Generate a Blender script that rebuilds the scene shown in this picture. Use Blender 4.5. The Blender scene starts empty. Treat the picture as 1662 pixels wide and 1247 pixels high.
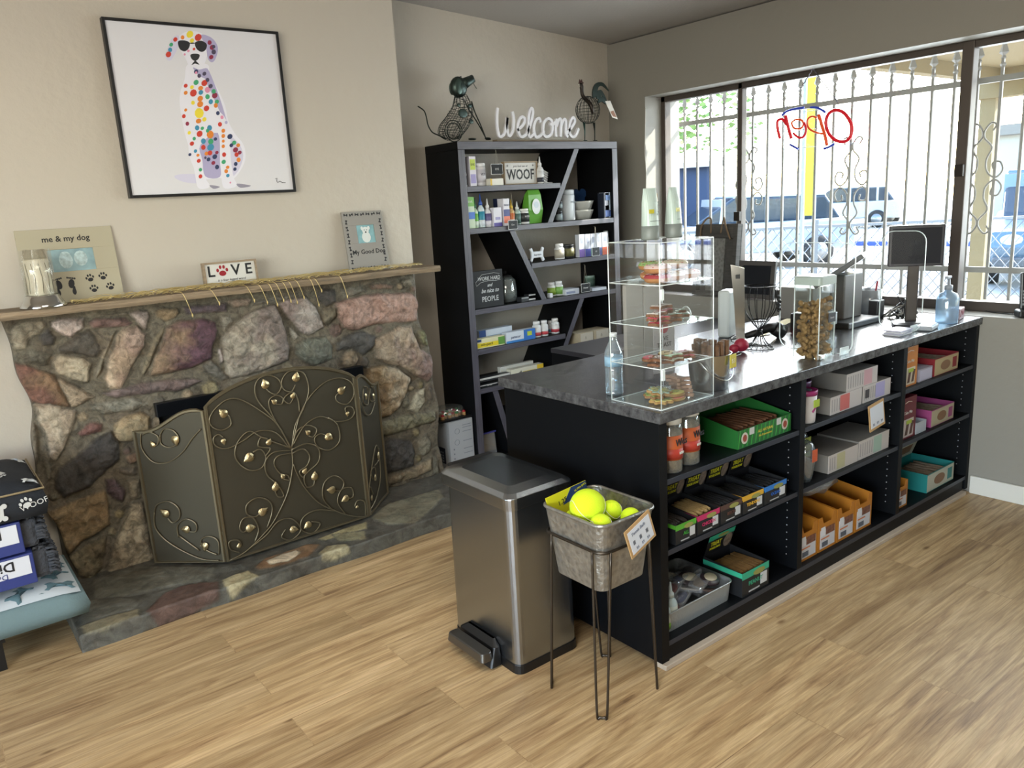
import bpy, bmesh, math, random
import numpy as np
from mathutils import Vector, Matrix
PI = math.pi
random.seed(7)
sc = bpy.context.scene
COL = sc.collection
# ---------------- camera (solved from the photograph's vanishing points) ----------------
W, H, F = 1662, 1247, 1281.75
YAW, PITCH, ROLL = -0.6508, -0.2251, -0.0576
CAM = Vector((0, 0, 1.617))
_fw = Vector((-math.sin(YAW) * math.cos(PITCH), math.cos(YAW) * math.cos(PITCH), math.sin(PITCH)))
_r0 = Vector((math.cos(YAW), math.sin(YAW), 0)); _u0 = _r0.cross(_fw)
_r = math.cos(ROLL) * _r0 + math.sin(ROLL) * _u0
_u = -math.sin(ROLL) * _r0 + math.cos(ROLL) * _u0
cd = bpy.data.cameras.new('camera'); cam = bpy.data.objects.new('camera', cd); COL.objects.link(cam)
cd.sensor_width = 36; cd.lens = F / W * 36; cd.clip_start = .02; cd.clip_end = 200
cam.matrix_world = Matrix(((_r.x, _u.x, -_fw.x, CAM.x), (_r.y, _u.y, -_fw.y, CAM.y), (_r.z, _u.z, -_fw.z, CAM.z), (0, 0, 0, 1)))
sc.camera = cam
sc.view_settings.view_transform = 'Standard'; sc.view_settings.look = 'None'
sc.view_settings.gamma = 1; sc.view_settings.use_curve_mapping = False
sc.view_settings.exposure = 0.32
sc.cycles.transparent_max_bounces = 48; sc.cycles.max_bounces = 10; sc.cycles.glossy_bounces = 4
# ---------------- world and lights ----------------
wd = bpy.data.worlds.new('sky'); sc.world = wd; wd.use_nodes = True
_n = wd.node_tree.nodes; _bg = _n['Background']
_sky = _n.new('ShaderNodeTexSky'); _sky.sky_type = 'NISHITA'; _sky.sun_disc = False
_sky.sun_elevation = math.radians(32); _sky.sun_rotation = math.radians(70)
wd.node_tree.links.new(_sky.outputs[0], _bg.inputs[0]); _bg.inputs[1].default_value = 1.5
def lamp(name, kind, loc, aim, energy, color=(1, 1, 1), **kw):
    d = bpy.data.lights.new(name, kind); d.energy = energy; d.color = color
    for k, v in kw.items(): setattr(d, k, v)
    o = bpy.data.objects.new(name, d); COL.objects.link(o); o.location = loc
    o.rotation_euler = (Vector(aim) - Vector(loc)).to_track_quat('-Z', 'Y').to_euler()
    return o
SUN = lamp('sun', 'SUN', (20, -7, 13), (4, 1.5, 0), 14, (1, .95, .86), angle=.01)
lamp('window_daylight', 'AREA', (5.0, 2.0, 1.75), (1.5, 2.3, .9), 90, (.86, .94, 1), shape='RECTANGLE', size=3.4, size_y=1.3)
lamp('shopfront_daylight', 'AREA', (-3.3, -.6, 1.7), (1.2, 2.4, .9), 150, (1, .97, .91), shape='RECTANGLE', size=3.6, size_y=2.0)
lamp('ceiling_lamp_light', 'AREA', (.4, .9, 2.66), (.5, 1.2, 0), 42, (1, .93, .82), shape='RECTANGLE', size=1.3, size_y=1.3)

# ---------------- helpers ----------------
def at(ax, val, px, py, f=None):
    """world point where the photograph's pixel meets the plane ax = val"""
    if f: px, py = f[0] + px / f[2], f[1] + py / f[2]
    d = _fw + (px - W / 2) / F * _r - (py - H / 2) / F * _u
    i = 'xyz'.index(ax)
    return CAM + d * ((val - CAM[i]) / d[i])
def lin(h):
    h = h.lstrip('#'); c = [int(h[i:i + 2], 16) / 255 for i in (0, 2, 4)]
    return tuple(x / 12.92 if x <= .04045 else ((x + .055) / 1.055) ** 2.4 for x in c)
_mats = {}
def M(col, rough=.5, metal=0., bump=0., bscale=80., vary=0., vscale=6., emit=0., coat=0., aniso=0., key=None, stretch=None):
    k = (col, rough, metal, bump, bscale, vary, vscale, emit, coat, stretch)
    if k in _mats: return _mats[k]
    m = bpy.data.materials.new('paint_' + col.strip('#')); m.use_nodes = True
    nt = m.node_tree; b = nt.nodes['Principled BSDF']; c = lin(col)
    b.inputs['Base Color'].default_value = (*c, 1); b.inputs['Roughness'].default_value = rough
    b.inputs['Metallic'].default_value = metal
    if coat: b.inputs['Coat Weight'].default_value = coat; b.inputs['Coat Roughness'].default_value = .12
    if emit: b.inputs['Emission Color'].default_value = (*c, 1); b.inputs['Emission Strength'].default_value = emit
    tc = None
    def coords():
        t = nt.nodes.new('ShaderNodeTexCoord'); mp = nt.nodes.new('ShaderNodeMapping')
        nt.links.new(t.outputs['Object'], mp.inputs[0])
        if stretch: mp.inputs['Scale'].default_value = stretch
        return mp.outputs[0]
    if vary:
        tc = coords(); n = nt.nodes.new('ShaderNodeTexNoise'); n.inputs['Scale'].default_value = vscale; n.inputs['Detail'].default_value = 6
        r = nt.nodes.new('ShaderNodeValToRGB'); nt.links.new(tc, n.inputs['Vector']); nt.links.new(n.outputs['Fac'], r.inputs[0])
        r.color_ramp.elements[0].position = .3; r.color_ramp.elements[1].position = .7
        r.color_ramp.elements[0].color = (*[x * (1 - vary) for x in c], 1); r.color_ramp.elements[1].color = (*[min(1, x * (1 + vary)) for x in c], 1)
        nt.links.new(r.outputs[0], b.inputs['Base Color'])
    if bump:
        tc = tc or coords(); n = nt.nodes.new('ShaderNodeTexNoise'); n.inputs['Scale'].default_value = bscale; n.inputs['Detail'].default_value = 4
        bp = nt.nodes.new('ShaderNodeBump'); bp.inputs['Strength'].default_value = bump; bp.inputs['Distance'].default_value = .01
        nt.links.new(tc, n.inputs['Vector']); nt.links.new(n.outputs['Fac'], bp.inputs['Height']); nt.links.new(bp.outputs[0], b.inputs['Normal'])
    _mats[k] = m; return m
def clear(tint='#ffffff', gloss=.08, rough=.02, op=0., key='clear_acrylic', fmax=.34):
    k = (key, tint, gloss, rough, op)
    if k in _mats: return _mats[k]
    m = bpy.data.materials.new(key); m.use_nodes = True; nt = m.node_tree; nt.nodes.remove(nt.nodes['Principled BSDF'])
    out = nt.nodes['Material Output']; t = nt.nodes.new('ShaderNodeBsdfTransparent'); t.inputs[0].default_value = (*lin(tint), 1)
    g = nt.nodes.new('ShaderNodeBsdfGlossy'); g.inputs['Roughness'].default_value = rough; g.inputs[0].default_value = (1, 1, 1, 1)
    fr = nt.nodes.new('ShaderNodeLayerWeight'); fr.inputs[0].default_value = .25
    mr = nt.nodes.new('ShaderNodeMapRange'); mr.inputs[3].default_value = gloss; mr.inputs[4].default_value = fmax
    nt.links.new(fr.outputs['Fresnel'], mr.inputs[0])
    mx = nt.nodes.new('ShaderNodeMixShader'); nt.links.new(mr.outputs[0], mx.inputs[0]); nt.links.new(t.outputs[0], mx.inputs[1]); nt.links.new(g.outputs[0], mx.inputs[2])
    last = mx
    if op:
        d = nt.nodes.new('ShaderNodeBsdfDiffuse'); d.inputs[0].default_value = (*lin(tint), 1)
        m2 = nt.nodes.new('ShaderNodeMixShader'); m2.inputs[0].default_value = op
        nt.links.new(mx.outputs[0], m2.inputs[1]); nt.links.new(d.outputs[0], m2.inputs[2]); last = m2
    nt.links.new(last.outputs[0], out.inputs[0]); _mats[k] = m; return m
ACR = clear(gloss=.006, fmax=.22); ACE = clear('#f4fbfb', .3, .2, .45, 'acrylic_edge'); GLS = clear('#f2f7f6', .04, key='clear_glass')
BAG = clear('#eef0f2', .16, .15, .12, 'clear_plastic_bag')
def frame_of(d):
    d = Vector(d).normalized(); a = Vector((0, 0, 1)) if abs(d.z) < .9 else Vector((1, 0, 0))
    x = d.cross(a).normalized(); return x, d.cross(x).normalized()
class MB:
    def __init__(s): s.v = []; s.f = []; s.mi = []; s.sm = []; s.cur = 0
    def add(s, vs, fs, T=None, smooth=False):
        o = len(s.v); s.v += [tuple(T @ Vector(p)) if T else tuple(p) for p in vs]
        for f in fs: s.f.append([o + i for i in f]); s.mi.append(s.cur); s.sm.append(smooth)
        return s
    def box(s, x0, x1, y0, y1, z0, z1, T=None):
        return s.add([(x, y, z) for z in (z0, z1) for y in (y0, y1) for x in (x0, x1)],
                     [(0, 2, 3, 1), (4, 5, 7, 6), (0, 1, 5, 4), (2, 6, 7, 3), (0, 4, 6, 2), (1, 3, 7, 5)], T)
    def prism(s, poly, d0, d1, ax='y', T=None):
        def m(a, b, d): return (a, d, b) if ax == 'y' else (a, b, d) if ax == 'z' else (d, a, b)
        n = len(poly)
        return s.add([m(a, b, d0) for a, b in poly] + [m(a, b, d1) for a, b in poly],
                     [tuple(range(n)), tuple(range(2 * n - 1, n - 1, -1))] + [(i, i + n, (i + 1) % n + n, (i + 1) % n) for i in range(n)], T)
    def lathe(s, prof, n=20, c=(0, 0, 0), T=None, smooth=True, sx=1, sy=1):
        vs = [(c[0] + r * sx * math.cos(2 * PI * i / n), c[1] + r * sy * math.sin(2 * PI * i / n), c[2] + z) for r, z in prof for i in range(n)]
        k = len(prof)
        fs = [(j * n + i, j * n + (i + 1) % n, (j + 1) * n + (i + 1) % n, (j + 1) * n + i) for j in range(k - 1) for i in range(n)]
        if prof[0][0] > 1e-6: fs.append(tuple(range(n - 1, -1, -1)))
        if prof[-1][0] > 1e-6: fs.append(tuple((k - 1) * n + i for i in range(n)))
        return s.add(vs, fs, T, smooth)
    def tube(s, pts, r, n=8, closed=False, T=None, smooth=True, flat=1.):
        pts = [Vector(p) for p in pts]; k = len(pts); vs = []; px = None
        for i, p in enumerate(pts):
            a = pts[(i - 1) % k] if (i or closed) else p; b = pts[(i + 1) % k] if (i < k - 1 or closed) else p
            d = (b - a)
            d = d.normalized() if d.length > 1e-9 else Vector((0, 0, 1))
            if px is None: px, _ = frame_of(d)
            px = (px - d * px.dot(d)); px = px.normalized() if px.length > 1e-6 else frame_of(d)[0]
            py = d.cross(px); rr = r[i] if isinstance(r, (list, tuple)) else r
            for j in range(n):
                t = 2 * PI * (j + .5) / n; vs.append(p + px * math.cos(t) * rr + py * math.sin(t) * rr * flat)
        fs = []
        for i in range(k if closed else k - 1):
            i2 = (i + 1) % k
            fs += [(i * n + j, i * n + (j + 1) % n, i2 * n + (j + 1) % n, i2 * n + j) for j in range(n)]
        if not closed: fs += [tuple(range(n - 1, -1, -1)), tuple((k - 1) * n + j for j in range(n))]
        return s.add(vs, fs, T, smooth)
    def ell(s, c, rad, n=14, m=8, T=None):
        prof = [(math.sin(PI * i / m), -math.cos(PI * i / m)) for i in range(m + 1)]
        prof[0] = (0, -1); prof[-1] = (0, 1)
        vs = [(0, 0, -1)]; 
        for r, z in prof[1:-1]: vs += [(r * math.cos(2 * PI * i / n), r * math.sin(2 * PI * i / n), z) for i in range(n)]
        vs.append((0, 0, 1)); L = len(vs) - 1; fs = [(0, 1 + (i + 1) % n, 1 + i) for i in range(n)]
        for j in range(m - 2): fs += [(1 + j * n + i, 1 + j * n + (i + 1) % n, 1 + (j + 1) * n + (i + 1) % n, 1 + (j + 1) * n + i) for i in range(n)]
        fs += [(L, 1 + (m - 2) * n + i, 1 + (m - 2) * n + (i + 1) % n) for i in range(n)]
        return s.add([(c[0] + x * rad[0], c[1] + y * rad[1], c[2] + z * rad[2]) for x, y, z in vs], fs, T, True)
    def build(s, name, mat, parent=None, bev=0, sub=0, recalc=True):
        me = bpy.data.meshes.new(name); me.from_pydata(s.v, [], s.f)
        for m in (mat if isinstance(mat, (list, tuple)) else [mat]): me.materials.append(m)
        me.polygons.foreach_set('material_index', s.mi); me.polygons.foreach_set('use_smooth', s.sm)
        if recalc:
            bm = bmesh.new(); bm.from_mesh(me); bmesh.ops.recalc_face_normals(bm, faces=bm.faces); bm.to_mesh(me); bm.free()
        me.update(); o = bpy.data.objects.new(name, me); COL.objects.link(o)
        if parent: o.parent = parent
        if bev:
            b = o.modifiers.new('b', 'BEVEL'); b.width = bev; b.segments = 2; b.limit_method = 'ANGLE'; b.angle_limit = .6
        if sub:
            b = o.modifiers.new('s', 'SUBSURF'); b.levels = b.render_levels = sub
        return o
def tag(o, label=None, cat=None, group=None, kind=None):
    for k, v in (('label', label), ('category', cat), ('group', group), ('kind', kind)):
        if v: o[k] = v
    return o
def thing(name, label, cat, loc=(0, 0, 0), rz=0, group=None, rx=0):
    o = bpy.data.objects.new(name, None); o.empty_display_size = .05; COL.objects.link(o)
    o.location = loc; o.rotation_euler = (rx, 0, rz); return tag(o, label, cat, group)
def struct(o): o['kind'] = 'structure'; return o
def bx(name, mat, dims, parent=None, bev=0, T=None): return MB().box(*dims, T=T).build(name, mat, parent, bev)
def txt(s, size, mat, parent, x, y, z, name='lettering', rot=(PI / 2, 0, 0), ext=.0004, align='CENTER', sx=1., off=0., shear=0.):
    cu = bpy.data.curves.new('t', 'FONT'); cu.body = s; cu.size = size; cu.extrude = ext; cu.align_x = align; cu.align_y = 'CENTER'
    cu.offset = off; cu.resolution_u = 2; cu.shear = shear; cu.space_line = .8
    o = bpy.data.objects.new('t', cu); COL.objects.link(o); dg = bpy.context.evaluated_depsgraph_get()
    me = bpy.data.meshes.new_from_object(o.evaluated_get(dg)); bpy.data.objects.remove(o); bpy.data.curves.remove(cu)
    me.transform(Matrix.Translation((x, y, z)) @ Matrix.Rotation(rot[2], 4, 'Z') @ Matrix.Rotation(rot[0], 4, 'X') @ Matrix.Rotation(rot[1], 4, 'Z') @ Matrix.Diagonal((sx, 1, 1, 1)))
    me.materials.clear(); me.materials.append(mat); me.name = name
    o = bpy.data.objects.new(name, me); COL.objects.link(o); o.parent = parent; return o
def smooth(pts, n=6, closed=False):
    pts = [Vector(p) for p in pts]; k = len(pts); out = []
    for i in range(k if closed else k - 1):
        g = lambda j: pts[j % k] if closed else pts[max(0, min(k - 1, j))]
        a, b, c, d = g(i - 1), g(i), g(i + 1), g(i + 2)
        for t in range(n):
            t /= n; out.append(.5 * ((2 * b) + (c - a) * t + (2 * a - 5 * b + 4 * c - d) * t * t + (3 * b - a - 3 * c + d) * t ** 3))
    if not closed: out.append(pts[-1])
    return out
def copy_tree(o, parent=None):
    c = o.copy(); COL.objects.link(c)
    if parent: c.parent = parent
    for ch in [x for x in bpy.data.objects if x.parent == o]: copy_tree(ch, c)
    return c
def again(o, loc, rz=None, label=None, group=None):
    c = copy_tree(o); c.location = loc
    if rz is not None: c.rotation_euler = (c.rotation_euler[0], 0, rz)
    tag(c, label, None, group); return c
RNG = np.random.default_rng(3)
def vnoise(u, v, sc_, seed=0, oct_=4):
    out = np.zeros_like(u); amp = 1.; tot = 0
    for o in range(oct_):
        rg = np.random.default_rng(seed * 31 + o); g = rg.random((128, 128)); a = u * sc_ * 2 ** o + 500; b = v * sc_ * 2 ** o + 500
        i = np.floor(a).astype(int); j = np.floor(b).astype(int); fa = a - i; fb = b - j
        fa = fa * fa * (3 - 2 * fa); fb = fb * fb * (3 - 2 * fb); i %= 128; j %= 128; i2 = (i + 1) % 128; j2 = (j + 1) % 128
        out += amp * ((g[i, j] * (1 - fa) + g[i2, j] * fa) * (1 - fb) + (g[i, j2] * (1 - fa) + g[i2, j2] * fa) * fb); tot += amp; amp *= .5
    return out / tot
def inside_dist(u, v, poly):
    ins = np.zeros(u.shape, bool); dist = np.full(u.shape, 9.)
    for i in range(len(poly)):
        (x0, y0), (x1, y1) = poly[i], poly[(i + 1) % len(poly)]
        c = ((y0 > v) != (y1 > v)) & (u < (x1 - x0) * (v - y0) / (y1 - y0 + 1e-12) + x0); ins ^= c
        dx, dy = x1 - x0, y1 - y0; t = np.clip(((u - x0) * dx + (v - y0) * dy) / (dx * dx + dy * dy + 1e-12), 0, 1)
        dist = np.minimum(dist, np.hypot(u - x0 - t * dx, v - y0 - t * dy))
    return ins, dist
# ---------------- setting ----------------
def nodes_mat(name):
    m = bpy.data.materials.new(name); m.use_nodes = True; return m, m.node_tree, m.node_tree.nodes['Principled BSDF']
def N(nt, t, **kw):
    n = nt.nodes.new(t)
    for k, v in kw.items():
        if k in n.inputs: n.inputs[k].default_value = v
        else: setattr(n, k, v)
    return n
def floor_mat():
    m, nt, b = nodes_mat('oak_plank_vinyl'); L = nt.links.new
    tc = N(nt, 'ShaderNodeTexCoord')
    br = N(nt, 'ShaderNodeTexBrick', offset=.37, Scale=1.0); br.inputs['Brick Width'].default_value = 1.22; br.inputs['Row Height'].default_value = .178
    br.inputs['Mortar Size'].default_value = .0016; br.inputs['Color1'].default_value = (0, 0, 0, 1); br.inputs['Color2'].default_value = (1, 1, 1, 1); br.inputs['Mortar'].default_value = (.5, .5, .5, 1)
    L(tc.outputs['Object'], br.inputs['Vector'])
    # shift the grain by plank
    sh = N(nt, 'ShaderNodeVectorMath', operation='MULTIPLY_ADD'); L(br.outputs['Color'], sh.inputs[0]); sh.inputs[1].default_value = (7.3, 13.7, 5)
    L(tc.outputs['Object'], sh.inputs[2])
    mp = N(nt, 'ShaderNodeMapping'); mp.inputs['Scale'].default_value = (1.1, 11, 1); L(sh.outputs[0], mp.inputs[0])
    n1 = N(nt, 'ShaderNodeTexNoise', Scale=1.6, Detail=9, Roughness=.62, Distortion=1.2); L(mp.outputs[0], n1.inputs['Vector'])
    mp2 = N(nt, 'ShaderNodeMapping'); mp2.inputs['Scale'].default_value = (1.5, 48, 1); L(sh.outputs[0], mp2.inputs[0])
    n2 = N(nt, 'ShaderNodeTexNoise', Scale=3.2, Detail=8, Roughness=.7, Distortion=.5); L(mp2.outputs[0], n2.inputs['Vector'])
    mp3 = N(nt, 'ShaderNodeMapping'); mp3.inputs['Scale'].default_value = (.8, 4.2, 1); L(sh.outputs[0], mp3.inputs[0])
    wv = N(nt, 'ShaderNodeTexNoise', Scale=1.5, Detail=3, Distortion=.4); L(mp3.outputs[0], wv.inputs['Vector'])
    r1 = N(nt, 'ShaderNodeValToRGB'); L(n1.outputs['Fac'], r1.inputs[0]); e = r1.color_ramp.elements
    e[0].position = .27; e[0].color = (*lin('#80664a'), 1); e[1].position = .72; e[1].color = (*lin('#cfb48c'), 1)
    x = e.new(.40); x.color = (*lin('#a98c66'), 1); x = e.new(.53); x.color = (*lin('#c0a57b'), 1)
    r2 = N(nt, 'ShaderNodeValToRGB'); L(n2.outputs['Fac'], r2.inputs[0]); e = r2.color_ramp.elements
    e[0].position = .36; e[0].color = (.70, .66, .63, 1); e[1].position = .6; e[1].color = (1.05, 1.06, 1.06, 1)
    mx = N(nt, 'ShaderNodeMix', data_type='RGBA', blend_type='MULTIPLY'); mx.inputs[0].default_value = .95
    L(r1.outputs[0], mx.inputs[6]); L(r2.outputs[0], mx.inputs[7])
    r3 = N(nt, 'ShaderNodeValToRGB'); L(wv.outputs['Fac'], r3.inputs[0]); e = r3.color_ramp.elements
    e[0].position = .36; e[0].color = (.7, .66, .6, 1); e[1].position = .5; e[1].color = (1, 1, 1, 1)
    m3 = N(nt, 'ShaderNodeMix', data_type='RGBA', blend_type='MULTIPLY'); m3.inputs[0].default_value = .55; L(mx.outputs[2], m3.inputs[6]); L(r3.outputs[0], m3.inputs[7])
    # plank tone, seams and knots
    rp = N(nt, 'ShaderNodeMapRange'); L(br.outputs['Color'], rp.inputs[0]); rp.inputs[3].default_value = .88; rp.inputs[4].default_value = 1.1
    m4 = N(nt, 'ShaderNodeMix', data_type='RGBA', blend_type='MULTIPLY'); m4.inputs[0].default_value = 1; L(m3.outputs[2], m4.inputs[6]); L(rp.outputs[0], m4.inputs[7])
    mw_ = N(nt, 'ShaderNodeMapping'); mw_.inputs['Scale'].default_value = (.5, 3.2, 1); L(sh.outputs[0], mw_.inputs[0])
    wt = N(nt, 'ShaderNodeTexWave', bands_direction='Y', Scale=2.6, Distortion=22.); wt.inputs['Detail'].default_value = 3; wt.inputs['Detail Scale'].default_value = .8; L(mw_.outputs[0], wt.inputs['Vector'])
    wr = N(nt, 'ShaderNodeMapRange'); L(wt.outputs['Fac'], wr.inputs[0]); wr.inputs[3].default_value = .84; wr.inputs[4].default_value = 1.06
    m5 = N(nt, 'ShaderNodeMix', data_type='RGBA', blend_type='MULTIPLY'); L(wv.outputs['Fac'], m5.inputs[0]); L(m4.outputs[2], m5.inputs[6]); L(wr.outputs[0], m5.inputs[7])
    sm = N(nt, 'ShaderNodeMix', data_type='RGBA', blend_type='MULTIPLY'); L(br.outputs['Fac'], sm.inputs[0]); L(m5.outputs[2], sm.inputs[6]); sm.inputs[7].default_value = (.84, .82, .8, 1)
    mpk = N(nt, 'ShaderNodeMapping'); mpk.inputs['Scale'].default_value = (1.1, 2.6, 1); L(sh.outputs[0], mpk.inputs[0])
    vo = N(nt, 'ShaderNodeTexVoronoi', Scale=2.0); L(mpk.outputs[0], vo.inputs['Vector'])
    kr = N(nt, 'ShaderNodeValToRGB'); L(vo.outputs['Distance'], kr.inputs[0]); e = kr.color_ramp.elements
    e[0].position = .02; e[0].color = (.32, .24, .17, 1); e[1].position = .07; e[1].color = (1, 1, 1, 1)
    km = N(nt, 'ShaderNodeMix', data_type='RGBA', blend_type='MULTIPLY'); km.inputs[0].default_value = .8; L(sm.outputs[2], km.inputs[6]); L(kr.outputs[0], km.inputs[7])
    L(km.outputs[2], b.inputs['Base Color']); b.inputs['Roughness'].default_value = .42; b.inputs['Specular IOR Level'].default_value = .4
    bp = N(nt, 'ShaderNodeBump', Strength=.15, Distance=.002); L(n2.outputs['Fac'], bp.inputs['Height']); L(bp.outputs[0], b.inputs['Normal'])
    return m
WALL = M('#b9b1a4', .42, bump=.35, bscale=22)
WALLW = M('#86827a', .5, bump=.2, bscale=25)  # darker than WALL: the window wall's backlit shade is put into its colour
CEIL = M('#aba7a2', .8, bump=.2, bscale=60)
XW, YW, YB = 4.249, 4.249, 3.90
zc = lambda x: 2.669 + (XW - x) * .071
fl = struct(bx('floor', floor_mat(), (-3.5, 4.35, -3.2, 4.35, -.05, 0)))
c = MB(); c.prism([(-3.5, zc(-3.5)), (4.6, zc(4.6)), (4.6, zc(4.6) + .1), (-3.5, zc(-3.5) + .1)], -3.2, 4.35); struct(c.build('ceiling', CEIL))
def slope_wall(name, x0, x1, y0, y1, mat):
    struct(MB().prism([(x0, 0), (x1, 0), (x1, zc(x1)), (x0, zc(x0))], y0, y1).build(name, mat))
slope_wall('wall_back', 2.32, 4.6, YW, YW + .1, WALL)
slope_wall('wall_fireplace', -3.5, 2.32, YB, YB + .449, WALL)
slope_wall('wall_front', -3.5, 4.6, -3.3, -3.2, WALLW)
b = MB(); b.box(-3.6, -3.5, -3.2, -2.6, 0, 3.25); b.box(-3.6, -3.5, 1.6, 4.35, 0, 3.25); b.box(-3.6, -3.5, -2.6, 1.6, 0, .3); b.box(-3.6, -3.5, -2.6, 1.6, 2.5, 3.25)
struct(b.build('wall_left', WALLW))
# window wall with its opening: sill at .93, head at 2.26, left jamb at y 3.90
WY0, WY1, WZ0, WZ1, XF = -.9, 3.90, .932, 2.272, 4.41
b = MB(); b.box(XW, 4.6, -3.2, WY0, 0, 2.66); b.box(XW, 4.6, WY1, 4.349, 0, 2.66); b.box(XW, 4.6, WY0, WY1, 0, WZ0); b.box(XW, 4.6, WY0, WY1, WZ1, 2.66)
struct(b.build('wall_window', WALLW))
struct(bx('baseboard_right', M('#cfcdc6', .4), (XW - .016, XW, -3.2, 1.66, 0, .095), bev=.004))
# aluminium window: outer frame, mullions, panes
AL = M('#4f4742', .45, .3)
w = struct(thing('window_1', None, None, (XF, 0, 0)))
f = MB(); f.box(0, .06, WY0, WY1, WZ1 - .035, WZ1); f.box(0, .06, WY0, WY1, WZ0, WZ0 + .05); f.box(0, .06, WY1 - .035, WY1, WZ0, WZ1); f.box(0, .06, WY0, WY0 + .035, WZ0, WZ1)
f.build('window_frame', AL, w, .003)
ym1 = at('x', XF, 1200, 300).y; ym2 = at('x', XF, 1558, 300).y
bx('window_mullion', AL, (0, .05, ym1 - .016, ym1 + .016, WZ0, WZ1), w, .003)
bx('window_mullion', AL, (-.01, .05, ym2 - .028, ym2 + .028, WZ0, WZ1), w, .003)
bx('window_mullion', AL, (0, .05, .3, .35, WZ0, WZ1), w, .003)
for yy, zz in ((ym2, 1.62), (ym1, 1.42)): bx('window_latch', M('#2c2724', .4, .5), (-.03, -.008, yy - .022, yy + .022, zz, zz + .06), w, .003)
for a, c2 in ((ym1, WY1), (ym2, ym1), (.325, ym2), (WY0, .325)): bx('window_pane', clear('#fbfdfc', .03, key='window_glass'), (.02, .024, a, c2, WZ0 + .04, WZ1 - .03), w)
# ---------------- fireplace ----------------
def vcol_mat(name, rough=.7, nscale=18., amt=.45, bump=.5, bsc=60, dark='#2e2b26'):
    m, nt, b = nodes_mat(name); L = nt.links.new
    a = N(nt, 'ShaderNodeAttribute', attribute_name='tone'); tc = N(nt, 'ShaderNodeTexCoord')
    n = N(nt, 'ShaderNodeTexNoise', Scale=nscale, Detail=9, Roughness=.68, Distortion=.9); L(tc.outputs['Object'], n.inputs['Vector'])
    r = N(nt, 'ShaderNodeValToRGB'); L(n.outputs['Fac'], r.inputs[0]); e = r.color_ramp.elements
    e[0].position = .33; e[0].color = (1 - amt, 1 - amt, 1 - amt * 1.05, 1); e[1].position = .68; e[1].color = (1 + amt * .7, 1 + amt * .66, 1 + amt * .6, 1)
    x = N(nt, 'ShaderNodeMix', data_type='RGBA', blend_type='MULTIPLY'); x.inputs[0].default_value = 1; L(a.outputs['Color'], x.inputs[6]); L(r.outputs[0], x.inputs[7])
    n2 = N(nt, 'ShaderNodeTexNoise', Scale=7., Detail=4, Distortion=1.5); L(tc.outputs['Object'], n2.inputs['Vector'])
    r2 = N(nt, 'ShaderNodeValToRGB'); L(n2.outputs['Fac'], r2.inputs[0]); e = r2.color_ramp.elements
    e[0].position = .45; e[0].color = (1, 1, 1, 1); e[1].position = .62; e[1].color = (.88, .80, .76, 1)
    y = N(nt, 'ShaderNodeMix', data_type='RGBA', blend_type='MULTIPLY'); y.inputs[0].default_value = .8; L(x.outputs[2], y.inputs[6]); L(r2.outputs[0], y.inputs[7])
    L(y.outputs[2], b.inputs['Base Color']); b.inputs['Roughness'].default_value = rough
    n3 = N(nt, 'ShaderNodeTexNoise', Scale=bsc, Detail=8, Roughness=.7); L(tc.outputs['Object'], n3.inputs['Vector'])
    bp = N(nt, 'ShaderNodeBump', Strength=bump, Distance=.012); L(n3.outputs['Fac'], bp.inputs['Height']); L(bp.outputs[0], b.inputs['Normal'])
    return m
FA, FB, FR, FE = (0, 340, 4.155), (300, 320, 3.777), (600, 400, 2.6), (0, 500, 2.2269)
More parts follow.
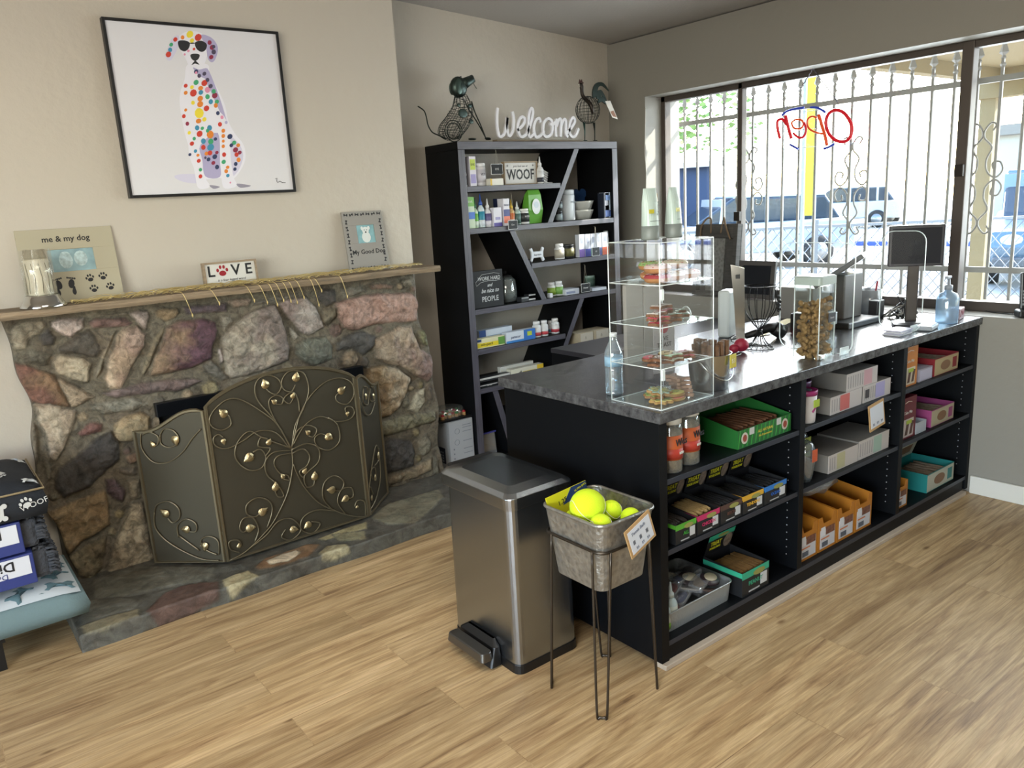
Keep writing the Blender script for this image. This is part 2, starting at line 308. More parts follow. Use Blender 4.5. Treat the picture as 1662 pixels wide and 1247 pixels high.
ST = [(FA, '9c9078', .05, [80,870, 80,800, 150,760, 290,755, 310,790, 280,840, 200,880, 190,940, 110,950]),
(FA, '4c4944', .04, [260,860, 330,805, 380,870, 360,920, 290,920]),
(FA, 'c9b6ac', .06, [350,770, 400,745, 570,735, 570,800, 480,870, 430,855, 350,800]),
(FA, '5d564b', .05, [400,930, 500,860, 600,810, 640,850, 690,960, 650,1005, 520,980, 400,970]),
(FA, '6f6a58', .045, [90,990, 210,940, 350,990, 310,1060, 200,1040, 100,1030]),
(FA, 'b9a98b', .06, [360,1030, 420,985, 560,1000, 620,1040, 600,1170, 540,1170, 400,1120, 370,1070]),
(FA, '7b5b54', .04, [600,770, 650,735, 850,725, 905,770, 870,790, 640,810]),
(FA, '8a7a63', .04, [640,716, 870,690, 860,712, 650,728]),
(FA, 'b39d93', .05, [880,700, 930,685, 1010,690, 1015,740, 990,820, 960,800]),
(FA, '8b7352', .04, [1045,690, 1090,670, 1200,665, 1220,700, 1180,735, 1120,760, 1060,730]),
(FA, '5e4f55', .035, [1250,660, 1530,630, 1530,690, 1270,710]),
(FA, 'b9a083>a08472', .07, [800,850, 850,800, 930,800, 990,850, 980,930, 880,1100, 830,1220, 740,1200, 715,1140, 740,1020, 780,940]),
(FA, '8c8168', .04, [640,1130, 690,980, 760,830, 790,830, 740,940, 680,1110, 650,1145]),
(FA, '877a5f', .04, [945,1130, 1040,860, 1115,790, 1110,830, 1020,1050, 960,1135]),
(FA, '94775c>643f4e', .06, [1130,810, 1200,760, 1370,740, 1460,770, 1475,830, 1440,930, 1430,1010, 1300,1070, 1160,1100, 1030,1120, 1050,1020, 1090,950]),
(FA, 'b0a29c', .04, [1475,950, 1500,940, 1520,1000, 1510,1045, 1485,1030]),
(FA, '6a655a', .045, [1370,1060, 1420,1010, 1480,1060, 1545,1130, 1500,1165, 1400,1110]),
(FE, '7a6663', .05, [370,310, 480,280, 579,262, 700,255, 735,268, 640,305, 579,305, 430,330]),
(FA, '8a8272', .04, [1500,720, 1560,720, 1585,760, 1515,830]),
(FB, 'a88d78', .04, [260,640, 330,620, 415,625, 400,665, 310,680]),
(FB, 'a59a88>8a7a72', .075, [400,720, 560,665, 600,760, 650,930, 640,1000, 480,1070, 300,1110, 270,1080, 255,960, 245,870, 300,800]),
(FB, '94807a>a79c94', .06, [590,660, 650,625, 760,620, 820,680, 850,760, 860,800, 770,850, 720,830, 640,740]),
(FB, '4f4a44', .05, [800,620, 850,560, 930,570, 935,650, 870,675]),
(FB, 'b08a7c', .075, [945,650, 1000,630, 1150,600, 1390,590, 1440,640, 1430,760, 1200,780, 1060,820, 990,800, 945,720]),
(FB, '77705a', .04, [850,690, 935,680, 940,730, 900,780, 850,780]),
(FB, '6c6f60', .055, [690,900, 760,870, 870,860, 910,910, 910,990, 800,1040, 740,1010, 690,960]),
(FB, '4e4c48', .055, [940,900, 990,850, 1080,820, 1170,850, 1180,910, 1100,975, 1030,930, 950,950]),
(FB, 'a59178>8b6f66', .065, [1240,850, 1330,800, 1400,800, 1450,930, 1520,970, 1530,1080, 1500,1130, 1430,1100, 1340,1040, 1240,1020, 1190,990, 1180,880]),
(FB, '7c7b53', .05, [1445,830, 1490,800, 1510,850, 1500,920, 1460,900]),
(FB, '8b6d5a', .04, [1130,545, 1200,530, 1290,540, 1270,565, 1160,570]),
(FB, '80796a', .035, [960,560, 1080,550, 1120,580, 980,620]),
(FB, '8c8472', .04, [1330,520, 1390,500, 1405,540, 1360,560]),
(FB, 'a19c8e', .04, [640,790, 690,830, 705,860, 680,880, 645,840]),
(FB, '6e665a', .04, [420,640, 560,610, 700,590, 700,612, 590,640, 440,665]),
(FR, '9a7f58>b9a88c', .075, [0,520, 60,505, 130,520, 178,560, 165,620, 130,690, 95,715, 40,725, 10,640, -10,560]),
(FR, 'b3ab90', .045, [170,690, 200,620, 240,600, 240,660, 210,705]),
(FR, '7b7558', .055, [40,745, 150,715, 280,700, 280,740, 60,810, 45,780]),
(FR, '4a4744', .055, [50,850, 90,815, 180,820, 195,870, 190,930, 120,950, 60,970]),
(FR, '7f7a66', .045, [205,830, 245,795, 265,830, 260,870, 230,890]),
(FR, '8d7b5d', .05, [65,990, 180,940, 265,895, 265,950, 200,980, 100,1010, 65,1030]),
(FR, '6c6252', .04, [245,600, 268,570, 270,650, 255,680]),
(FR, '6f6856', .04, [270,880, 300,900, 300,960, 275,960]),
(FE, '8f5f4e>94704f', .06, [48,200, 110,215, 200,245, 225,300, 260,362, 200,355, 80,340]),
(FE, 'a38d71', .06, [203,247, 345,325, 262,362, 228,300]),
(FE, 'b3a188', .065, [130,355, 180,350, 275,375, 275,420, 240,500, 205,558, 180,540, 165,470, 140,410]),
(FE, '857863', .045, [80,370, 110,360, 140,470, 140,560, 120,570, 90,450]),
(FE, '83806f', .045, [330,350, 400,340, 480,325, 545,350, 480,375, 380,388, 335,370]),
(FE, 'ab9770', .055, [410,430, 450,395, 510,375, 545,395, 545,450, 480,485, 420,480]),
(FE, '7e5048', .04, [280,455, 330,415, 375,420, 370,450, 300,468]),
(FE, '4a4743', .07, [220,580, 280,545, 330,490, 400,450, 430,490, 435,550, 370,610, 330,650, 240,690, 210,660, 205,620]),
(FE, '93745a', .04, [455,540, 500,520, 505,560, 470,570]),
(FE, '5c464b', .05, [385,625, 420,620, 460,660, 450,705, 410,695, 385,670]),
(FE, '94856a', .045, [465,630, 510,620, 515,690, 475,700]),
(FE, '6b6152', .04, [430,580, 490,580, 500,610, 440,600]),
(FE, '77705a', .04, [155,550, 185,550, 190,620, 170,640]),
(FE, '94794f', .07, [130,750, 180,740, 380,665, 395,720, 400,790, 300,850, 250,900, 160,860, 145,800]),
(FE, '7e7152', .05, [240,910, 320,860, 385,830, 375,940, 330,990, 260,960]),
(FE, '9d8c6f', .06, [395,960, 410,880, 450,780, 480,720, 520,710, 560,900, 560,930, 480,950])]
fp = thing('fireplace', 'rough mixed fieldstone fireplace with wooden mantel and low slate hearth', 'fireplace', (0, 0, 0))
YM = 3.845   # mortar plane
def hfield(name, us, vs, polys, mort, mh, place, keep, mat, parent, seed=5, fac=.012, bulge=1.):
    U, V = np.meshgrid(us, vs); h = mh * (vnoise(U, V, 12, seed) - .5) * 2
    c = np.array(lin(mort)); colr = np.ones(U.shape + (3,)) * c * (.75 + .5 * vnoise(U, V, 9, seed + 3))[..., None]
    rn = vnoise(U, V, 20, seed + 1, 5) - .5; rn2 = np.abs(vnoise(U, V, 9, seed + 2, 4) - .5) * 2
    wu = U + .012 * (vnoise(U, V, 22, seed + 7) - .5); wv = V + .012 * (vnoise(U, V, 22, seed + 8) - .5)
    for k, (col, ht, poly) in enumerate(polys):
        ins, d = inside_dist(wu, wv, poly)
        pa = np.array(poly); cx, cy = pa.mean(0); rg = np.random.default_rng(k + 11); gx, gy = rg.uniform(-.12, .12, 2)
        prof = 1 - np.exp(-d / fac); hh = ht * .62 * prof * (1 + gx * (U - cx) / .1 * bulge + gy * (V - cy) / .1 * bulge) + prof * (rn * .034 + rn2 * -.022 + (vnoise(U, V, 55, seed + 4, 3) - .5) * .010) * bulge
        h = np.where(ins, np.maximum(hh, .002), h)
        ca_, cb_ = [np.array(lin(c_)) for c_ in (col.split('>') * 2)[:2]]; sp_ = np.ptp(pa[:, 0]); gm_ = np.clip(((U - pa[:, 0].min()) / sp_ + (vnoise(U, V, 10, 77 + k % 5) - .5) * 1.6 - .5) * 2.2 + .5, 0, 1)[..., None]
        if '>' not in col: gm_ = gm_ * 0
        t = (ca_ * (1 - gm_) + cb_ * gm_) * (.82 + .36 * vnoise(U, V, 14, seed + 20 + k % 7))[..., None]
        e = np.clip(d / .01, 0, 1)[..., None]; colr = np.where(ins[..., None], t * e + (1 - e) * c * .8, colr)
    nu, nv = len(us), len(vs); P = place(U, V, h).reshape(-1, 3)
    idx = np.arange(nu * nv).reshape(nv, nu); q = np.stack([idx[:-1, :-1], idx[:-1, 1:], idx[1:, 1:], idx[1:, :-1]], -1).reshape(-1, 4)
    uc = (U[:-1, :-1] + U[1:, 1:]).ravel() / 2; vc = (V[:-1, :-1] + V[1:, 1:]).ravel() / 2; q = q[keep(uc, vc)]
    me = bpy.data.meshes.new(name); me.from_pydata(P.tolist(), [], q.tolist())
    ca = me.color_attributes.new('tone', 'FLOAT_COLOR', 'POINT'); buf = np.ones((nu * nv, 4), np.float32); buf[:, :3] = colr.reshape(-1, 3); ca.data.foreach_set('color', buf.ravel())
    me.materials.append(mat); me.update(); me.shade_smooth(); o = bpy.data.objects.new(name, me); COL.objects.link(o); o.parent = parent; return o, h
polys = []
for fr, col, ht, p in ST:
    pl = [at('y', YM - ht * .5, p[i], p[i + 1], fr) for i in range(0, len(p), 2)]
    p2 = [(q.x, q.z) for q in pl]; mx_ = sum(q[0] for q in p2) / len(p2); mz_ = sum(q[1] for q in p2) / len(p2)
    g_ = 1.05 if len(p2) > 4 else 1.08
    def mute(c):
        rgb = [int(c[i:i + 2], 16) for i in (0, 2, 4)]; gy_ = sum(rgb) / 3; return '%02x%02x%02x' % tuple(int(gy_ + (c_ - gy_) * .75) for c_ in rgb)
    col = '>'.join(mute(c) for c in col.split('>'))
    polys.append((col, ht, [(mx_ + (q[0] - mx_) * g_, mz_ + (q[1] - mz_) * g_) for q in p2]))
_rg = random.Random(21); fill = []
for _ in range(1500):
    u_, v_ = _rg.uniform(.36, 2.30), _rg.uniform(.11, 1.22); dd = 9
    for _c, _h, pp in polys:
        i_, d_ = inside_dist(np.array([u_]), np.array([v_]), pp)
        dd = min(dd, -1 if i_[0] else d_[0])
        if dd < .020: break
    if dd < .020 or dd > .5: continue
    r_ = min(dd, .07) * 1.02; e_ = _rg.uniform(.7, 1.3); a0_ = _rg.uniform(0, 6)
    polys.insert(0, (_rg.choice(['7d7764', '8f836a', '5b554b', '95866f', '6d5c55', '847a5c', 'a3957c']), _rg.uniform(.03, .055), [(u_ + r_ * _rg.uniform(.85, 1.12) * math.cos(a0_ + k_), v_ + r_ * _rg.uniform(.85, 1.12) * math.sin(a0_ + k_)) for k_ in [2 * PI * i_ / 7 for i_ in range(7)]]))
OX0, OX1, OZ1 = .845, 1.885, .80
def edge_l(v): return .338 + .018 * np.sin(v * 9) + .008 * np.sin(v * 23) + .05 * np.clip((.5 - v) / .4, 0, 1)
def edge_r(v): return 2.275 + .09 * np.clip((1.15 - v) / .5, 0, 1) + .012 * np.sin(v * 17)
def place_st(U, V, h):
    # draw the outer columns in so that the sides are ragged and turn back to the wall
    X = np.clip(U, edge_l(V), edge_r(V)); back = np.maximum(edge_l(V) - U, U - edge_r(V)); back = np.clip(back, 0, 1)
    h = np.where(back > 0, .0, h); Y = np.where(back > 0, YM + back * 1.5, YM - h); return np.stack([X, np.minimum(Y, YB + .04), V], -1)
def keep_st(u, v): return ~((u > OX0) & (u < OX1) & (v < OZ1))
STONE = vcol_mat('field_stone', .66, 26., .62, .9, 45)
hfield('stonework', np.arange(.27, 2.44, .0055), np.arange(.05, 1.281, .0055), polys, '#6a6355', .008, place_st, keep_st, STONE, fp)
# backing mass and firebox
b = MB(); b.box(.37, OX0, YM + .012, YB, 0, 1.27); b.box(OX1, 2.27, YM + .012, YB, 0, 1.27); b.box(OX0, OX1, YM + .012, YB, OZ1, 1.27)
b.build('mortar_core', M('#4c463b', .9, bump=.5), fp)
b = MB(); b.box(OX0 - .012, OX0, 3.845, 3.899, .08, OZ1); b.box(OX1, OX1 + .012, 3.845, 3.899, .08, OZ1); b.box(OX0, OX1, 3.893, 3.899, .08, OZ1)
b.build('firebox', M('#0b0b0c', .8), fp)
bx('lintel_bar', M('#0d1015', .35, .4), (OX0 - .01, OX1 + .01, 3.80, 3.84, OZ1 - .055, OZ1 + .01), fp, .003)
bx('damper_curtain', M('#101012', .6, .3), (OX0, OX1, 3.865, 3.88, .45, OZ1 - .05), fp)
# mantel: rough sawn plank
MZ = 1.306
mw = MB(); n = 60; us = np.linspace(.05, 2.362, n)
for i in range(n - 1):
    pass
def plank(x0, x1, yf, yb, z0, z1):
    mb = MB(); k = 90; rows = []
    for i in range(k + 1):
        x = x0 + (x1 - x0) * i / k; w = .006 * math.sin(x * 13) + random.uniform(-.002, .002)
        rows.append([(x, yb, z0), (x, yf + .004 + w, z0 + random.uniform(0, .002)), (x, yf + w - .002, (z0 + z1) / 2), (x, yf + w + .003, z1), (x, yb, z1)])
    vs = [p for r in rows for p in r]; fs = [(i * 5 + j, i * 5 + (j + 1) % 5, i * 5 + 5 + (j + 1) % 5, i * 5 + 5 + j) for i in range(k) for j in range(5)]
    fs += [(4, 3, 2, 1, 0), tuple(k * 5 + j for j in range(5))]; return mb.add(vs, fs)
plank(.05, 2.362, 3.692, YB - .001, MZ - .032, MZ).build('mantel_shelf', M('#84735d', .7, bump=.6, bscale=30, vary=.4, vscale=5, stretch=(1, 6, 10)), fp)
# hearth slab with set slate and stone
FH = (100, 780, 2.518)
HS = [('6b6a60', .012, [120,400, 300,345, 480,345, 640,345, 600,400, 380,440, 250,470, 130,480]), ('5f4b43', .012, [340,530, 420,450, 520,415, 640,405, 650,450, 520,500, 400,545]),
('878069', .012, [70,590, 150,560, 320,515, 320,545, 180,600, 90,625]), ('a39a7b', .012, [650,400, 760,360, 810,385, 700,440, 660,430]), ('80664c', .012, [785,350, 830,310, 900,290, 1000,255, 1060,255, 1010,305, 900,345, 800,360]),
('d9cdb4', .0125, [830,325, 900,295, 960,280, 985,290, 930,325, 850,340]), ('a29a7c', .012, [1048,290, 1080,262, 1160,252, 1188,268, 1130,290, 1065,305]), ('a59c78', .012, [1040,235, 1140,195, 1250,160, 1250,190, 1150,220, 1080,240]),
('7d7a68', .012, [1260,150, 1330,90, 1540,30, 1570,60, 1450,170, 1330,175]), ('5a5a54', .01, [640,350, 740,330, 760,350, 690,360]), ('8a866c', .01, [1100,215, 1240,200, 1250,235, 1130,245]), ('66655c', .01, [60,480, 250,470, 340,480, 300,520, 80,580])]
hp = []
for col, ht, p in HS:
    pl = [at('z', .082, p[i], p[i + 1], FH) for i in range(0, len(p), 2)]; hp.append((col, ht, [(q.x, q.y) for q in pl]))
def place_h(U, V, h): 
    y0 = 3.274 + .006 * np.sin(U * 11)
    Y = np.clip(V, y0, 9); drop = np.clip(y0 - V, 0, 1) * 1.6
    X = np.clip(U, .312, 2.35); drop = np.maximum(drop, np.clip(np.maximum(.312 - U, U - 2.35), 0, 1) * 1.6)
    return np.stack([X - (drop > 0) * (h * .3) * (U < 1), Y - (drop > 0) * h * .4, np.maximum(.072 + h * .8 - drop, 0.0)], -1)
hfield('hearth', np.arange(.25, 2.41, .0075), np.arange(3.22, 3.87, .0065), hp, '#585750', .006, place_h, lambda u, v: u > -9, vcol_mat('hearth_slate', .5, 16, .5, .6, 40), fp, seed=40, fac=.004, bulge=.25)
bx('hearth_core', M('#4a4843', .9), (.33, 2.34, 3.30, 3.88, 0, .06), fp)

# ---------------- folding fire screen ----------------
BR = M('#7a705a', .38, .75); BRL = M('#b3a27c', .3, .9, bump=.2, bscale=200)
def mesh_mat():
    m = bpy.data.materials.new('fine_wire_mesh'); m.use_nodes = True; nt = m.node_tree; b = nt.nodes['Principled BSDF']
    b.inputs['Base Color'].default_value = (*lin('#4e493c'), 1); b.inputs['Metallic'].default_value = .5; b.inputs['Roughness'].default_value = .5
    t = nt.nodes.new('ShaderNodeBsdfTransparent'); x = nt.nodes.new('ShaderNodeMixShader'); x.inputs[0].default_value = .84
    nt.links.new(t.outputs[0], x.inputs[1]); nt.links.new(b.outputs[0], x.inputs[2]); nt.links.new(x.outputs[0], nt.nodes['Material Output'].inputs[0]); return m
WM = mesh_mat(); HZ = .083
A0, A1, A2, A3 = Vector((.708, 3.735, HZ)), Vector((.961, 3.497, HZ)), Vector((1.703, 3.511, HZ)), Vector((1.94, 3.74, HZ))
scr = thing('fireplace_screen', 'three-panel bronze mesh fireplace screen with scrolling vines and metal leaves', 'fireplace screen', A1)
ZS = (200, 540, 3.198)
def hit(P0, P1, px, py):
    """pixel of the photograph -> (u along panel, z) on the vertical plane through P0, P1"""
    px, py = ZS[0] + px / ZS[2], ZS[1] + py / ZS[2]; d = _fw + (px - W / 2) / F * _r - (py - H / 2) / F * _u
    e = (P1 - P0); e.z = 0; L_ = e.length; e.normalize(); nrm = Vector((-e.y, e.x, 0)); t = (P0 - CAM).dot(nrm) / d.dot(nrm); q = CAM + d * t
    return ((q - P0).dot(e), q.z - P0.z)
def leaf(par, u, z, ang, s, y):
    """cupped veined leaf; ang = direction of its tip"""
    mb = MB(); n = 9; vs = []; out = [(0, 0), (.30, .34), (.55, .40), (.8, .30), (.95, .12)]
    vs.append((0, 0, 0)); K = [(-.5, .0), (-.42, .3), (-.2, .47), (.05, .46), (.3, .32), (.52, .13), (.72, 0)]
    ring = [(a, b) for a, b in K] + [(a, -b) for a, b in K[-2:0:-1]]
    for a, b in ring: vs.append((a, b, 0))
    for a, b in ring: vs.append((a * .55, b * .55, .16))
    vs.append((0, 0, .2)); m = len(ring); fs = []
    for i in range(m): j = (i + 1) % m; fs += [(1 + i, 1 + j, 1 + m + j, 1 + m + i), (1 + m + i, 1 + m + j, 1 + 2 * m)]
    ca, sa = math.cos(ang), math.sin(ang)
    P = [((u + s * (a * ca - b * sa)), y - c * s, z + s * (a * sa + b * ca)) for a, b, c in vs]
    mb.add(P, fs, None, True)
    rib = lambda a0, b0, a1, b1: mb.tube([(u + s * (a0 * ca - b0 * sa), y - .19 * s, z + s * (a0 * sa + b0 * ca)), (u + s * (a1 * ca - b1 * sa), y - .06 * s, z + s * (a1 * sa + b1 * ca))], s * .022, 4)
    rib(-.5, 0, .7, 0)
    for t in (-.3, -.1, .12, .32): rib(t, 0, t + .18, .3 - .25 * max(0, t)); rib(t, 0, t + .18, -.3 + .25 * max(0, t))
    o = mb.build('leaf', BRL, par); return o
def panel(name, P0, P1, outline, vines, leaves, lab=None):
    e = P1 - P0; rz = math.atan2(e.y, e.x); Lp = e.length
    p = MB(); 
    fo = MB(); ol = [(u, 0, z) for u, z in outline]
    fo.tube(ol, .009, 6, closed=True, smooth=False)
    o = fo.build(name, BR, scr); o.location = P0 - A1; o.rotation_euler = (0, 0, rz)
    w = MB(); w.prism(outline, .001, .003); w.build('wire_mesh', WM, o)
    for pts in vines:
        v = MB()
        q = [hit(P0, P1, pts[i], pts[i + 1]) for i in range(0, len(pts), 2)]
        q = [(min(max(a, .006), Lp - .006), max(b, .01)) for a, b in q]
        v.tube(smooth([(a, -.006, b) for a, b in q], 5), .0032, 5); v.build('vine_scroll', BR, o)
    for x, y, dx, dy, s in leaves:
        a = hit(P0, P1, x, y); b = hit(P0, P1, x + dx, y + dy); leaf(o, a[0], a[1], math.atan2(b[1] - a[1], b[0] - a[0]), s * 1.35, -.010)
    return o
ztl = hit(A1, A2, 430, 400)[1]; zap = hit(A1, A2, 900, 183)[1]; ztr = hit(A1, A2, 1192, 240)[1]; Lc = (A2 - A1).length; L0 = (A1 - A0).length; L3 = (A3 - A2).length
zt = (ztl + ztr) / 2
arch = [(Lc / 2 + (Lc / 2 - .008) * math.cos(t), zt + (zap - zt) * math.sin(t) ** 1.0) for t in [PI * i / 24 for i in range(25)]]
arch = [(a, zt + (zap - zt) * (1 - ((a - Lc / 2) / (Lc / 2)) ** 2) ** .75 if abs(a - Lc / 2) < Lc / 2 else zt) for a, b in [(Lc - .008 - (Lc - .016) * i / 24, 0) for i in range(25)]]
cen = [(.008, .009), (Lc - .008, .009)] + arch
CV = [[870,610, 800,480, 700,400, 600,345, 530,350, 470,400, 445,450, 460,490, 510,505, 555,480, 550,440, 530,420],
[860,600, 790,520, 700,510, 620,560, 540,600, 480,590, 465,550, 490,528, 515,545],
[870,600, 790,465, 700,360, 680,290, 700,240, 750,220, 800,240, 818,280, 790,320, 745,300, 735,270],
[790,465, 760,400, 755,350, 790,325, 825,340, 820,370, 790,370],
[872,600, 890,480, 930,400, 960,300, 940,220, 900,198, 850,205, 820,250, 830,295, 870,305, 890,270],
[912,410, 905,350, 880,310, 845,325, 830,350, 860,368, 880,340],
[875,590, 910,440, 960,340, 1040,260, 1120,235, 1180,260, 1195,320, 1160,370, 1110,360, 1100,330, 1120,310],
[880,580, 940,480, 1020,435, 1100,460, 1170,450, 1197,415, 1180,385, 1150,390, 1155,420],
[880,570, 900,510, 950,480, 1000,500, 985,540, 960,535], [870,600, 720,545, 650,512, 590,570, 580,650, 640,710, 710,705, 738,650, 710,605, 670,620],
[735,640, 760,600, 700,590, 710,545, 745,550], [1060,440, 1110,480, 1120,560, 1070,608, 1010,595, 990,550, 1020,525, 1050,535],
[870,610, 780,620, 735,670, 745,740, 800,790, 830,845, 800,850, 785,820],
[870,625, 800,640, 780,680, 810,730, 850,740, 860,765, 830,760],
[875,605, 950,575, 1010,600, 1010,670, 940,740, 950,800, 985,790, 990,755],
[877,625, 930,603, 965,640, 950,690, 912,720, 930,750, 945,730],
[872,600, 876,700, 850,830, 790,960, 740,1030, 640,1130, 555,1185],
[878,680, 930,790, 1010,880, 1090,920, 1180,950, 1255,955],
[745,1010, 770,930, 760,880, 700,855, 640,890, 640,940, 680,955, 710,935],
[680,1085, 700,1020, 670,960, 620,965, 602,1010, 620,1035, 650,1015],
[600,1140, 555,1125, 548,1085, 590,1075, 610,1100, 598,1110],
[640,1130, 740,1050, 800,980, 870,965, 920,1020, 870,1075, 820,1060, 840,1020], [1100,925, 1000,920, 930,960, 922,1020, 980,1040, 1020,990, 975,980],
[1080,915, 1035,860, 1040,780, 1090,742, 1140,770, 1130,815, 1090,820], [1150,940, 1110,880, 1130,815, 1180,805, 1190,850, 1150,865],
[1255,950, 1250,880, 1215,870, 1200,900, 1215,905]]
CL = [(517,418,-30,-25,.030), (517,563,5,20,.018), (733,268,-12,-30,.030), (893,232,5,-30,.030), (780,358,-14,-8,.019), (876,328,4,-14,.019), (1127,300,26,-26,.030), (1160,420,0,18,.016), (955,518,-16,-12,.019), (1062,540,25,12,.030),
(752,568,8,-20,.021), (650,647,-30,24,.034), (825,745,-10,-12,.018), (938,718,10,-18,.020), (787,800,0,-28,.029), (990,745,0,-30,.029), (1078,815,-30,0,.030), (1150,860,-28,20,.028), (720,928,28,-24,.031), (655,1013,32,-8,.030), (880,1020,32,0,.028), (955,997,-28,24,.028), (597,1105,0,-14,.016), (1210,903,-10,10,.012)]
panel('centre_panel', A1, A2, cen, CV, CL)
def side_out(Lp, zhi, zlo, flip):
    o = [(.008, .009), (Lp - .008, .009), (Lp - .008, zhi)] + [(Lp - .008 - (Lp - .016) * t, zlo + (zhi - zlo) * (1 - (3 * t * t - 2 * t ** 3)) + .012 * math.sin(t * PI * 2)) for t in [i / 12 for i in range(1, 12)]] + [(.008, zlo)]
    return [(Lp - a, b) for a, b in o][::-1] if flip else o
z0l = hit(A0, A1, 75, 512)[1]; z1l = hit(A0, A1, 405, 408)[1]
panel('left_panel', A0, A1, side_out(L0, z1l, z0l, False),
 [[95,520, 100,600, 160,670, 240,670, 310,620, 360,550, 405,500], [100,530, 140,515, 185,540, 180,580, 160,585], [195,530, 215,500, 260,505, 290,540, 280,550], [195,530, 200,575, 240,595, 280,580],
  [165,930, 170,1010, 230,1080, 330,1140, 420,1175, 500,1180], [165,930, 180,890, 240,875, 290,910, 295,960, 260,985, 235,960], [290,1060, 285,1000, 330,965, 380,990, 380,1030, 340,1030], [400,1130, 290,1050], [500,1150, 495,1080, 450,1055, 410,1070, 410,1100], [400,1100, 440,1130, 490,1150]],
 [(275,555,8,30,.030), (158,580,-10,-18,.020), (222,935,-26,-22,.030), (330,1018,-30,-4,.028), (428,1105,0,30,.028)])
z3h = hit(A2, A3, 1196, 250)[1]; z3l = hit(A2, A3, 1300, 268)[1]
panel('right_panel', A2, A3, side_out(L3, z3h, z3l, True),
 [[1215,340, 1250,420, 1280,420, 1300,360], [1240,290, 1240,360, 1265,370, 1262,290, 1245,280], [1275,290, 1275,350, 1298,350, 1295,290, 1280,280], [1255,840, 1300,600, 1320,610, 1320,660, 1300,690], [1270,930, 1310,850, 1330,740, 1320,600], [1290,760, 1280,720, 1300,700, 1308,750], [1265,860, 1275,800, 1290,840]],
 [(1250,330,0,20,.022), (1290,330,0,20,.022), (1315,640,0,-20,.026), (1298,755,0,-18,.024), (1280,860,0,-16,.02)])
# ---------------- artwork on the wall ----------------
BLK = M('#0c0c0d', .45); WHT = M('#d8d8d8', .5); INK = M('#17171a', .6)
art = thing('framed_artwork', 'square white canvas of a sitting dog in colourful paint spots wearing sunglasses, thin black frame', 'picture', (1.271, YB, 1.732))
b = MB(); hw, hh, t = .388, .747, .012
b.box(-hw, -hw + t, -.036, -.001, 0, hh); b.box(hw - t, hw, -.036, -.001, 0, hh); b.box(-hw + t, hw - t, -.036, -.001, 0, t); b.box(-hw + t, hw - t, -.036, -.001, hh - t, hh)
b.build('frame', BLK, art, .001)
bx('canvas', M('#d3d2d6', .75, bump=.1, bscale=400), (-hw + t, hw - t, -.028, -.004, t, hh - t), art)
Z1 = (0, 0, 2.968)
def AP(x, y): q = at('y', YB - .03, x, y, Z1); return (q.x - 1.271, q.z - 1.732)
pal = ['#dedde6', '#a9a3c4', '#c9c6da', '#c23a2a', '#d87f2c', '#e2cf3a', '#3f9d6c', '#3d87a8', '#2f3a5e', '#8a2a44', '#d78aa6', '#222226', '#8f8b9a', '#4a4258']
pm = [M(c, .6) for c in pal]; d = MB(); lay = [0]
def blob(pts, c, n=4):
    lay[0] += 1; y = -.0282 - .00002 * lay[0]; p = smooth([(*AP(pts[i], pts[i + 1]), 0) for i in range(0, len(pts), 2)], n, True)
    d.cur = c; d.prism([(q.x, q.y) for q in p], y, -.0278)
def spot(x, y, r, c, e=1.25, a=0.):
    lay[0] += .2; yy = -.0285 - .00002 * lay[0]; P = []
    for i in range(9):
        t = 2 * PI * i / 9; u, v = r * math.cos(t), r * e * math.sin(t); P.append(AP(x + u * math.cos(a) - v * math.sin(a), y + u * math.sin(a) + v * math.cos(a)))
    d.cur = c; d.prism(P, yy, -.0278)
blob([845,845, 900,838, 960,845, 960,880, 900,880, 850,862], 2)
blob([905,310, 890,380, 868,450, 868,520, 885,600, 905,680, 915,760, 945,830, 960,865, 1060,858, 1110,870, 1150,835, 1182,770, 1175,700, 1130,640, 1100,580, 1085,510, 1050,430, 1010,360, 1000,310], 0)
blob([1100,660, 1150,690, 1172,750, 1150,820, 1110,850, 1090,760], 2); blob([965,700, 1050,640, 1060,780, 1060,852, 990,850, 975,770], 1); blob([1000,330, 1040,420, 1075,520, 1095,600, 1070,560, 1020,450, 985,370], 1)
blob([875,540, 905,560, 930,640, 965,760, 985,850, 1010,890, 1000,907, 955,905, 940,840, 920,740, 890,640], 0)
blob([1035,540, 1080,560, 1108,640, 1112,760, 1125,850, 1142,890, 1120,905, 1075,900, 1066,800, 1060,680], 0)
blob([860,180, 900,152, 950,152, 985,175, 1000,230, 992,290, 972,328, 945,335, 915,322, 893,280, 868,235], 0)
blob([930,325, 960,335, 1000,330, 1010,380, 960,365], 1)
blob([862,172, 830,185, 806,240, 800,280, 820,292, 838,270, 858,225], 2); blob([968,168, 1020,182, 1050,228, 1040,280, 1022,300, 1002,282, 992,225], 1)
blob([858,200, 885,194, 914,205, 910,232, 890,247, 866,235], 11); blob([940,205, 970,196, 996,212, 992,238, 972,250, 948,236], 11)
blob([912,208, 926,204, 942,208, 926,211], 11, 2); blob([918,264, 940,258, 962,264, 956,284, 940,293, 924,284], 11); blob([939,292, 943,292, 962,312, 940,306, 922,314], 11, 2)
blob([1010,892, 1060,900, 1030,910], 12); blob([1142,885, 1210,895, 1160,905], 12)
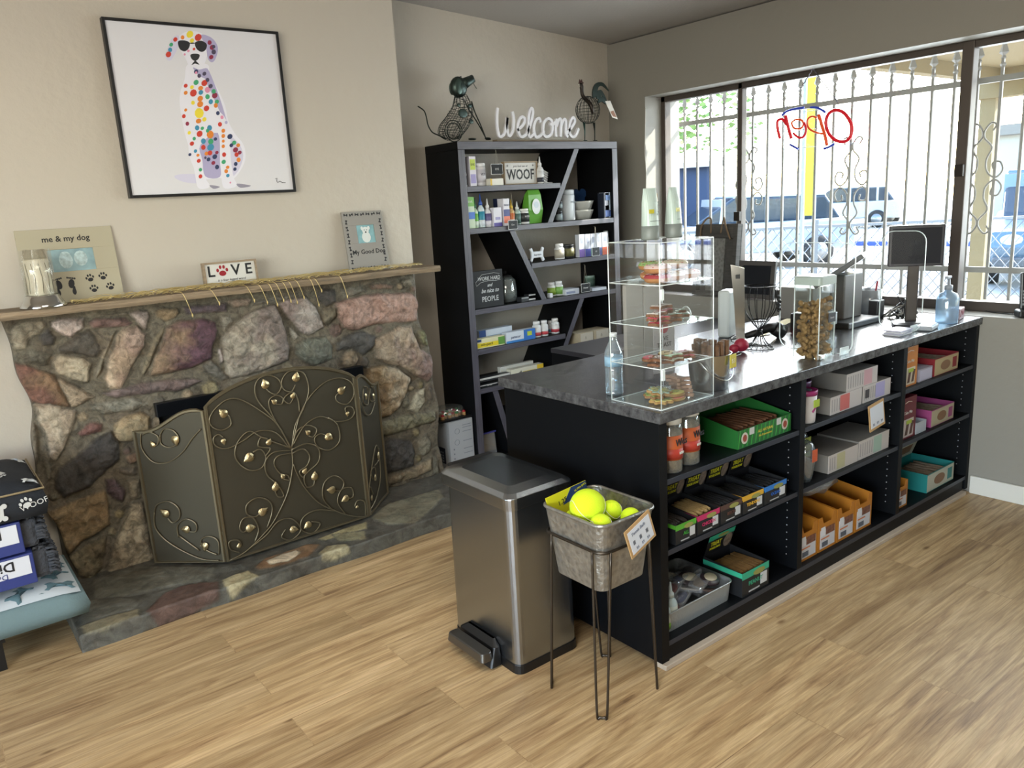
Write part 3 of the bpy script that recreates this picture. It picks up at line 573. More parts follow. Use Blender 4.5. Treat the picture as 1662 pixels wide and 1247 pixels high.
for x, y, r, c in [(895,413,9,3),(895,447,9,4),(895,530,7,4),(886,560,9,3),(903,596,9,9),(925,420,9,5),(945,397,12,6),(985,400,14,3),(932,448,16,3),(967,425,11,4),(968,445,11,7),(1000,433,13,10),(1035,460,13,9),(1000,466,11,6),(965,475,13,4),(930,495,9,5),(965,502,14,4),(1016,490,11,7),(1045,490,10,6),(995,522,13,3),(1040,508,10,4),(960,545,22,5),(985,575,10,5),(957,583,12,4),(1050,545,9,8),(1070,565,8,10),(1060,599,10,3),(950,616,11,7),(975,618,8,6),(1010,616,12,7),(962,645,14,3),(1013,648,17,4),(980,680,12,7),(1016,682,13,6),(1038,670,8,8),(1108,658,12,8),(1076,630,9,4),(1076,655,9,4),(1076,680,7,4),(1076,705,8,4),(912,640,8,5),(936,668,8,6),(925,692,10,3),(980,710,11,3),(1015,710,16,7),(1045,735,8,9),(942,728,8,7),(954,748,7,4),(995,740,9,4),(1012,737,11,3),(1035,755,11,8),(1080,745,10,3),(1078,780,10,6),(958,775,9,3),(1005,768,9,8),(1028,785,9,9),(1046,805,10,8),(966,818,8,6),(966,850,9,3),(1097,806,8,4),(1090,825,9,4),(1098,846,8,7),(1128,688,10,6),(1148,700,9,4),(1115,700,9,8),(1135,722,12,9),(1155,735,9,9),(1140,745,10,3),(1150,770,10,4),(1136,790,9,8),(1132,815,8,8),(915,165,16,5),(955,180,16,3),(925,195,10,5),(880,180,9,4),(845,190,10,3),(825,215,9,6),(820,240,10,7),(812,262,13,3),(1010,205,10,9),(1022,228,11,9),(1030,250,11,13),(1018,275,10,9),(1030,225,8,13),(945,345,10,8),(960,365,9,13),(985,355,9,13),(1000,385,9,13),(890,262,5,10),(908,245,6,10),(935,236,6,3),(1015,415,10,13),(1030,440,10,6),(1110,880,4,10),(1000,630,8,6),(990,760,6,13),(915,745,7,8),(1090,590,7,1),(945,350,6,10)]: spot(x, y, r, c, 1.15, (x * 7 % 10) / 8)
d.build('painted_dog', pm, art)
sg = MB(); sg.tube([(*(lambda q: (q[0], -.029, q[1]))(AP(x, y)),) for x, y in [(1327,862),(1335,858),(1333,872),(1338,880),(1350,872),(1360,880),(1376,880)]], .0012, 5); sg.build('signature', INK, art)

# ---------------- things on the mantel ----------------
def xa(px, py, y=3.83): return at('y', y, px, py).x
GOLD = M('#d3bc80', .3, .55)
xc = (xa(31, 498, 3.79) + xa(107, 492, 3.79)) / 2
t = thing('candle_holder', 'glass hurricane candle holder with pillar candle on a flared chrome base', 'candle holder', (xc, 3.765, MZ + .001))
CHR = M('#c9c9c6', .12, 1)
MB().lathe([(.086, 0), (.088, .004), (.078, .018), (.066, .040), (.064, .048), (.062, .05)], 28).build('base', CHR, t)
MB().lathe([(.060, .05), (.060, .235), (.0575, .235), (.0575, .052)], 28).build('glass_chimney', clear('#ffffff', .03, .03, 0, 'chimney_glass'), t)
cn = MB(); cn.lathe([(.045, .051), (.046, .053), (.046, .19), (.042, .197), (.006, .193)], 24); cn.build('candle', M('#d6cfb8', .5), t)
g = MB()
for i in range(11):
    a = 2 * PI * i / 11 + .2; g.tube([(.0468 * math.cos(a), .0468 * math.sin(a), .06), (.0468 * math.cos(a + .12), .0468 * math.sin(a + .12), .12), (.0468 * math.cos(a - .05), .0468 * math.sin(a - .05), .18)], .0012, 4)
g.build('grass_inlay', M('#6b6a55', .7), t)
def photo_frame(name, label, xl, xr, y, h, col, lean=-.12, win=None, dcol='#7fa0a4'):
    w = xr - xl; f = thing(name, label, 'picture frame', ((xl + xr) / 2, y, MZ + .0015), 0, None, lean); x0, x1, z0, z1 = win
    b = MB(); b.box(-w / 2, w / 2, 0, .014, 0, z0 * h); b.box(-w / 2, w / 2, 0, .014, z1 * h, h); b.box(-w / 2, x0 * w, 0, .014, z0 * h, z1 * h); b.box(x1 * w, w / 2, 0, .014, z0 * h, z1 * h)
    b.build('frame_board', M(col, .6), f, .001)
    p = bx('photograph', M(dcol, .4, vary=.2, vscale=20), (x0 * w, x1 * w, .004, .008, z0 * h, z1 * h), f)
    cx, cz, sw, sh = (x0 + x1) / 2 * w, (z0 + z1) / 2 * h, (x1 - x0) * w / 2, (z1 - z0) * h / 2
    return f, w, h, cx, cz, sw, sh
def disc(mb, x, z, rx, rz, y, dy=.0006, a=0., n=12):
    mb.prism([(x + rx * math.cos(t) * math.cos(a) - rz * math.sin(t) * math.sin(a), z + rx * math.cos(t) * math.sin(a) + rz * math.sin(t) * math.cos(a)) for t in [2 * PI * i / n for i in range(n)]], y - dy, y)
def paw(mb, x, z, s, y, a=0.):
    def P(u, v): return x + s * (u * math.cos(a) - v * math.sin(a)), z + s * (u * math.sin(a) + v * math.cos(a))
    disc(mb, *P(0, -.2), .36 * s, .27 * s, y, a=a)
    for u, v in ((-.46, .12), (-.17, .42), (.17, .42), (.46, .12)): disc(mb, *P(u, v), .13 * s, .19 * s, y, a=a)
def bone(mb, x, z, s, y, a=0.):
    def P(u, v): return x + s * (u * math.cos(a) - v * math.sin(a)), z + s * (u * math.sin(a) + v * math.cos(a))
    mb.prism([P(-.4, -.13), P(.4, -.13), P(.4, .13), P(-.4, .13)], y - .0006, y)
    for u in (-.42, .42):
        for v in (-.17, .17): disc(mb, *P(u, v), .18 * s, .18 * s, y, .0007 + .0001 * (v > 0), n=10)
xl, xr = xa(38, 376, 3.84), xa(172, 366, 3.84); hf = at('y', 3.84, 38, 378).z - MZ
f, w, h, cx, cz, sw, sh = photo_frame('photo_frame', 'cream me and my dog photo frame with black footprints and paw prints', (xl + xr) / 2 - .185, (xl + xr) / 2 + .185, 3.852, hf + .01, '#a59d86', -.13, (-.22, .26, .42, .72), '#86a3a8')
txt('me & my dog', .034, INK, f, .0, -.0005, h * .86, off=.0006)
m = MB(); paw(m, w * .17, h * .3, .030, -.0001, .2); paw(m, w * .31, h * .31, .030, -.0001); paw(m, w * .19, h * .15, .030, -.0001); paw(m, w * .37, h * .16, .030, -.0001, .2)
for s in (-1, 1):
    c0 = -.09; disc(m, c0 * w * 1.1 + s * .024, h * .25, .012, .02, -.0001, a=s * -.2); disc(m, c0 * w * 1.1 + s * .030, h * .14, .008, .014, -.0001)
    m.prism([(c0 * w * 1.1 + s * .024, h * .23), (c0 * w * 1.1 + s * .036, h * .21), (c0 * w * 1.1 + s * .036, h * .14), (c0 * w * 1.1 + s * .026, h * .15)], -.0006, -.0001)
    for k in range(5): disc(m, c0 * w * 1.1 + s * (.012 + k * .007), h * .335 - k * .0015, .0035, .0045, -.0001, n=8)
m.build('printed_footprints', INK, f)['kind'] = 'stuff'
m = MB(); disc(m, cx - sw * .25, cz, sw * .3, sh * .75, .0035); disc(m, cx - sw * .25, cz + sh * .5, sw * .22, sh * .3, .0034); disc(m, cx + sw * .4, cz + .1 * sh, sw * .3, sh * .7, .0035)
m.build('photographed_dogs', M('#a9bdbd', .5, vary=.3, vscale=60), f)
# LOVE sign
xl, xr = xa(328, 421, 3.80), xa(413, 413, 3.80)
t = thing('love_sign', 'small wood framed white LOVE sign with red paw print for the letter O', 'sign', ((xl + xr) / 2, 3.79, MZ + .0015), 0, None, -.06); w = xr - xl + .006; h = .118
b = MB(); b.box(-w / 2, w / 2, 0, .03, 0, .009); b.box(-w / 2, w / 2, 0, .03, h - .009, h); b.box(-w / 2, -w / 2 + .009, 0, .03, .009, h - .009); b.box(w / 2 - .009, w / 2, 0, .03, .009, h - .009); b.build('wood_frame', M('#8f7d66', .6, vary=.2, vscale=12, stretch=(1, 1, 8)), t)
bx('sign_face', M('#c9c7c0', .6), (-w / 2 + .009, w / 2 - .009, .008, .026, .009, h - .009), t)
for s, x in (('L', -.36), ('V', .1), ('E', .34)): txt(s, .070, INK, t, x * w, .0075, h * .62, off=.0014)
m = MB(); paw(m, -.15 * w, h * .62, .047, .0078); m.build('paw_print', M('#8e1520', .5), t)
txt('is a four legged word', .0155, INK, t, 0, .0075, h * .27, shear=.3)
# My Good Dog frame
xl, xr = xa(546, 345, 3.84), xa(634, 338, 3.84); hf = at('y', 3.86, 546, 345).z - MZ
f, w, h, cx, cz, sw, sh = photo_frame('photo_frame', 'grey My Good Dog photo frame bordered with little black bones', (xl + xr) / 2 - .118, (xl + xr) / 2 + .118, 3.83, hf, '#8b8781', -.13, (-.19, .25, .47, .77), '#7fa9ae')
txt('My Good Dog', .033, INK, f, .03 * w, -.0005, h * .32, off=.0004)
m = MB()
for i in range(7):
    u = -.41 + .82 * i / 6; bone(m, u * w, h * .95, .019, -.0001, .25 if i % 2 else -.1); bone(m, u * w, h * .05, .019, -.0001, .2 if i % 2 else -.2)
for i in range(7):
    v = .17 + .66 * i / 6; bone(m, -.42 * w, h * v, .019, -.0001, 1.6 + .15 * (i % 3 - 1)); bone(m, .42 * w, h * v, .019, -.0001, 1.5 + .15 * (i % 3 - 1))
m.build('bone_border', INK, f)
m = MB(); disc(m, cx, cz - sh * .35, sw * .5, sh * .62, .0035); disc(m, cx, cz + sh * .38, sw * .38, sh * .42, .0033)
for s in (-1, 1): disc(m, cx + s * sw * .38, cz + sh * .65, sw * .14, sh * .22, .0032)
m.build('photographed_dog', M('#cfd3cf', .5), f)
m = MB(); disc(m, cx - sw * .13, cz + sh * .45, sw * .05, sh * .06, .003, n=8); disc(m, cx + sw * .13, cz + sh * .45, sw * .05, sh * .06, .003, n=8); disc(m, cx, cz + sh * .2, sw * .09, sh * .1, .003, n=8); m.build('dog_face', INK, f)
# gold garland
g = MB(); rg = random.Random(4)
for i in range(330):
    x = rg.uniform(.56, 2.28) if i > 120 else rg.uniform(.9, 2.0); y = rg.uniform(3.72, 3.765); a = rg.uniform(-.5, .5) + (PI if rg.random() < .5 else 0); L = rg.uniform(.05, .13); z = MZ + .002 + rg.uniform(0, .013) * (1 if x > .7 else .4)
    p = [(x + L * math.cos(a) * k / 3, max(3.695, y + L * math.sin(a) * k / 3 * .5), z + (.012 * math.sin(k) if k else 0) + .001 * k) for k in range(4)]
    p = [(max(.56, min(2.3, q[0])), q[1], q[2]) for q in p]; g.tube(p, rg.choice([.0008, .0011, .0016]), 3)
for px in (295, 342, 400, 421, 437, 448, 460, 470, 482, 505, 512, 553):
    x = xa(px, 480, 3.69); L = rg.uniform(.05, .13) if px not in (437, 295) else .1
    g.tube(smooth([(x - .02, 3.72, MZ + .006), (x, 3.684, MZ + .004), (x + .015, 3.675, MZ - L * .4), (x + .03, 3.678, MZ - L)], 4), .0014, 4)
    g.ell((x + .03, 3.678, MZ - L), (.0035, .0035, .010), 6, 4)
tag(g.build('gold_garland', GOLD), 'tangled garland of metallic gold grass stems lying along the mantel', 'garland', kind='stuff')

# ---------------- dog beds stacked at the left ----------------
t = thing('low_rack', 'low black rack under the stacked dog beds', 'rack', (-.25, 3.5, 0))
b = MB(); b.box(-.36, .33, -.17, .24, .118, .145); b.build('rack_top', BLK, t)
for x in (-.34, .28):
    for y in (-.15, .2): bx('leg', BLK, (x, x + .04, y, y + .03, 0, .118), t)
def cushion(x0, x1, y0, y1, z0, z1, puff):
    mb = MB(); n = 14; vs = []; L = []
    for j in range(n + 1):
        for i in range(n + 1):
            u, v = i / n, j / n; e = (1 - (2 * u - 1) ** 6) * (1 - (2 * v - 1) ** 6); w_ = .004 * math.sin(i * 2.1 + j * 1.3)
            vs.append((x0 + (x1 - x0) * u, y0 + (y1 - y0) * v, z1 + puff * e ** .6 + w_ * e))
    k = len(vs)
    for j in range(n + 1):
        for i in range(n + 1): vs.append((vs[j * (n + 1) + i][0], vs[j * (n + 1) + i][1], z0))
    fs = [(j * (n + 1) + i, j * (n + 1) + i + 1, (j + 1) * (n + 1) + i + 1, (j + 1) * (n + 1) + i) for j in range(n) for i in range(n)]
    fs += [tuple(k + q for q in f[::-1]) for f in fs[:]]
    ring = [i for i in range(n + 1)] + [(j) * (n + 1) + n for j in range(1, n + 1)] + [n * (n + 1) + i for i in range(n - 1, -1, -1)] + [j * (n + 1) for j in range(n - 1, 0, -1)]
    # bulging sides
    o = len(vs); R_ = len(ring); mid = []
    for q in ring:
        p = vs[q]; cx, cy = (x0 + x1) / 2, (y0 + y1) / 2; mid.append((p[0] + (.012 if p[0] > cx + .49 * (x1 - x0) else -.012 if p[0] < cx - .49 * (x1 - x0) else 0), p[1] + (.012 if p[1] > cy + .49 * (y1 - y0) else -.012 if p[1] < cy - .49 * (y1 - y0) else 0), (z0 + z1) / 2))
    vs += mid
    for i in range(R_):
        j = (i + 1) % R_; fs += [(ring[i], o + i, o + j, ring[j]), (o + i, k + ring[i], k + ring[j], o + j)]
    return mb.add(vs, fs, None, True)
TEAL = M('#65797b', .85, bump=.2, bscale=120)
bed = thing('dog_bed', 'teal and white dog bed with bone pattern, lowest of the stack', 'dog bed', (-.15, 3.54, .146))
cushion(-.45, .512, -.24, .235, 0, .085, .045).build('cushion', TEAL, bed)
def on_top(z1, puff, x0, x1, y0, y1):
    def zf(x, y):
        u = (x - x0) / (x1 - x0); v = (y - y0) / (y1 - y0); e = max(0, (1 - (2 * u - 1) ** 6) * (1 - (2 * v - 1) ** 6)); return z1 + puff * e ** .6
    return zf
zf = on_top(.085, .045, -.45, .512, -.24, .235)
def drape(mb, poly, zf, d=.0035, n=5):
    """lay a filled outline on the curved top"""
    c = (sum(p[0] for p in poly) / len(poly), sum(p[1] for p in poly) / len(poly)); k = len(poly); vs = [(c[0], c[1], zf(*c) + d)]
    for r in range(1, n + 1):
        for x, y in poly: a = c[0] + (x - c[0]) * r / n; b_ = c[1] + (y - c[1]) * r / n; vs.append((a, b_, zf(a, b_) + (d if r < n else d * .3)))
    fs = [(0, 1 + i, 1 + (i + 1) % k) for i in range(k)]
    for r in range(n - 1): fs += [(1 + r * k + i, 1 + (r + 1) * k + i, 1 + (r + 1) * k + (i + 1) % k, 1 + r * k + (i + 1) % k) for i in range(k)]
    mb.add(vs, fs, None, True)
mb = MB(); q = [(-.44, -.23), (0, -.23), (.25, -.23), (.50, -.23), (.50, 0), (.50, .225), (0, .225), (-.44, .225)]
drape(mb, [(p.x, p.y) for p in [Vector((*a, 0)).lerp(Vector((*b_, 0)), s / 4) for a, b_ in zip(q, q[1:] + q[:1]) for s in range(4)]], zf, .002, 12)
mb.build('white_top_panel', M('#b9c0c4', .85), bed)
def bone_poly(x, y, s, a):
    o = [(-.5, .12), (-.62, .3), (-.45, .38), (-.33, .16), (.33, .16), (.45, .38), (.62, .3), (.5, .12), (.5, -.12), (.62, -.3), (.45, -.38), (.33, -.16), (-.33, -.16), (-.45, -.38), (-.62, -.3), (-.5, -.12)]
    return [(x + s * (u * math.cos(a) - v * math.sin(a)), y + s * (u * math.sin(a) + v * math.cos(a))) for u, v in o]
mb = MB()
for i in range(7):
    for j in range(4): drape(mb, bone_poly(-.37 + .135 * i, -.17 + .115 * j, .085, .9 if (i + j) % 2 else -.1), zf, .0055, 4)
mb.build('bone_print', M('#56727a', .85), bed)
CH = M('#3a3c41', .95, bump=1., bscale=60)
def rug(name, z, label, xr, rnd):
    t = thing(name, label, 'doormat', (-.1, 3.52, z), 0, 'folded chenille doormats'); mb = MB(); r = random.Random(rnd)
    mb.box(-.4, xr, -.19, .2, .0, .115); mb.build('folded_mat', CH, t, .02)
    s = MB()
    for i in range(260):
        yy = r.uniform(-.20, .2); zz = r.uniform(.02, .110); s.tube([(xr - .01, yy, zz), (xr + .012, yy, zz), (xr + .026, yy + r.uniform(-.006, .006), zz - .012)], .006, 5)
    for i in range(120):
        xx = r.uniform(xr - .1, xr); yy = r.uniform(-.18, .19); s.tube([(xx, yy, .108), (xx + .005, yy, .122), (xx + .014, yy, .118)], .0055, 5)
    s.build('noodle_pile', CH, t)['kind'] = 'stuff'
    w = MB(); w.prism([(-.21, -.002), (-.21, .119), (.21, .119), (.21, -.002), (.20, -.002), (.20, .1155), (-.2, .1155), (-.2, -.002)], -.39, xr - .055, ax='x')
    w.build('paper_sleeve', M('#2a3570', .5), t, .004)
    l = MB(); l.box(-.39, xr - .068, -.2125, -.2102, .04, .112); l.build('white_label', M('#c7c9cf', .5), t, .001)
    txt('Dirty Dog', .052, INK, t, xr - .225, -.2131, .087, rot=(PI / 2, PI, 0), off=.001); txt('Doormat', .03, M('#2a3570', .5), t, xr - .2, -.2131, .052, rot=(PI / 2, PI, 0))
    return t
rug('doormat', .325, 'lower folded grey chenille doormat in a blue and white paper sleeve', .375, 1)
rug('doormat', .4535, 'upper folded grey chenille doormat in a blue and white paper sleeve', .355, 2)
bb = thing('dog_bed', 'black dog bed printed with bones, paws and WOOF, topmost of the stack', 'dog bed', (-.15, 3.54, .5825))
cushion(-.45, .44, -.24, .24, 0, .10, .05).build('cushion', M('#14181f', .85, bump=.15, bscale=200), bb)
p = MB(); p.tube([(-.45, -.245, .102), (.445, -.245, .102), (.445, .24, .102)], .004, 6); p.build('piping', M('#9c8a68', .7), bb)
wf = on_top(.10, .05, -.45, .44, -.24, .24); WB = M('#b7b7b4', .8)
mb = MB()
for i in range(10):
    for j in range(4):
        if (i + j) % 3 == 0: drape(mb, bone_poly(-.4 + .09 * i, -.19 + .11 * j, .042, (i * 2 + j) * .7), wf, .009, 2)
for i, x in enumerate((-.3, -.16, -.02, .09, .20, .30, .38)):
    if i % 2: bone(mb, x, .045, .055, -.253, 1.5 if i % 4 == 1 else .1)
    else: paw(mb, x, .06, .038, -.253, .3)
mb.build('printed_bones', WB, bb)['kind'] = 'stuff'
for x, z, a in ((.155, .075, .3), (.405, .05, .2), (-.1, .06, 1.4)): txt('WOOF', .03, WB, bb, x, -.2535, z, rot=(PI / 2, a, 0), name='printed_word')
for i, (x, y, a) in enumerate(((.3, -.15, .5), (.18, -.03, 2.4), (.33, .1, 1.2), (.05, -.17, .2))): txt('WOOF', .034, WB, bb, x, y, wf(x, y) + .004, rot=(0, 0, a), name='printed_word')
# ---------------- bookcase ----------------
BW = [M('#08090c', .5), M('#4c4a53', .4, vary=.35, vscale=6, stretch=(1, 8, 30))]; BV = [M('#08090c', .5), M('#4c4a53', .4, vary=.35, vscale=6, stretch=(30, 8, 1))]  # light caught by front edges and shade on other faces put into colour
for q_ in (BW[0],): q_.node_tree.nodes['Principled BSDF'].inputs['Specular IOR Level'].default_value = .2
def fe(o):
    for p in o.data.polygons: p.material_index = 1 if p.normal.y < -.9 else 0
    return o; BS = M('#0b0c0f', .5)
BX0, BX1, BY, BH = 2.672, 3.963, 3.895, 1.978
bc = thing('bookcase', 'tall dark wood bookcase with open back, shelves and slanting dividers, against the back wall', 'bookcase', (BX0, BY, 0))
wB = BX1 - BX0; BD = YW - BY - .004
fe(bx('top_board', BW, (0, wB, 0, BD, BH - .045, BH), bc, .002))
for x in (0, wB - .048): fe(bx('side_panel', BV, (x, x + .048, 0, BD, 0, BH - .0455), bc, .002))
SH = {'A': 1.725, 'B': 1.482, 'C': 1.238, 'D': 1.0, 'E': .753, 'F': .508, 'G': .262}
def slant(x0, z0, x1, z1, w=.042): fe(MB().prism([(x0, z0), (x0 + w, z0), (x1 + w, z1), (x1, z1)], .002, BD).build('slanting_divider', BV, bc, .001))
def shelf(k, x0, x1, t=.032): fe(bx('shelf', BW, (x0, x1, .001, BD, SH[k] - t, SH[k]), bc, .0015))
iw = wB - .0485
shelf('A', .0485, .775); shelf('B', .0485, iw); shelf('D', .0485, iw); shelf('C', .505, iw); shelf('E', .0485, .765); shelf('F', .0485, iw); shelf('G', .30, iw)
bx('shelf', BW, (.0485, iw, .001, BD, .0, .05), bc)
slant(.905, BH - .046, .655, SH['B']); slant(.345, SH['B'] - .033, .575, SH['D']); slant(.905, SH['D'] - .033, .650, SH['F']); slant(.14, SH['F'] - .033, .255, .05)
ZF6, ZF7 = (660, 100, 4.454), (700, 360, 3.4636)
def span(fr, x0, x1, y0, y1, yf):
    a = at('y', yf, x0, (y0 + y1) / 2, fr); b = at('y', yf, x1, (y0 + y1) / 2, fr); t = at('y', yf, (x0 + x1) / 2, y0, fr); w = b.x - a.x; return min(max((a.x + b.x) / 2, 2.7225 + w / 2), 3.912 - w / 2), w, t.z
def stock_box(name, label, cat, cx, yf, z, w, d, h, col, group=None, dec=(), tx=(), rz=0, rough=.45):
    t = thing(name, label, cat, (cx, yf, z + .0005), rz, group)
    bx('carton', M(col, rough), (-w / 2, w / 2, 0, d, 0, h), t, .001)
    for i, (u0, u1, v0, v1, c) in enumerate(dec): bx('printed_panel', M(c, .45), (-w / 2 + u0 * w, -w / 2 + u1 * w, -.0004 - .0003 * (i + 1), .0005, v0 * h, v1 * h), t)
    for s, u, v, hf, c in tx: txt(s, hf * h, M(c, .5), t, (u - .5) * w, -.0008 - .0003 * len(dec), v * h, ext=.0003)
    return t
def BXI(fr, x0, x1, y0, y1, k, label, col, dec=(), tx=(), d=.06, yf=3.92, name='product_box', cat='box', group=None, dz=0, zs=None):
    z = (zs if zs is not None else SH[k]) + dz; cx, w, zt = span(fr, x0, x1, y0, y1, yf); return stock_box(name, label, cat, cx, yf, z, w, d, max(.012, zt - z), col, group, dec, tx)
def vessel(kind, name, label, cat, cx, cy, z, w, h, col, cap, lab, group=None, mat=None, tx=None, lab2=None):
    t = thing(name, label, cat, (cx, cy, z + .0005), 0, group); r = w / 2; body = mat or M(col, .35)
    if kind == 'pill':
        MB().lathe([(r * .94, 0), (r, .004), (r, h * .68), (r * .8, h * .76), (r * .7, h * .78), (r * .7, h * .8)], 18).build('bottle_body', body, t)
        MB().lathe([(r * .78, h * .8), (r * .78, h * .985), (r * .7, h)], 18).build('cap', M(cap, .4), t); lo, hi, lr = .1, .62, r
    elif kind == 'drop':
        MB().lathe([(r * .94, 0), (r, .004), (r, h * .52), (r * .75, h * .6), (r * .45, h * .63), (r * .45, h * .66)], 16).build('bottle_body', body, t)
        MB().lathe([(r * .55, h * .66), (r * .55, h * .74), (r * .3, h * .78), (r * .12, h)], 14).build('pointed_cap', M(cap, .4), t); lo, hi, lr = .06, .48, r
    else:
        MB().lathe([(r * .95, 0), (r, .004), (r, h * .80), (r * .93, h * .83)], 22).build('jar_body', body, t)
        MB().lathe([(r * .97, h * .83), (r * .97, h * .97), (r * .9, h)], 22).build('lid', M(cap, .4), t); lo, hi, lr = .15, .72, r
    if lab:
        MB().lathe([(lr + .0006, h * lo), (lr + .0006, h * hi)], 20).build('wrap_label', M(lab, .5), t)
        if lab2: MB().lathe([(lr + .001, h * lo), (lr + .001, h * (lo + (hi - lo) * .4))], 20).build('label_band', M(lab2, .5), t)
    if tx:
        for s, v, sz, c in tx: txt(s, sz, M(c, .5), t, 0, -lr - .0015, v * h, ext=.0006)
    return t
def V(kind, fr, x0, x1, y0, y1, k, label, col, cap, lab, dy=.0, group=None, mat=None, tx=None, lab2=None, name=None, cat='bottle', dz=0):
    z = SH[k] + dz; cx, w, zt = span(fr, x0, x1, y0, y1, 3.93 + dy); w *= .94
    return vessel(kind, name or {'pill': 'pill_bottle', 'drop': 'dropper_bottle'}.get(kind, 'jar'), label, cat, cx, 3.93 + dy + w / 2, z, w, zt - z, col, cap, lab, group, mat, tx, lab2)
# shelf A
V('drop', ZF6, 414, 442, 735, 890, 'A', 'white eye wash bottle at the left end of the top shelf', '#c9c9c9', '#d9d9d9', '#3a3c44')
BXI(ZF6, 443, 455, 690, 885, 'A', 'narrow navy box behind a white bottle on the top shelf', '#1c2444', d=.05, yf=3.96)
BXI(ZF6, 456, 502, 685, 885, 'A', 'white and lime medicine box on the top shelf', '#c9c5cf', [(.1, .9, .55, .9, '#a8ba3c'), (.1, .9, .1, .4, '#8f86b5')], [('EYE', .5, .72, .1, '#22222a')])
V('jar', ZF6, 510, 592, 733, 885, 'A', 'wide white pot with white lid on the top shelf', '#cfcdd0', '#d8d8d8', '#c4c0c6', tx=[('VET', .5, .02, '#5b5b66')])
BXI(ZF6, 606, 700, 846, 885, 'A', 'flat white and yellow carton lying in front of the WOOF sign', '#cfccc0', [(0, .12, 0, 1, '#c9a52c')], d=.05, yf=3.90)
cx, w, zt = span(ZF6, 706, 948, 722, 878, 3.955); h = zt - SH['A']
t = thing('woof_sign', 'white plank WOOF sign in a natural wood frame on the top shelf', 'sign', (cx, 3.955, SH['A'] + .0005))
b = MB(); b.box(-w / 2, w / 2, 0, .03, 0, .007); b.box(-w / 2, w / 2, 0, .03, h - .007, h); b.box(-w / 2, -w / 2 + .007, 0, .03, .007, h - .007); b.box(w / 2 - .007, w / 2, 0, .03, .007, h - .007); b.build('wood_frame', M('#8f7c62', .6), t)
b = MB()
for i in range(3): b.box(-w / 2 + .007, w / 2 - .007, .008, .02, .007 + i * (h - .014) / 3, .006 + (i + 1) * (h - .014) / 3)
b.build('plank_face', M('#c4c2be', .6), t)
txt('WOOF', h * .62, INK, t, 0, .0075, h * .42, sx=.8, off=.0016); txt('you had me at', h * .14, M('#6d6d70', .6), t, 0, .0075, h * .80, shear=.3)
m = MB(); paw(m, -w * .38, h * .82, .010, .0078); paw(m, w * .38, h * .82, .010, .0078); m.build('paw_prints', INK, t)['kind'] = 'stuff'
V('drop', ZF6, 958, 1000, 685, 872, 'A', 'white ear cleaner bottle with black label right of the WOOF sign', '#cfcfcf', '#dadada', '#d0d0d0', lab2='#33343c')
a = thing('vial_rack', 'rack of small white vials leaning at the right of the top shelf', 'rack', (3.39, 3.935, SH['A'] + .0005)); a.rotation_euler = (0, 0, .2)
bx('rack_base', M('#8e8c8a', .5), (-.06, .03, 0, .05, 0, .006), a)
for i in range(5):
    v_ = MB(); T = Matrix.Translation((-.005 + i * .008, .02 + i * .004, .007 + i * .014)) @ Matrix.Rotation(-1.2, 4, 'Y'); v_.lathe([(.007, 0), (.007, .05), (.005, .055)], 10, T=Matrix.Translation((0, 0, 0)) @ T); v_.build('vial', M('#bab7b2', .4), a)
# hanging chalk tags
def tag_shape(s):
    o = []
    for i in range(40):
        t_ = 2 * PI * i / 40; c_, s_ = math.cos(t_), math.sin(t_); x = .5 * math.copysign(abs(c_) ** .45, c_); y = .36 * math.copysign(abs(s_) ** .45, s_)
        k = 1 + .07 * math.cos(4 * t_ + PI) ; o.append((x * k * s, y * k * s))
    return o
def chalk_tag(label, fr, x, y, wd, ztop, text, yf=3.884):
    c = at('y', yf, x, y, fr); t = thing('chalk_tag', label, 'tag', (c.x, yf, c.z), random.uniform(-.15, .15), 'hanging chalkboard tags'); s = wd
    MB().prism([(a_ * 1.08, b_ * 1.1) for a_, b_ in tag_shape(s)], .0, .003).build('white_border', M('#c9c9c9', .6), t)
    MB().prism(tag_shape(s), -.001, .0).build('chalk_face', M('#17191b', .7), t)
    txt(text, s * .2, M('#b9b9b9', .7), t, 0, -.0014, 0)
    q = MB()
    for sg_ in (-1, 1): q.tube([(sg_ * s * .18, .001, s * .36), (0, .001, max(s * .5, ztop - c.z))], .0009, 4)
    q.tube([(0, .001, max(s * .5, ztop - c.z)), (0, .014, max(s * .5, ztop - c.z) + .002)], .0009, 4)
    q.build('twine', M('#8c8576', .8), t)
chalk_tag('black chalk tag reading EYE hanging on the top shelf', ZF6, 653, 778, .082, BH - .05, 'EYE', 3.89)
chalk_tag('small scalloped chalk tag hanging over the second shelf edge', ZF6, 769, 1180, .074, SH['A'] - .05, 'Ears')
chalk_tag('scalloped chalk tag hanging below the row of tall slim boxes', ZF7, 926, 167, .078, SH['B'] - .05, 'Oil')
chalk_tag('scalloped chalk tag hanging over the flat white boxes', ZF7, 868, 371, .078, SH['C'] - .05, 'Dental')
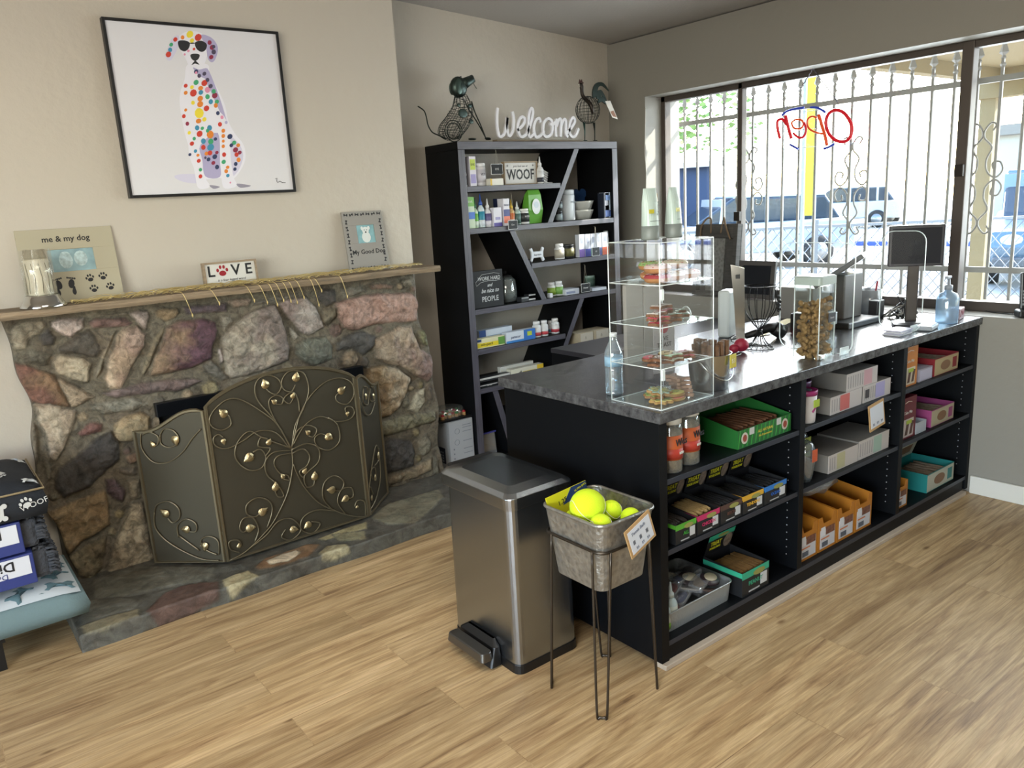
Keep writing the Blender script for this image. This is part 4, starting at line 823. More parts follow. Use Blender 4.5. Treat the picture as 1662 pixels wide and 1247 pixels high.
# shelf B
BXI(ZF6, 430, 488, 980, 1200, 'B', 'tall green and blue box at the left end of the second shelf', '#b9c9b0', [(0, 1, .7, 1, '#6fa84c'), (0, 1, .3, .52, '#3f6fc0')], [('EAR', .5, .85, .1, '#e8efe0')])
V('drop', ZF6, 490, 524, 985, 1193, 'B', 'bottle with dark green tip and green label on the second shelf', '#b9cfb4', '#2f6b46', '#6aa84a', lab2='#c9d6c9')
V('drop', ZF6, 527, 574, 955, 1190, 'B', 'bottle with blue pointed tip and teal label on the second shelf', '#c0ccd0', '#2f4f9a', '#2f7f98', lab2='#c9d0d6')
V('drop', ZF6, 578, 624, 990, 1188, 'B', 'white bottle with white tip and violet label on the second shelf', '#cccccf', '#d2d2d2', '#5a5480', lab2='#cfccd6')
BXI(ZF6, 630, 688, 1055, 1188, 'B', 'short white and purple box on the second shelf', '#cbc8d2', [(0, 1, .0, .2, '#4b3f8f'), (.2, .8, .35, .5, '#8a84b0')])
BXI(ZF6, 664, 700, 990, 1180, 'B', 'navy box behind the short purple box', '#1f2748', yf=3.99, d=.05)
BXI(ZF6, 702, 745, 990, 1185, 'B', 'white box with coral and navy bands on the second shelf', '#cfccd4', [(0, 1, .1, .35, '#cf6d52'), (0, 1, .35, .6, '#39407a')], [('PAW', .5, .75, .1, '#2b3560')])
V('drop', ZF6, 752, 788, 998, 1172, 'B', 'yellow tipped bottle with orange label on the second shelf', '#c9a26a', '#d0a81f', '#c26a3a', lab2='#d6cfc4')
V('drop', ZF6, 793, 835, 1010, 1168, 'B', 'small clear bottle with white tip beside a dark pot', '#9fb3ab', '#d0d4d2', '#4f6a62')
V('jar', ZF6, 834, 906, 1063, 1168, 'B', 'short pot with dark label and white lid on the second shelf', '#cfcfcf', '#d8d8d4', '#2a2c2c', tx=[('SUPER', .5, .014, '#d0d0d0')])
cx, w, zt = span(ZF6, 884, 984, 925, 1162, 3.93); t = thing('wipes_pouch', 'upright lime green wipes pouch with white oval panel', 'pouch', (cx, 3.95, SH['B'] + .0005)); h = zt - SH['B']
MB().add([(-w / 2, -.0, 0), (w / 2, 0, 0), (w / 2 * 1.02, -.02, h * .4), (w / 2 * .9, -.012, h * .85), (w / 2 * .8, 0, h), (-w / 2 * .8, 0, h), (-w / 2 * .9, -.012, h * .85), (-w / 2 * 1.02, -.02, h * .4),
  (-w / 2, .05, 0), (w / 2, .05, 0), (w / 2, .055, h * .4), (w / 2 * .9, .03, h * .85), (w / 2 * .8, .002, h), (-w / 2 * .8, .002, h), (-w / 2 * .9, .03, h * .85), (-w / 2, .055, h * .4)],
  [(0, 1, 2, 7), (7, 2, 3, 6), (6, 3, 4, 5), (8, 15, 10, 9), (15, 14, 11, 10), (14, 13, 12, 11), (0, 8, 9, 1), (1, 9, 10, 2), (2, 10, 11, 3), (3, 11, 12, 4), (5, 13, 14, 6), (6, 14, 15, 7), (7, 15, 8, 0), (4, 12, 13, 5)]).build('pouch_film', M('#5c9a35', .35), t, .004)
m = MB(); disc(m, 0, h * .5, w * .3, h * .23, -.0235, .001, n=20); m.build('oval_panel', M('#cfd3d6', .45), t); m = MB(); disc(m, 0, h * .55, w * .17, h * .1, -.0245, .001, n=20); m.build('flip_lid', M('#b7c3cc', .4), t)
for dz_, y0, y1 in ((0, 1082, 1150), (.079, 1012, 1080)): V('jar', ZF6, 1094, 1140, y0, y1 - (0 if dz_ else 0), 'B', ('lower' if not dz_ else 'upper') + ' of two small stacked black tins right of the slanting divider', '#1d1f22', '#202226', '#7f8c90', group='stacked black tins', dz=dz_, name='tin', cat='tin')
cx, w, zt = span(ZF6, 1132, 1253, 925, 1143, 3.98); t = vessel('jar', 'treat_canister', 'large white enamel canister with bone knob lid behind the slanting divider', 'canister', cx, 3.98 + w / 2, SH['B'], w * .95, zt - SH['B'], '#bfc3c6', '#c6cacd', None)
m = MB(); m.lathe([(.008, 0), (.008, .02)], 10, (0, 0, zt - SH['B'])); 
for s in (-1, 1): m.ell((s * .009, 0, zt - SH['B'] + .028), (.011, .009, .011), 10, 6)
m.build('knob', M('#cfd1d2', .4), t); txt('treats', .022, M('#5f6a72', .5), t, .02, -w * .475 - .001, .12)
cx, w, zt = span(ZF6, 1256, 1348, 908, 1040, 4.1); t = thing('bone_plate', 'blue bone shaped plate standing against the wall behind grey bowls', 'plate', (cx, 4.16, SH['B'] + .001))
m = MB(); m.box(-.05, .05, .0, .006, 0, .15); disc(m, -.032, .17, .034, .034, .0068, .006, n=16); disc(m, .032, .17, .034, .034, .0072, .006, n=16); m.build('plate', M('#1f3f6b', .4), t)
for i, (dz_, y0, y1) in enumerate(((0, 1080, 1130), (.0575, 1030, 1085))):
    cx, w, zt = span(ZF6, 1262, 1388 + i * 4, 1030, 1130, 3.97); t = thing('dog_bowl', ('upper' if i else 'lower') + ' pale grey pet bowl of the nested pair on the second shelf', 'bowl', (cx, 3.97 + w / 2, SH['B'] + .0006 + dz_), 0, 'nested pet bowls')
    MB().lathe([(w * .36, 0), (w * .48, .05), (w * .5, .062), (w * .46, .062), (w * .34, .052), (0, .052)], 24).build('bowl_body', M('#a9a9a4', .4), t)
BXI(ZF6, 1427, 1464, 950, 1120, 'B', 'dark blue box near the right side of the second shelf', '#1b2130', [(.2, .8, .5, .7, '#8d8f9a')])
BXI(ZF6, 1467, 1503, 945, 1114, 'B', 'pale blue and white box against the right side of the second shelf', '#b0c0d0', [(0, 1, .05, .3, '#3d5a9a'), (.1, .9, .7, .9, '#5f7fb5')])
# shelf C
t = thing('bone_sign', 'white bone shaped sign standing on the slanting divider shelf', 'sign', (at('y', 3.93, 598, 200, ZF7).x, 3.93, SH['C'] + .0305)); m = MB(); bp_ = bone_poly(0, .0, .098, 0); m.prism([(x, z * 1.25) for x, z in bp_], 0, .014); m.build('bone_board', M('#c3c6cc', .5), t, .003); txt('dog mom', .016, M('#5a5f6a', .6), t, 0, -.001, .0)
t.location.z = SH['C'] + .049
V('pill', ZF7, 716, 762, 125, 208, 'C', 'white capped tablet bottle with beige label beside a black tin', '#c9c9c9', '#d4d4d4', '#a9a294')
V('jar', ZF7, 768, 818, 128, 200, 'C', 'black tin with olive band beside the tall slim boxes', '#17181a', '#1c1d20', '#5d5a35', name='tin', cat='tin')
for i, (a_, b_, y0, c_, nm) in enumerate(((832, 862, 72, '#6a4f9a', 'violet'), (866, 895, 70, '#4a4f9a', 'indigo'), (898, 926, 68, '#3f7f6f', 'sea green'), (929, 957, 64, '#49508a', 'navy'), (961, 996, 60, '#c05a3c', 'orange'))):
    BXI(ZF7, a_, b_, y0, 190 - i * 3, 'C', 'tall slim white box with %s lower panel on the upper right shelf' % nm, '#b9bcc6', [(0, 1, .0, .35, c_), (.3, .7, .6, .85, '#8f94a6')], group='slim oil boxes', d=.04)
V('pill', ZF7, 1000, 1026, 50, 165, 'C', 'grey supplement tube at the far right of the upper right shelf', '#9ea3a3', '#a9adad', '#8a9a8f')
# shelf D
cx, w, zt = span(ZF7, 228, 396, 275, 492, 3.93); h = zt - SH['D']; t = thing('chalk_sign', 'square black WORK HARD and be nice to PEOPLE sign', 'sign', (cx + .012, 3.93, SH['D'] + .0008))
bx('board', M('#1a1b1e', .7), (-w / 2, w / 2, 0, .03, 0, h), t, .001); CK = M('#b5b7b9', .7)
for s, u, sz, sh_ in (('WORK HARD', .78, .145, 0), ('and', .60, .13, .4), ('be nice to', .45, .17, .4), ('PEOPLE', .22, .2, 0)): txt(s, sz * h, CK, t, .01, -.0005, u * h, sx=.86, shear=sh_, off=.0004)
m = MB(); m.tube([(-w * .4, -.001, h * .62), (-w * .42, -.001, h * .7), (-w * .2, -.001, h * .9), (w * .2, -.001, h * .92), (w * .4, -.001, h * .88)], .0012, 4); m.tube([(-w * .4, -.001, h * .6), (-w * .25, -.001, h * .69), (0, -.001, h * .72), (w * .25, -.001, h * .7), (w * .42, -.001, h * .72)], .0012, 4); m.build('chalk_banner', CK, t)['kind'] = 'stuff'
cx, w, zt = span(ZF7, 400, 500, 300, 462, 3.95); h = zt - SH['D']; t = thing('glass_jar', 'round glass jar with black lid knob beside the chalk sign', 'jar', (cx + .01, 3.95 + w / 2, SH['D'] + .0008)); r = w / 2
MB().lathe([(r * .6, 0), (r * .95, .01), (r, h * .35), (r * .9, h * .8), (r * .55, h * .92), (r * .52, h * .92), (r * .86, h * .78), (r * .95, h * .35), (r * .9, .015), (0, .01)], 28).build('glass_body', clear('#dfe6e6', .12, .02, .08, 'jar_glass'), t)
MB().lathe([(r * .62, h * .93), (r * .62, h * .97), (r * .3, h * 1.0), (r * .1, h * 1.02), (r * .14, h * 1.1), (0, h * 1.14)], 24).build('lid', M('#1a1a1c', .3, .3), t)
MB().ell((0, 0, h * .28), (r * .8, r * .8, h * .2), 16, 8).build('contents', M('#8c8a86', .8), t)
for i, (a_, b_, y0, y1, dz_) in enumerate(((508, 548, 425, 450, 0), (549, 586, 432, 448, 0), (549, 586, 411, 429, .0285))):
    t = BXI(ZF7, a_, b_, y0, y1, 'D', ['black small carton beside the glass jar', 'lower small white topped carton beside the glass jar', 'upper small white topped carton beside the glass jar'][i], '#24262a', [(0, 1, .45, 1, '#c5c8cb')] if i else [(0, 1, .7, 1, '#8b8e92')], d=.05, dz=dz_)
    for ch in t.children: ch.scale = (1, 1, 1)
BXI(ZF7, 668, 684, 404, 430, 'D', 'tiny white box against the slanting divider on the middle shelf', '#c4c7c9', d=.03)
V('pill', ZF7, 672, 712, 342, 425, 'D', 'left of two green labelled supplement bottles on the middle shelf', '#c6c9c6', '#d3d3d3', '#7d9a3a', group='green supplement bottles', dy=.035)
V('pill', ZF7, 713, 752, 335, 418, 'D', 'right of two green labelled supplement bottles on the middle shelf', '#c6c9c6', '#d3d3d3', '#6f9a4a', group='green supplement bottles', dy=.02)
BXI(ZF7, 756, 832, 378, 413, 'D', 'flat white carton right of the green bottles', '#b9bdc6', [(.05, .7, .2, .6, '#7f86a0')], d=.09)
BXI(ZF7, 905, 985, 370, 392, 'D', 'flat white carton at the right of the middle shelf', '#b5bac4', d=.09)
V('jar', ZF7, 944, 988, 296, 360, 'D', 'pale green pot standing at the back right of the middle shelf', '#5f7a6c', '#8ea39a', '#4a5f55', dy=.14)
# shelf E
BXI(ZF7, 247, 412, 652, 722, 'E', 'yellow and white dewormer carton at the left of the lower shelf', '#c9c4a0', [(0, .78, .1, .55, '#d2bd22'), (0, .2, .7, .95, '#1f3a6a'), (.78, 1, .1, .9, '#5a8a3c')], [('safe-guard', .38, .38, .38, '#18301c')], d=.05, name='dewormer_box')
BXI(ZF7, 422, 585, 612, 684, 'E', 'blue and white dewormer carton right of the yellow one', '#c2cad4', [(.6, 1, 0, 1, '#2f66b0'), (.72, .88, .4, .8, '#a8b83a'), (.0, .6, .0, .2, '#3a78b8')], [('panacur', .32, .5, .36, '#1d2f5c')], d=.05, name='dewormer_box')
BXI(ZF7, 268, 455, 600, 640, 'E', 'white and blue carton behind the yellow dewormer carton', '#b9c3cf', [(0, .2, 0, 1, '#27477f'), (.25, .9, .3, .6, '#6f8fb5')], d=.05, yf=3.99, name='dewormer_box')
for a_, b_, y0, y1, dy, c_, nm in ((587, 628, 562, 645, .0, '#a8333a', 'leftmost'), (630, 667, 556, 640, .0, '#a8333a', 'second'), (667, 697, 558, 632, .06, '#3f7f9c', 'blue labelled'), (692, 730, 545, 628, .01, '#a0303c', 'rightmost')):
    V('pill', ZF7, a_, b_, y0, y1, 'E', '%s white tablet bottle in the group beside the blue carton' % nm, '#c6c8c8', '#d6d6d6', '#c9c9c9', group='white tablet bottles', dy=dy, lab2=c_)
# shelf F
t = BXI(ZF7, 262, 440, 905, 940, 'F', 'long black and white carton, lower of the pile on the fourth shelf', '#202226', [(.02, .6, .55, .8, '#c5c5c5')], [('ZIMECTERIN', .35, .35, .4, '#c9c9c9')], d=.05, name='dewormer_box')
BXI(ZF7, 262, 445, 868, 903, 'F', 'long white topped black carton, upper of the pile on the fourth shelf', '#2b2d31', [(0, 1, .5, 1, '#b5b6b4')], d=.05, dz=.034, name='dewormer_box')
t = BXI(ZF7, 450, 632, 815, 892, 'F', 'white and yellow carton with a small black horse', '#c6c4b4', [(.8, 1, .0, 1, '#c9a92c'), (.35, .75, .35, .65, '#b8a43c')], d=.05, name='dewormer_box')
m = MB(); hx = [(-.3, -.3), (-.22, .05), (-.3, .1), (-.28, .22), (-.12, .16), (0, .35), (.08, .3), (.05, .1), (.3, .02), (.3, -.3), (.22, -.3), (.18, -.12), (-.1, -.12), (-.2, -.3)]; m.prism([(-.055 + x * .05, .035 + z * .06) for x, z in hx], -.002, -.0005); m.build('horse_print', INK, t)
BXI(ZF7, 388, 575, 800, 860, 'F', 'long plain white carton standing behind the horse carton', '#b9bab4', d=.03, yf=3.99, name='dewormer_box')
def lamp_box(a_, b_, y0, y1, k, label, zs=None, yf=3.90):
    cx, w, zt = span(ZF7, a_, b_, y0, y1, yf); z = zs if zs is not None else SH[k]
    t = stock_box('diffuser_box', label, 'box', cx, yf, z, w, .12, zt - z, '#a89c84', 'beige kraft cartons', [(.16, .98, .02, .98, '#b9b3a6')]); h = zt - z
    m = MB(); disc(m, -.004, h * .38, .020, .020, -.0016, .0006, n=14); disc(m, .018, h * .22, .013, .013, -.0016, .0006, n=12); m.prism([(.0, h * .22), (.003, h * .22), (.003, h * .55), (.0, h * .55)], -.0018, -.0008); m.build('lamp_print', INK, t)['kind'] = 'stuff'
    m = MB(); m.tube([(-.006, -.0012, h * .82), (0, -.0012, h * .88), (.006, -.0012, h * .82), (0, -.0012, h * .79)], .0008, 4, closed=True); m.build('logo_print', M('#6d6555', .6), t)
lamp_box(750, 808, 648, 815, 'F', 'leftmost beige carton with black round print on the fourth shelf', yf=4.06)
lamp_box(828, 913, 622, 800, 'F', 'middle beige carton with black round print on the fourth shelf')
lamp_box(917, 1000, 605, 785, 'F', 'rightmost beige carton with black print, behind the water bottle')
lamp_box(775, 862, 850, 962, 'G', 'yellow sided carton on the shelf under the beige cartons'); lamp_box(866, 935, 832, 965, 'G', 'narrow beige carton on the shelf under the beige cartons')
t = thing('zip_bag', 'clear zip bag with blue slider lying at the bottom of the bookcase', 'bag', (at('y', 3.93, 330, 1180, ZF7).x - .01, 3.96, .051)); m = MB(); m.prism([(-.08, 0), (.08, 0), (.07, .15), (-.085, .14)], .0, .02); m.build('bag_film', BAG, t, .006); bx('blue_zip', M('#3c3f8a', .4), (-.085, .075, -.004, .004, .142, .151), t)
# ---------------- on top of the bookcase ----------------
WI = M('#2d332f', .45, .8); TL = M('#3c4743', .4, .8)
ZT = BH + .001
def TP(x, y, yy=4.05): q = at('y', yy, x, y, ZF6); return Vector((q.x, yy, q.z))
# wire dog
o0 = TP(420, 575); t = thing('wire_dog_statue', 'sitting dog statue of dark wire with a solid metal head and long curled tail', 'statue', (o0.x, 4.05, ZT))
def L(x, y, dy=0.): q = TP(x, y); return Vector((q.x - o0.x, dy, max(.004, q.z - ZT)))
prof = [(290, 560, .035), (300, 500, .060), (330, 430, .062), (370, 370, .055), (400, 310, .045), (405, 260, .030)]
prof = [(325, 562, .045), (320, 525, .082), (345, 465, .100), (380, 400, .088), (402, 330, .068), (393, 248, .042)]
body = []
for x, y, r in prof: body.append((L(x, y), r))
m = MB(); N_ = 14
for i in range(N_):
    a_ = 2 * PI * i / N_; m.tube(smooth([p + Vector((math.cos(a_) * r, math.sin(a_) * r * .62, 0)) for p, r in body], 4), .0016, 4)
for k in range(18):
    f_ = k / 17 * (len(body) - 1.001); i = int(f_); u = f_ - i; p = body[i][0].lerp(body[i + 1][0], u); r = body[i][1] * (1 - u) + body[i + 1][1] * u
    m.tube([p + Vector((math.cos(a_) * r, math.sin(a_) * r * .62, .006 * math.sin(3 * a_ + k))) for a_ in [2 * PI * j / 14 for j in range(14)]], .0014, 4, closed=True)
m.build('wire_body', WI, t)
m = MB()
for s, x, y, r in ((-1, 300, 510, .060), (-1, 300, 510, .046)): m.tube([L(x, y, s * .058) + Vector((math.cos(a_) * r, 0, math.sin(a_) * r)) for a_ in [2 * PI * j / 20 for j in range(20)]], .003, 5, closed=True)
m.build('haunch_ring', WI, t)
for x, y, r, s in ((365, 383, .034, -.060), (435, 440, .018, -.045), (430, 325, .016, -.040), (350, 320, .014, -.035)): m = MB(); m.ell(L(x, y, s), (r, .003, r * .8), 14, 6); m.build('metal_spot', TL, t)
m = MB(); c_ = L(375, 185); m.ell(c_, (.056, .040, .060), 18, 10); a0, a1 = L(395, 170), L(470, 130)
m.tube([a0, a0.lerp(a1, .5), a1, L(484, 150)], [.036, .030, .027, .014], 12); m.build('metal_head', TL, t)
m = MB(); m.ell(L(355, 185, -.034), (.026, .005, .046), 14, 8, ); m.build('ear', M('#4b5a53', .35, .8), t)
m = MB(); m.ell(L(350, 190, .034), (.020, .004, .036), 14, 8); m.build('ear', M('#4b5a53', .35, .8), t)
for x in (391, 457): m = MB(); m.lathe([(.003, 0), (.003, .012)], 8, L(x, 130) - Vector((0, 0, .004))); m.ell(L(x, 112), (.0055, .0055, .0055), 8, 6); m.build('eye_stalk', WI, t)
m = MB(); m.tube(smooth([L(480, 150), L(492, 175), L(506, 195)], 3), .0018, 4); m.build('whisker', WI, t)
m = MB(); m.tube(smooth([L(285, 560), L(235, 535), L(185, 510), L(155, 460), (L(142, 400)), L(125, 355), L(80, 322)], 5), [.004] * 30 + [.0025], 6); m.build('tail', WI, t)
for s, p in ((-.02, [(455, 290), (480, 370), (520, 460), (560, 562)]), (.03, [(440, 275), (470, 340), (500, 400), (522, 420)]), ):
    m = MB(); q = [L(x, y, s) for x, y in p]
    if s > 0: q[-1] = L(600, 562, s); q[-2] = L(540, 450, s)
    m.tube(smooth(q, 4), .004, 6); m.ell(q[-1] + Vector((.012, 0, .004)), (.022, .012, .006), 10, 6); m.build('front_leg', WI, t)
m = MB(); m.ell(L(440, 566, -.05), (.03, .014, .007), 10, 6); m.build('paw', WI, t)
# welcome sign : carved script letters on a plank
o0 = TP(940, 575, 3.98); t = thing('welcome_sign', 'white cut-out Welcome lettering on a natural wood plank', 'sign', (o0.x, 3.98, ZT))
xl, xr = TP(638, 562, 3.98).x - o0.x, TP(1258, 562, 3.98).x - o0.x
bx('plank_base', M('#6f604c', .6, vary=.2, vscale=8, stretch=(1, 6, 6)), (xl, xr, -.02, .025, 0, .016), t, .001)
def S(x, y): q = TP(x, y, 3.98); return Vector((q.x - o0.x, 0, max(.018, q.z - ZT)))
LT = {'W': [[(655, 335), (650, 400), (654, 480), (670, 542), (705, 520), (722, 440), (725, 405), (722, 470), (738, 538), (765, 500), (772, 420), (762, 362)]],
 'e': [[(795, 500), (840, 455), (850, 415), (830, 400), (808, 430), (800, 490), (825, 545), (865, 525)]],
 'l': [[(865, 525), (895, 440), (910, 360), (895, 340), (880, 390), (875, 480), (885, 545), (915, 525)]],
 'c': [[(965, 440), (955, 412), (930, 425), (915, 480), (930, 545), (965, 535), (990, 500)]],
 'o': [[(1010, 415), (985, 450), (985, 520), (1010, 545), (1045, 515), (1050, 445), (1030, 415), (1010, 415)], [(1030, 450), (1055, 455), (1075, 430)]],
 'm': [[(1078, 415), (1072, 480), (1075, 545)], [(1076, 470), (1095, 420), (1110, 430), (1108, 545)], [(1110, 470), (1130, 420), (1145, 435), (1145, 520), (1160, 545)]],
 'E': [[(1150, 520), (1190, 470), (1210, 430), (1195, 405), (1175, 440), (1170, 510), (1190, 545), (1215, 535), (1238, 485)]]}
def ribbon(m, q, hw_, y0, y1):
    n = len(q); vs = []
    for i in range(n):
        d_ = (q[min(n - 1, i + 1)] - q[max(0, i - 1)]).normalized(); nn = Vector((-d_.z, 0, d_.x)) * hw_
        vs += [(q[i].x + nn.x, y0, q[i].z + nn.z), (q[i].x - nn.x, y0, q[i].z - nn.z), (q[i].x - nn.x, y1, q[i].z - nn.z), (q[i].x + nn.x, y1, q[i].z + nn.z)]
    m.add(vs, [(4 * i + j, 4 * i + (j + 1) % 4, 4 * i + 4 + (j + 1) % 4, 4 * i + 4 + j) for i in range(n - 1) for j in range(4)] + [(3, 2, 1, 0), (4 * n - 4, 4 * n - 3, 4 * n - 2, 4 * n - 1)])
yo = 0
for k, st in LT.items():
    m = MB()
    for p in st: yo += .0006; ribbon(m, smooth([S(*a_) for a_ in p], 5), .0088, -.006 - yo, .006)
    m.build('script_letter', M('#d4d2d6', .5), t)
# rooster
o0 = TP(1330, 575, 4.05); t = thing('wire_rooster_statue', 'dark wire rooster statue with green tail feathers and a hanging price tag', 'statue', (o0.x, 4.05, ZT))
m = MB(); c_ = L(1310, 350); R_ = Vector((.094, .066, .088))
for k in range(9):
    a_ = PI * k / 9; m.tube([c_ + Vector((R_.x * math.cos(u) * math.cos(a_), R_.y * math.cos(u) * math.sin(a_), R_.z * math.sin(u))) for u in [2 * PI * j / 20 for j in range(20)]], .0016, 4, closed=True)
for k in range(-4, 5):
    z_ = k / 4.6; r_ = math.sqrt(1 - z_ * z_); m.tube([c_ + Vector((R_.x * r_ * math.cos(u), R_.y * r_ * math.sin(u), R_.z * z_)) for u in [2 * PI * j / 20 for j in range(20)]], .0014, 4, closed=True)
m.build('wire_body', WI, t)
m = MB(); m.tube(smooth([L(1300, 385, -.062), L(1285, 320, -.060), L(1275, 250), L(1265, 190), L(1262, 165)], 4), [.006, .010, .013, .014, .014, .014, .013, .013, .012, .012, .012, .012, .013, .014, .013, .012, .010], 10); m.ell(L(1260, 170), (.016, .012, .016), 12, 8); m.build('metal_neck', M('#3a3430', .4, .8), t)
m = MB(); m.prism([(p.x, p.z) for p in (L(1243, 160), L(1250, 128), L(1258, 145), L(1264, 128), L(1270, 148), L(1278, 150), L(1270, 175))], -.003, .003); m.build('comb', M('#4a2f2a', .5, .5), t)
m = MB(); m.prism([(p.x, p.z) for p in (L(1240, 165), L(1246, 158), L(1258, 172), L(1250, 185))], -.003, .003); m.build('beak', M('#c9c2b4', .4, .4), t)
for p in ([(1345, 260), (1345, 200), (1370, 155), (1420, 155), (1462, 215), (1420, 180), (1385, 185), (1370, 250)], [(1370, 265), (1380, 215), (1410, 210), (1448, 290), (1410, 245), (1390, 270)], [(1380, 290), (1400, 250), (1430, 270), (1440, 310), (1410, 290), (1390, 300)]):
    m = MB(); m.prism([(q.x, q.z) for q in [Vector(w_) for w_ in smooth([L(*a_) for a_ in p], 3, True)]], -.004, .004); m.build('tail_feather', TL, t)
for x in (1288, 1360):
    m = MB(); m.tube([L(x - 6, 440), L(x, 500), L(x, 572)], [.009, .004, .003], 6)
    for dx, dy_ in ((.02, 0), (-.012, 0), (.01, .014), (.01, -.014)): p = L(x, 572); m.tube([p, p + Vector((dx, dy_, 0))], .0025, 5)
    m.build('leg', M('#2a4a44', .4, .8) if x < 1300 else WI, t)
m = MB(); m.prism([(p.x, p.z) for p in (L(1388, 295), L(1425, 292), L(1480, 425), L(1440, 412))], -.062, -.061); m.build('price_tag', M('#cfcac0', .5), t)
m = MB(); m.prism([(p.x, p.z) for p in (L(1425, 370), L(1448, 362), L(1470, 410), L(1445, 405))], -.0630, -.0621); m.build('tag_picture', M('#8a5a3c', .5), t)

# ---------------- telephone box and cookies at the foot of the bookcase ----------------
t = thing('telephone_box', 'white cardboard telephone box on the floor beside the bookcase', 'box', (2.575, 3.925, .0005)); h = .335
bx('carton', M('#9fa2a6', .5), (-.088, .088, 0, .25, 0, h), t, .002)
m = MB(); m.box(-.0895, -.0883, .06, .20, .06, .16); m.box(-.0895, -.0883, .16, .2, .16, .26); m.build('telephone_print', M('#1b2130', .5), t)
m = MB()
for r in range(4):
    for c_ in range(3): m.box(-.0902, -.0894, .08 + c_ * .022, .092 + c_ * .022, .07 + r * .018, .08 + r * .018)
m.build('keypad_print', M('#8e95a0', .5), t)['kind'] = 'stuff'
m = MB()
for x, z in ((-.03, .27), (-.035, .2)): m.tube([(x + .017 * math.cos(a_), -.0006, z + .017 * math.sin(a_)) for a_ in [2 * PI * j / 16 for j in range(16)]], .001, 4, closed=True)
m.build('circle_print', M('#5f646c', .5), t)['kind'] = 'stuff'
m = MB()
for z in (.30, .285, .26, .2, .15, .12): m.box(.01, .075, -.0008, 0, z, z + .003)
for z in (.16, .13, .1, .07): disc(m, -.06, z, .005, .006, -.0001, n=8)
m.build('printed_lines', M('#6c7078', .5), t)['kind'] = 'stuff'
z0 = .3365
t = thing('cookie_tray', 'clear plastic tray of frosted red, green and white cookies on the telephone box', 'tray', (2.565, 4.03, z0)); 
m = MB(); m.prism([(-.12, 0), (.105, 0), (.112, .012), (-.13, .012)], -.09, .09); m.build('tray_base', M('#141416', .4), t)
m = MB(); m.lathe([(.11, .012), (.10, .062), (.085, .07), (0, .072)], 22, (-.008, 0, 0), sy=.82); m.build('clear_dome', clear('#f4f7f6', .14, .05, .05, 'blister'), t)
MC = [M('#a81f2e', .5), M('#c9c3bb', .5), M('#2f7a3f', .5), M('#a87f4f', .7)]
for i in range(14):
    x = -.085 + .026 * (i % 7); y = -.055 + .07 * (i // 7) + .01 * (i % 2); k = thing('cookie', 'small frosted holiday cookie inside the clear tray', 'cookie', (2.565 + x, 4.03 + y, z0 + .0125), 0, 'frosted cookies in the tray')
    MB().lathe([(.012, 0), (.013, .003), (.013, .018), (.011, .02)], 12).build('cookie_base', MC[3], k); MB().ell((0, 0, .024), (.012, .012, .008), 10, 6).build('frosting', MC[i * 5 % 3], k)

# ---------------- step bin ----------------
SS = M('#a3a9b0', .27, 1., bump=.03, bscale=3, stretch=(1, 1, 200)); 
X0, X1, Y0, Y1 = 1.470, 1.752, 1.985, 2.385
t = thing('step_bin', 'tall brushed stainless steel pedal bin with black base', 'bin', (X0, Y0, 0))
def rr(x0, x1, y0, y1, r, n=5):
    o = []
    for cx, cy, a in ((x1 - r, y0 + r, -PI / 2), (x1 - r, y1 - r, 0), (x0 + r, y1 - r, PI / 2), (x0 + r, y0 + r, PI)):
        o += [(cx + r * math.cos(a + PI / 2 * i / n), cy + r * math.sin(a + PI / 2 * i / n)) for i in range(n + 1)]
    return o
wx, wy = X1 - X0, Y1 - Y0
def loft(mb, rings, cap=True):
    k = len(rings[0][1]); o = [(x, y, z) for z, r in rings for x, y in r]; fs = []
    for j in range(len(rings) - 1): fs += [(j * k + i, j * k + (i + 1) % k, (j + 1) * k + (i + 1) % k, (j + 1) * k + i) for i in range(k)]
    if cap: fs += [tuple(range(k - 1, -1, -1)), tuple((len(rings) - 1) * k + i for i in range(k))]
    return mb.add(o, fs)
loft(MB(), [(.0, rr(-.004, wx + .004, -.004, wy + .004, .034)), (.035, rr(-.003, wx + .003, -.003, wy + .003, .034))]).build('black_base', M('#0f0f10', .4), t, .002)
m = MB(); loft(m, [(.035, rr(0, wx, 0, wy, .032)), (.61, rr(.004, wx - .004, .004, wy - .004, .032))]); m.build('steel_body', SS, t, .001)
m = MB(); loft(m, [(.613, rr(-.004, wx + .004, -.006, wy + .03, .034)), (.655, rr(-.006, wx + .006, -.008, wy + .03, .034)), (.668, rr(.01, wx - .01, .008, wy + .02, .03)), (.676, rr(.05, wx - .05, .06, wy - .04, .02))]); m.build('lid', SS, t, .002)
bx('hinge_cover', M('#141415', .4), (.06, wx - .02, wy + .005, wy + .065, .60, .665), t, .006)
m = MB(); m.prism([(.05, .10), (.10, .10), (.10, .30), (.05, .30)], .0, .001, 'z')
pb = MB(); loft(pb, [(.008, rr(-.055, -.001, .09, .33, .012)), (.075, rr(-.03, -.001, .10, .32, .012)), (.095, rr(-.012, -.001, .13, .29, .01))]); pb.build('pedal_housing', M('#131314', .4), t)
pd = MB(); loft(pd, [(.045, rr(-.095, -.045, .085, .315, .014)), (.078, rr(-.09, -.045, .09, .31, .014))]); pd.build('pedal', M('#6f6d69', .3, .9), t, .004)

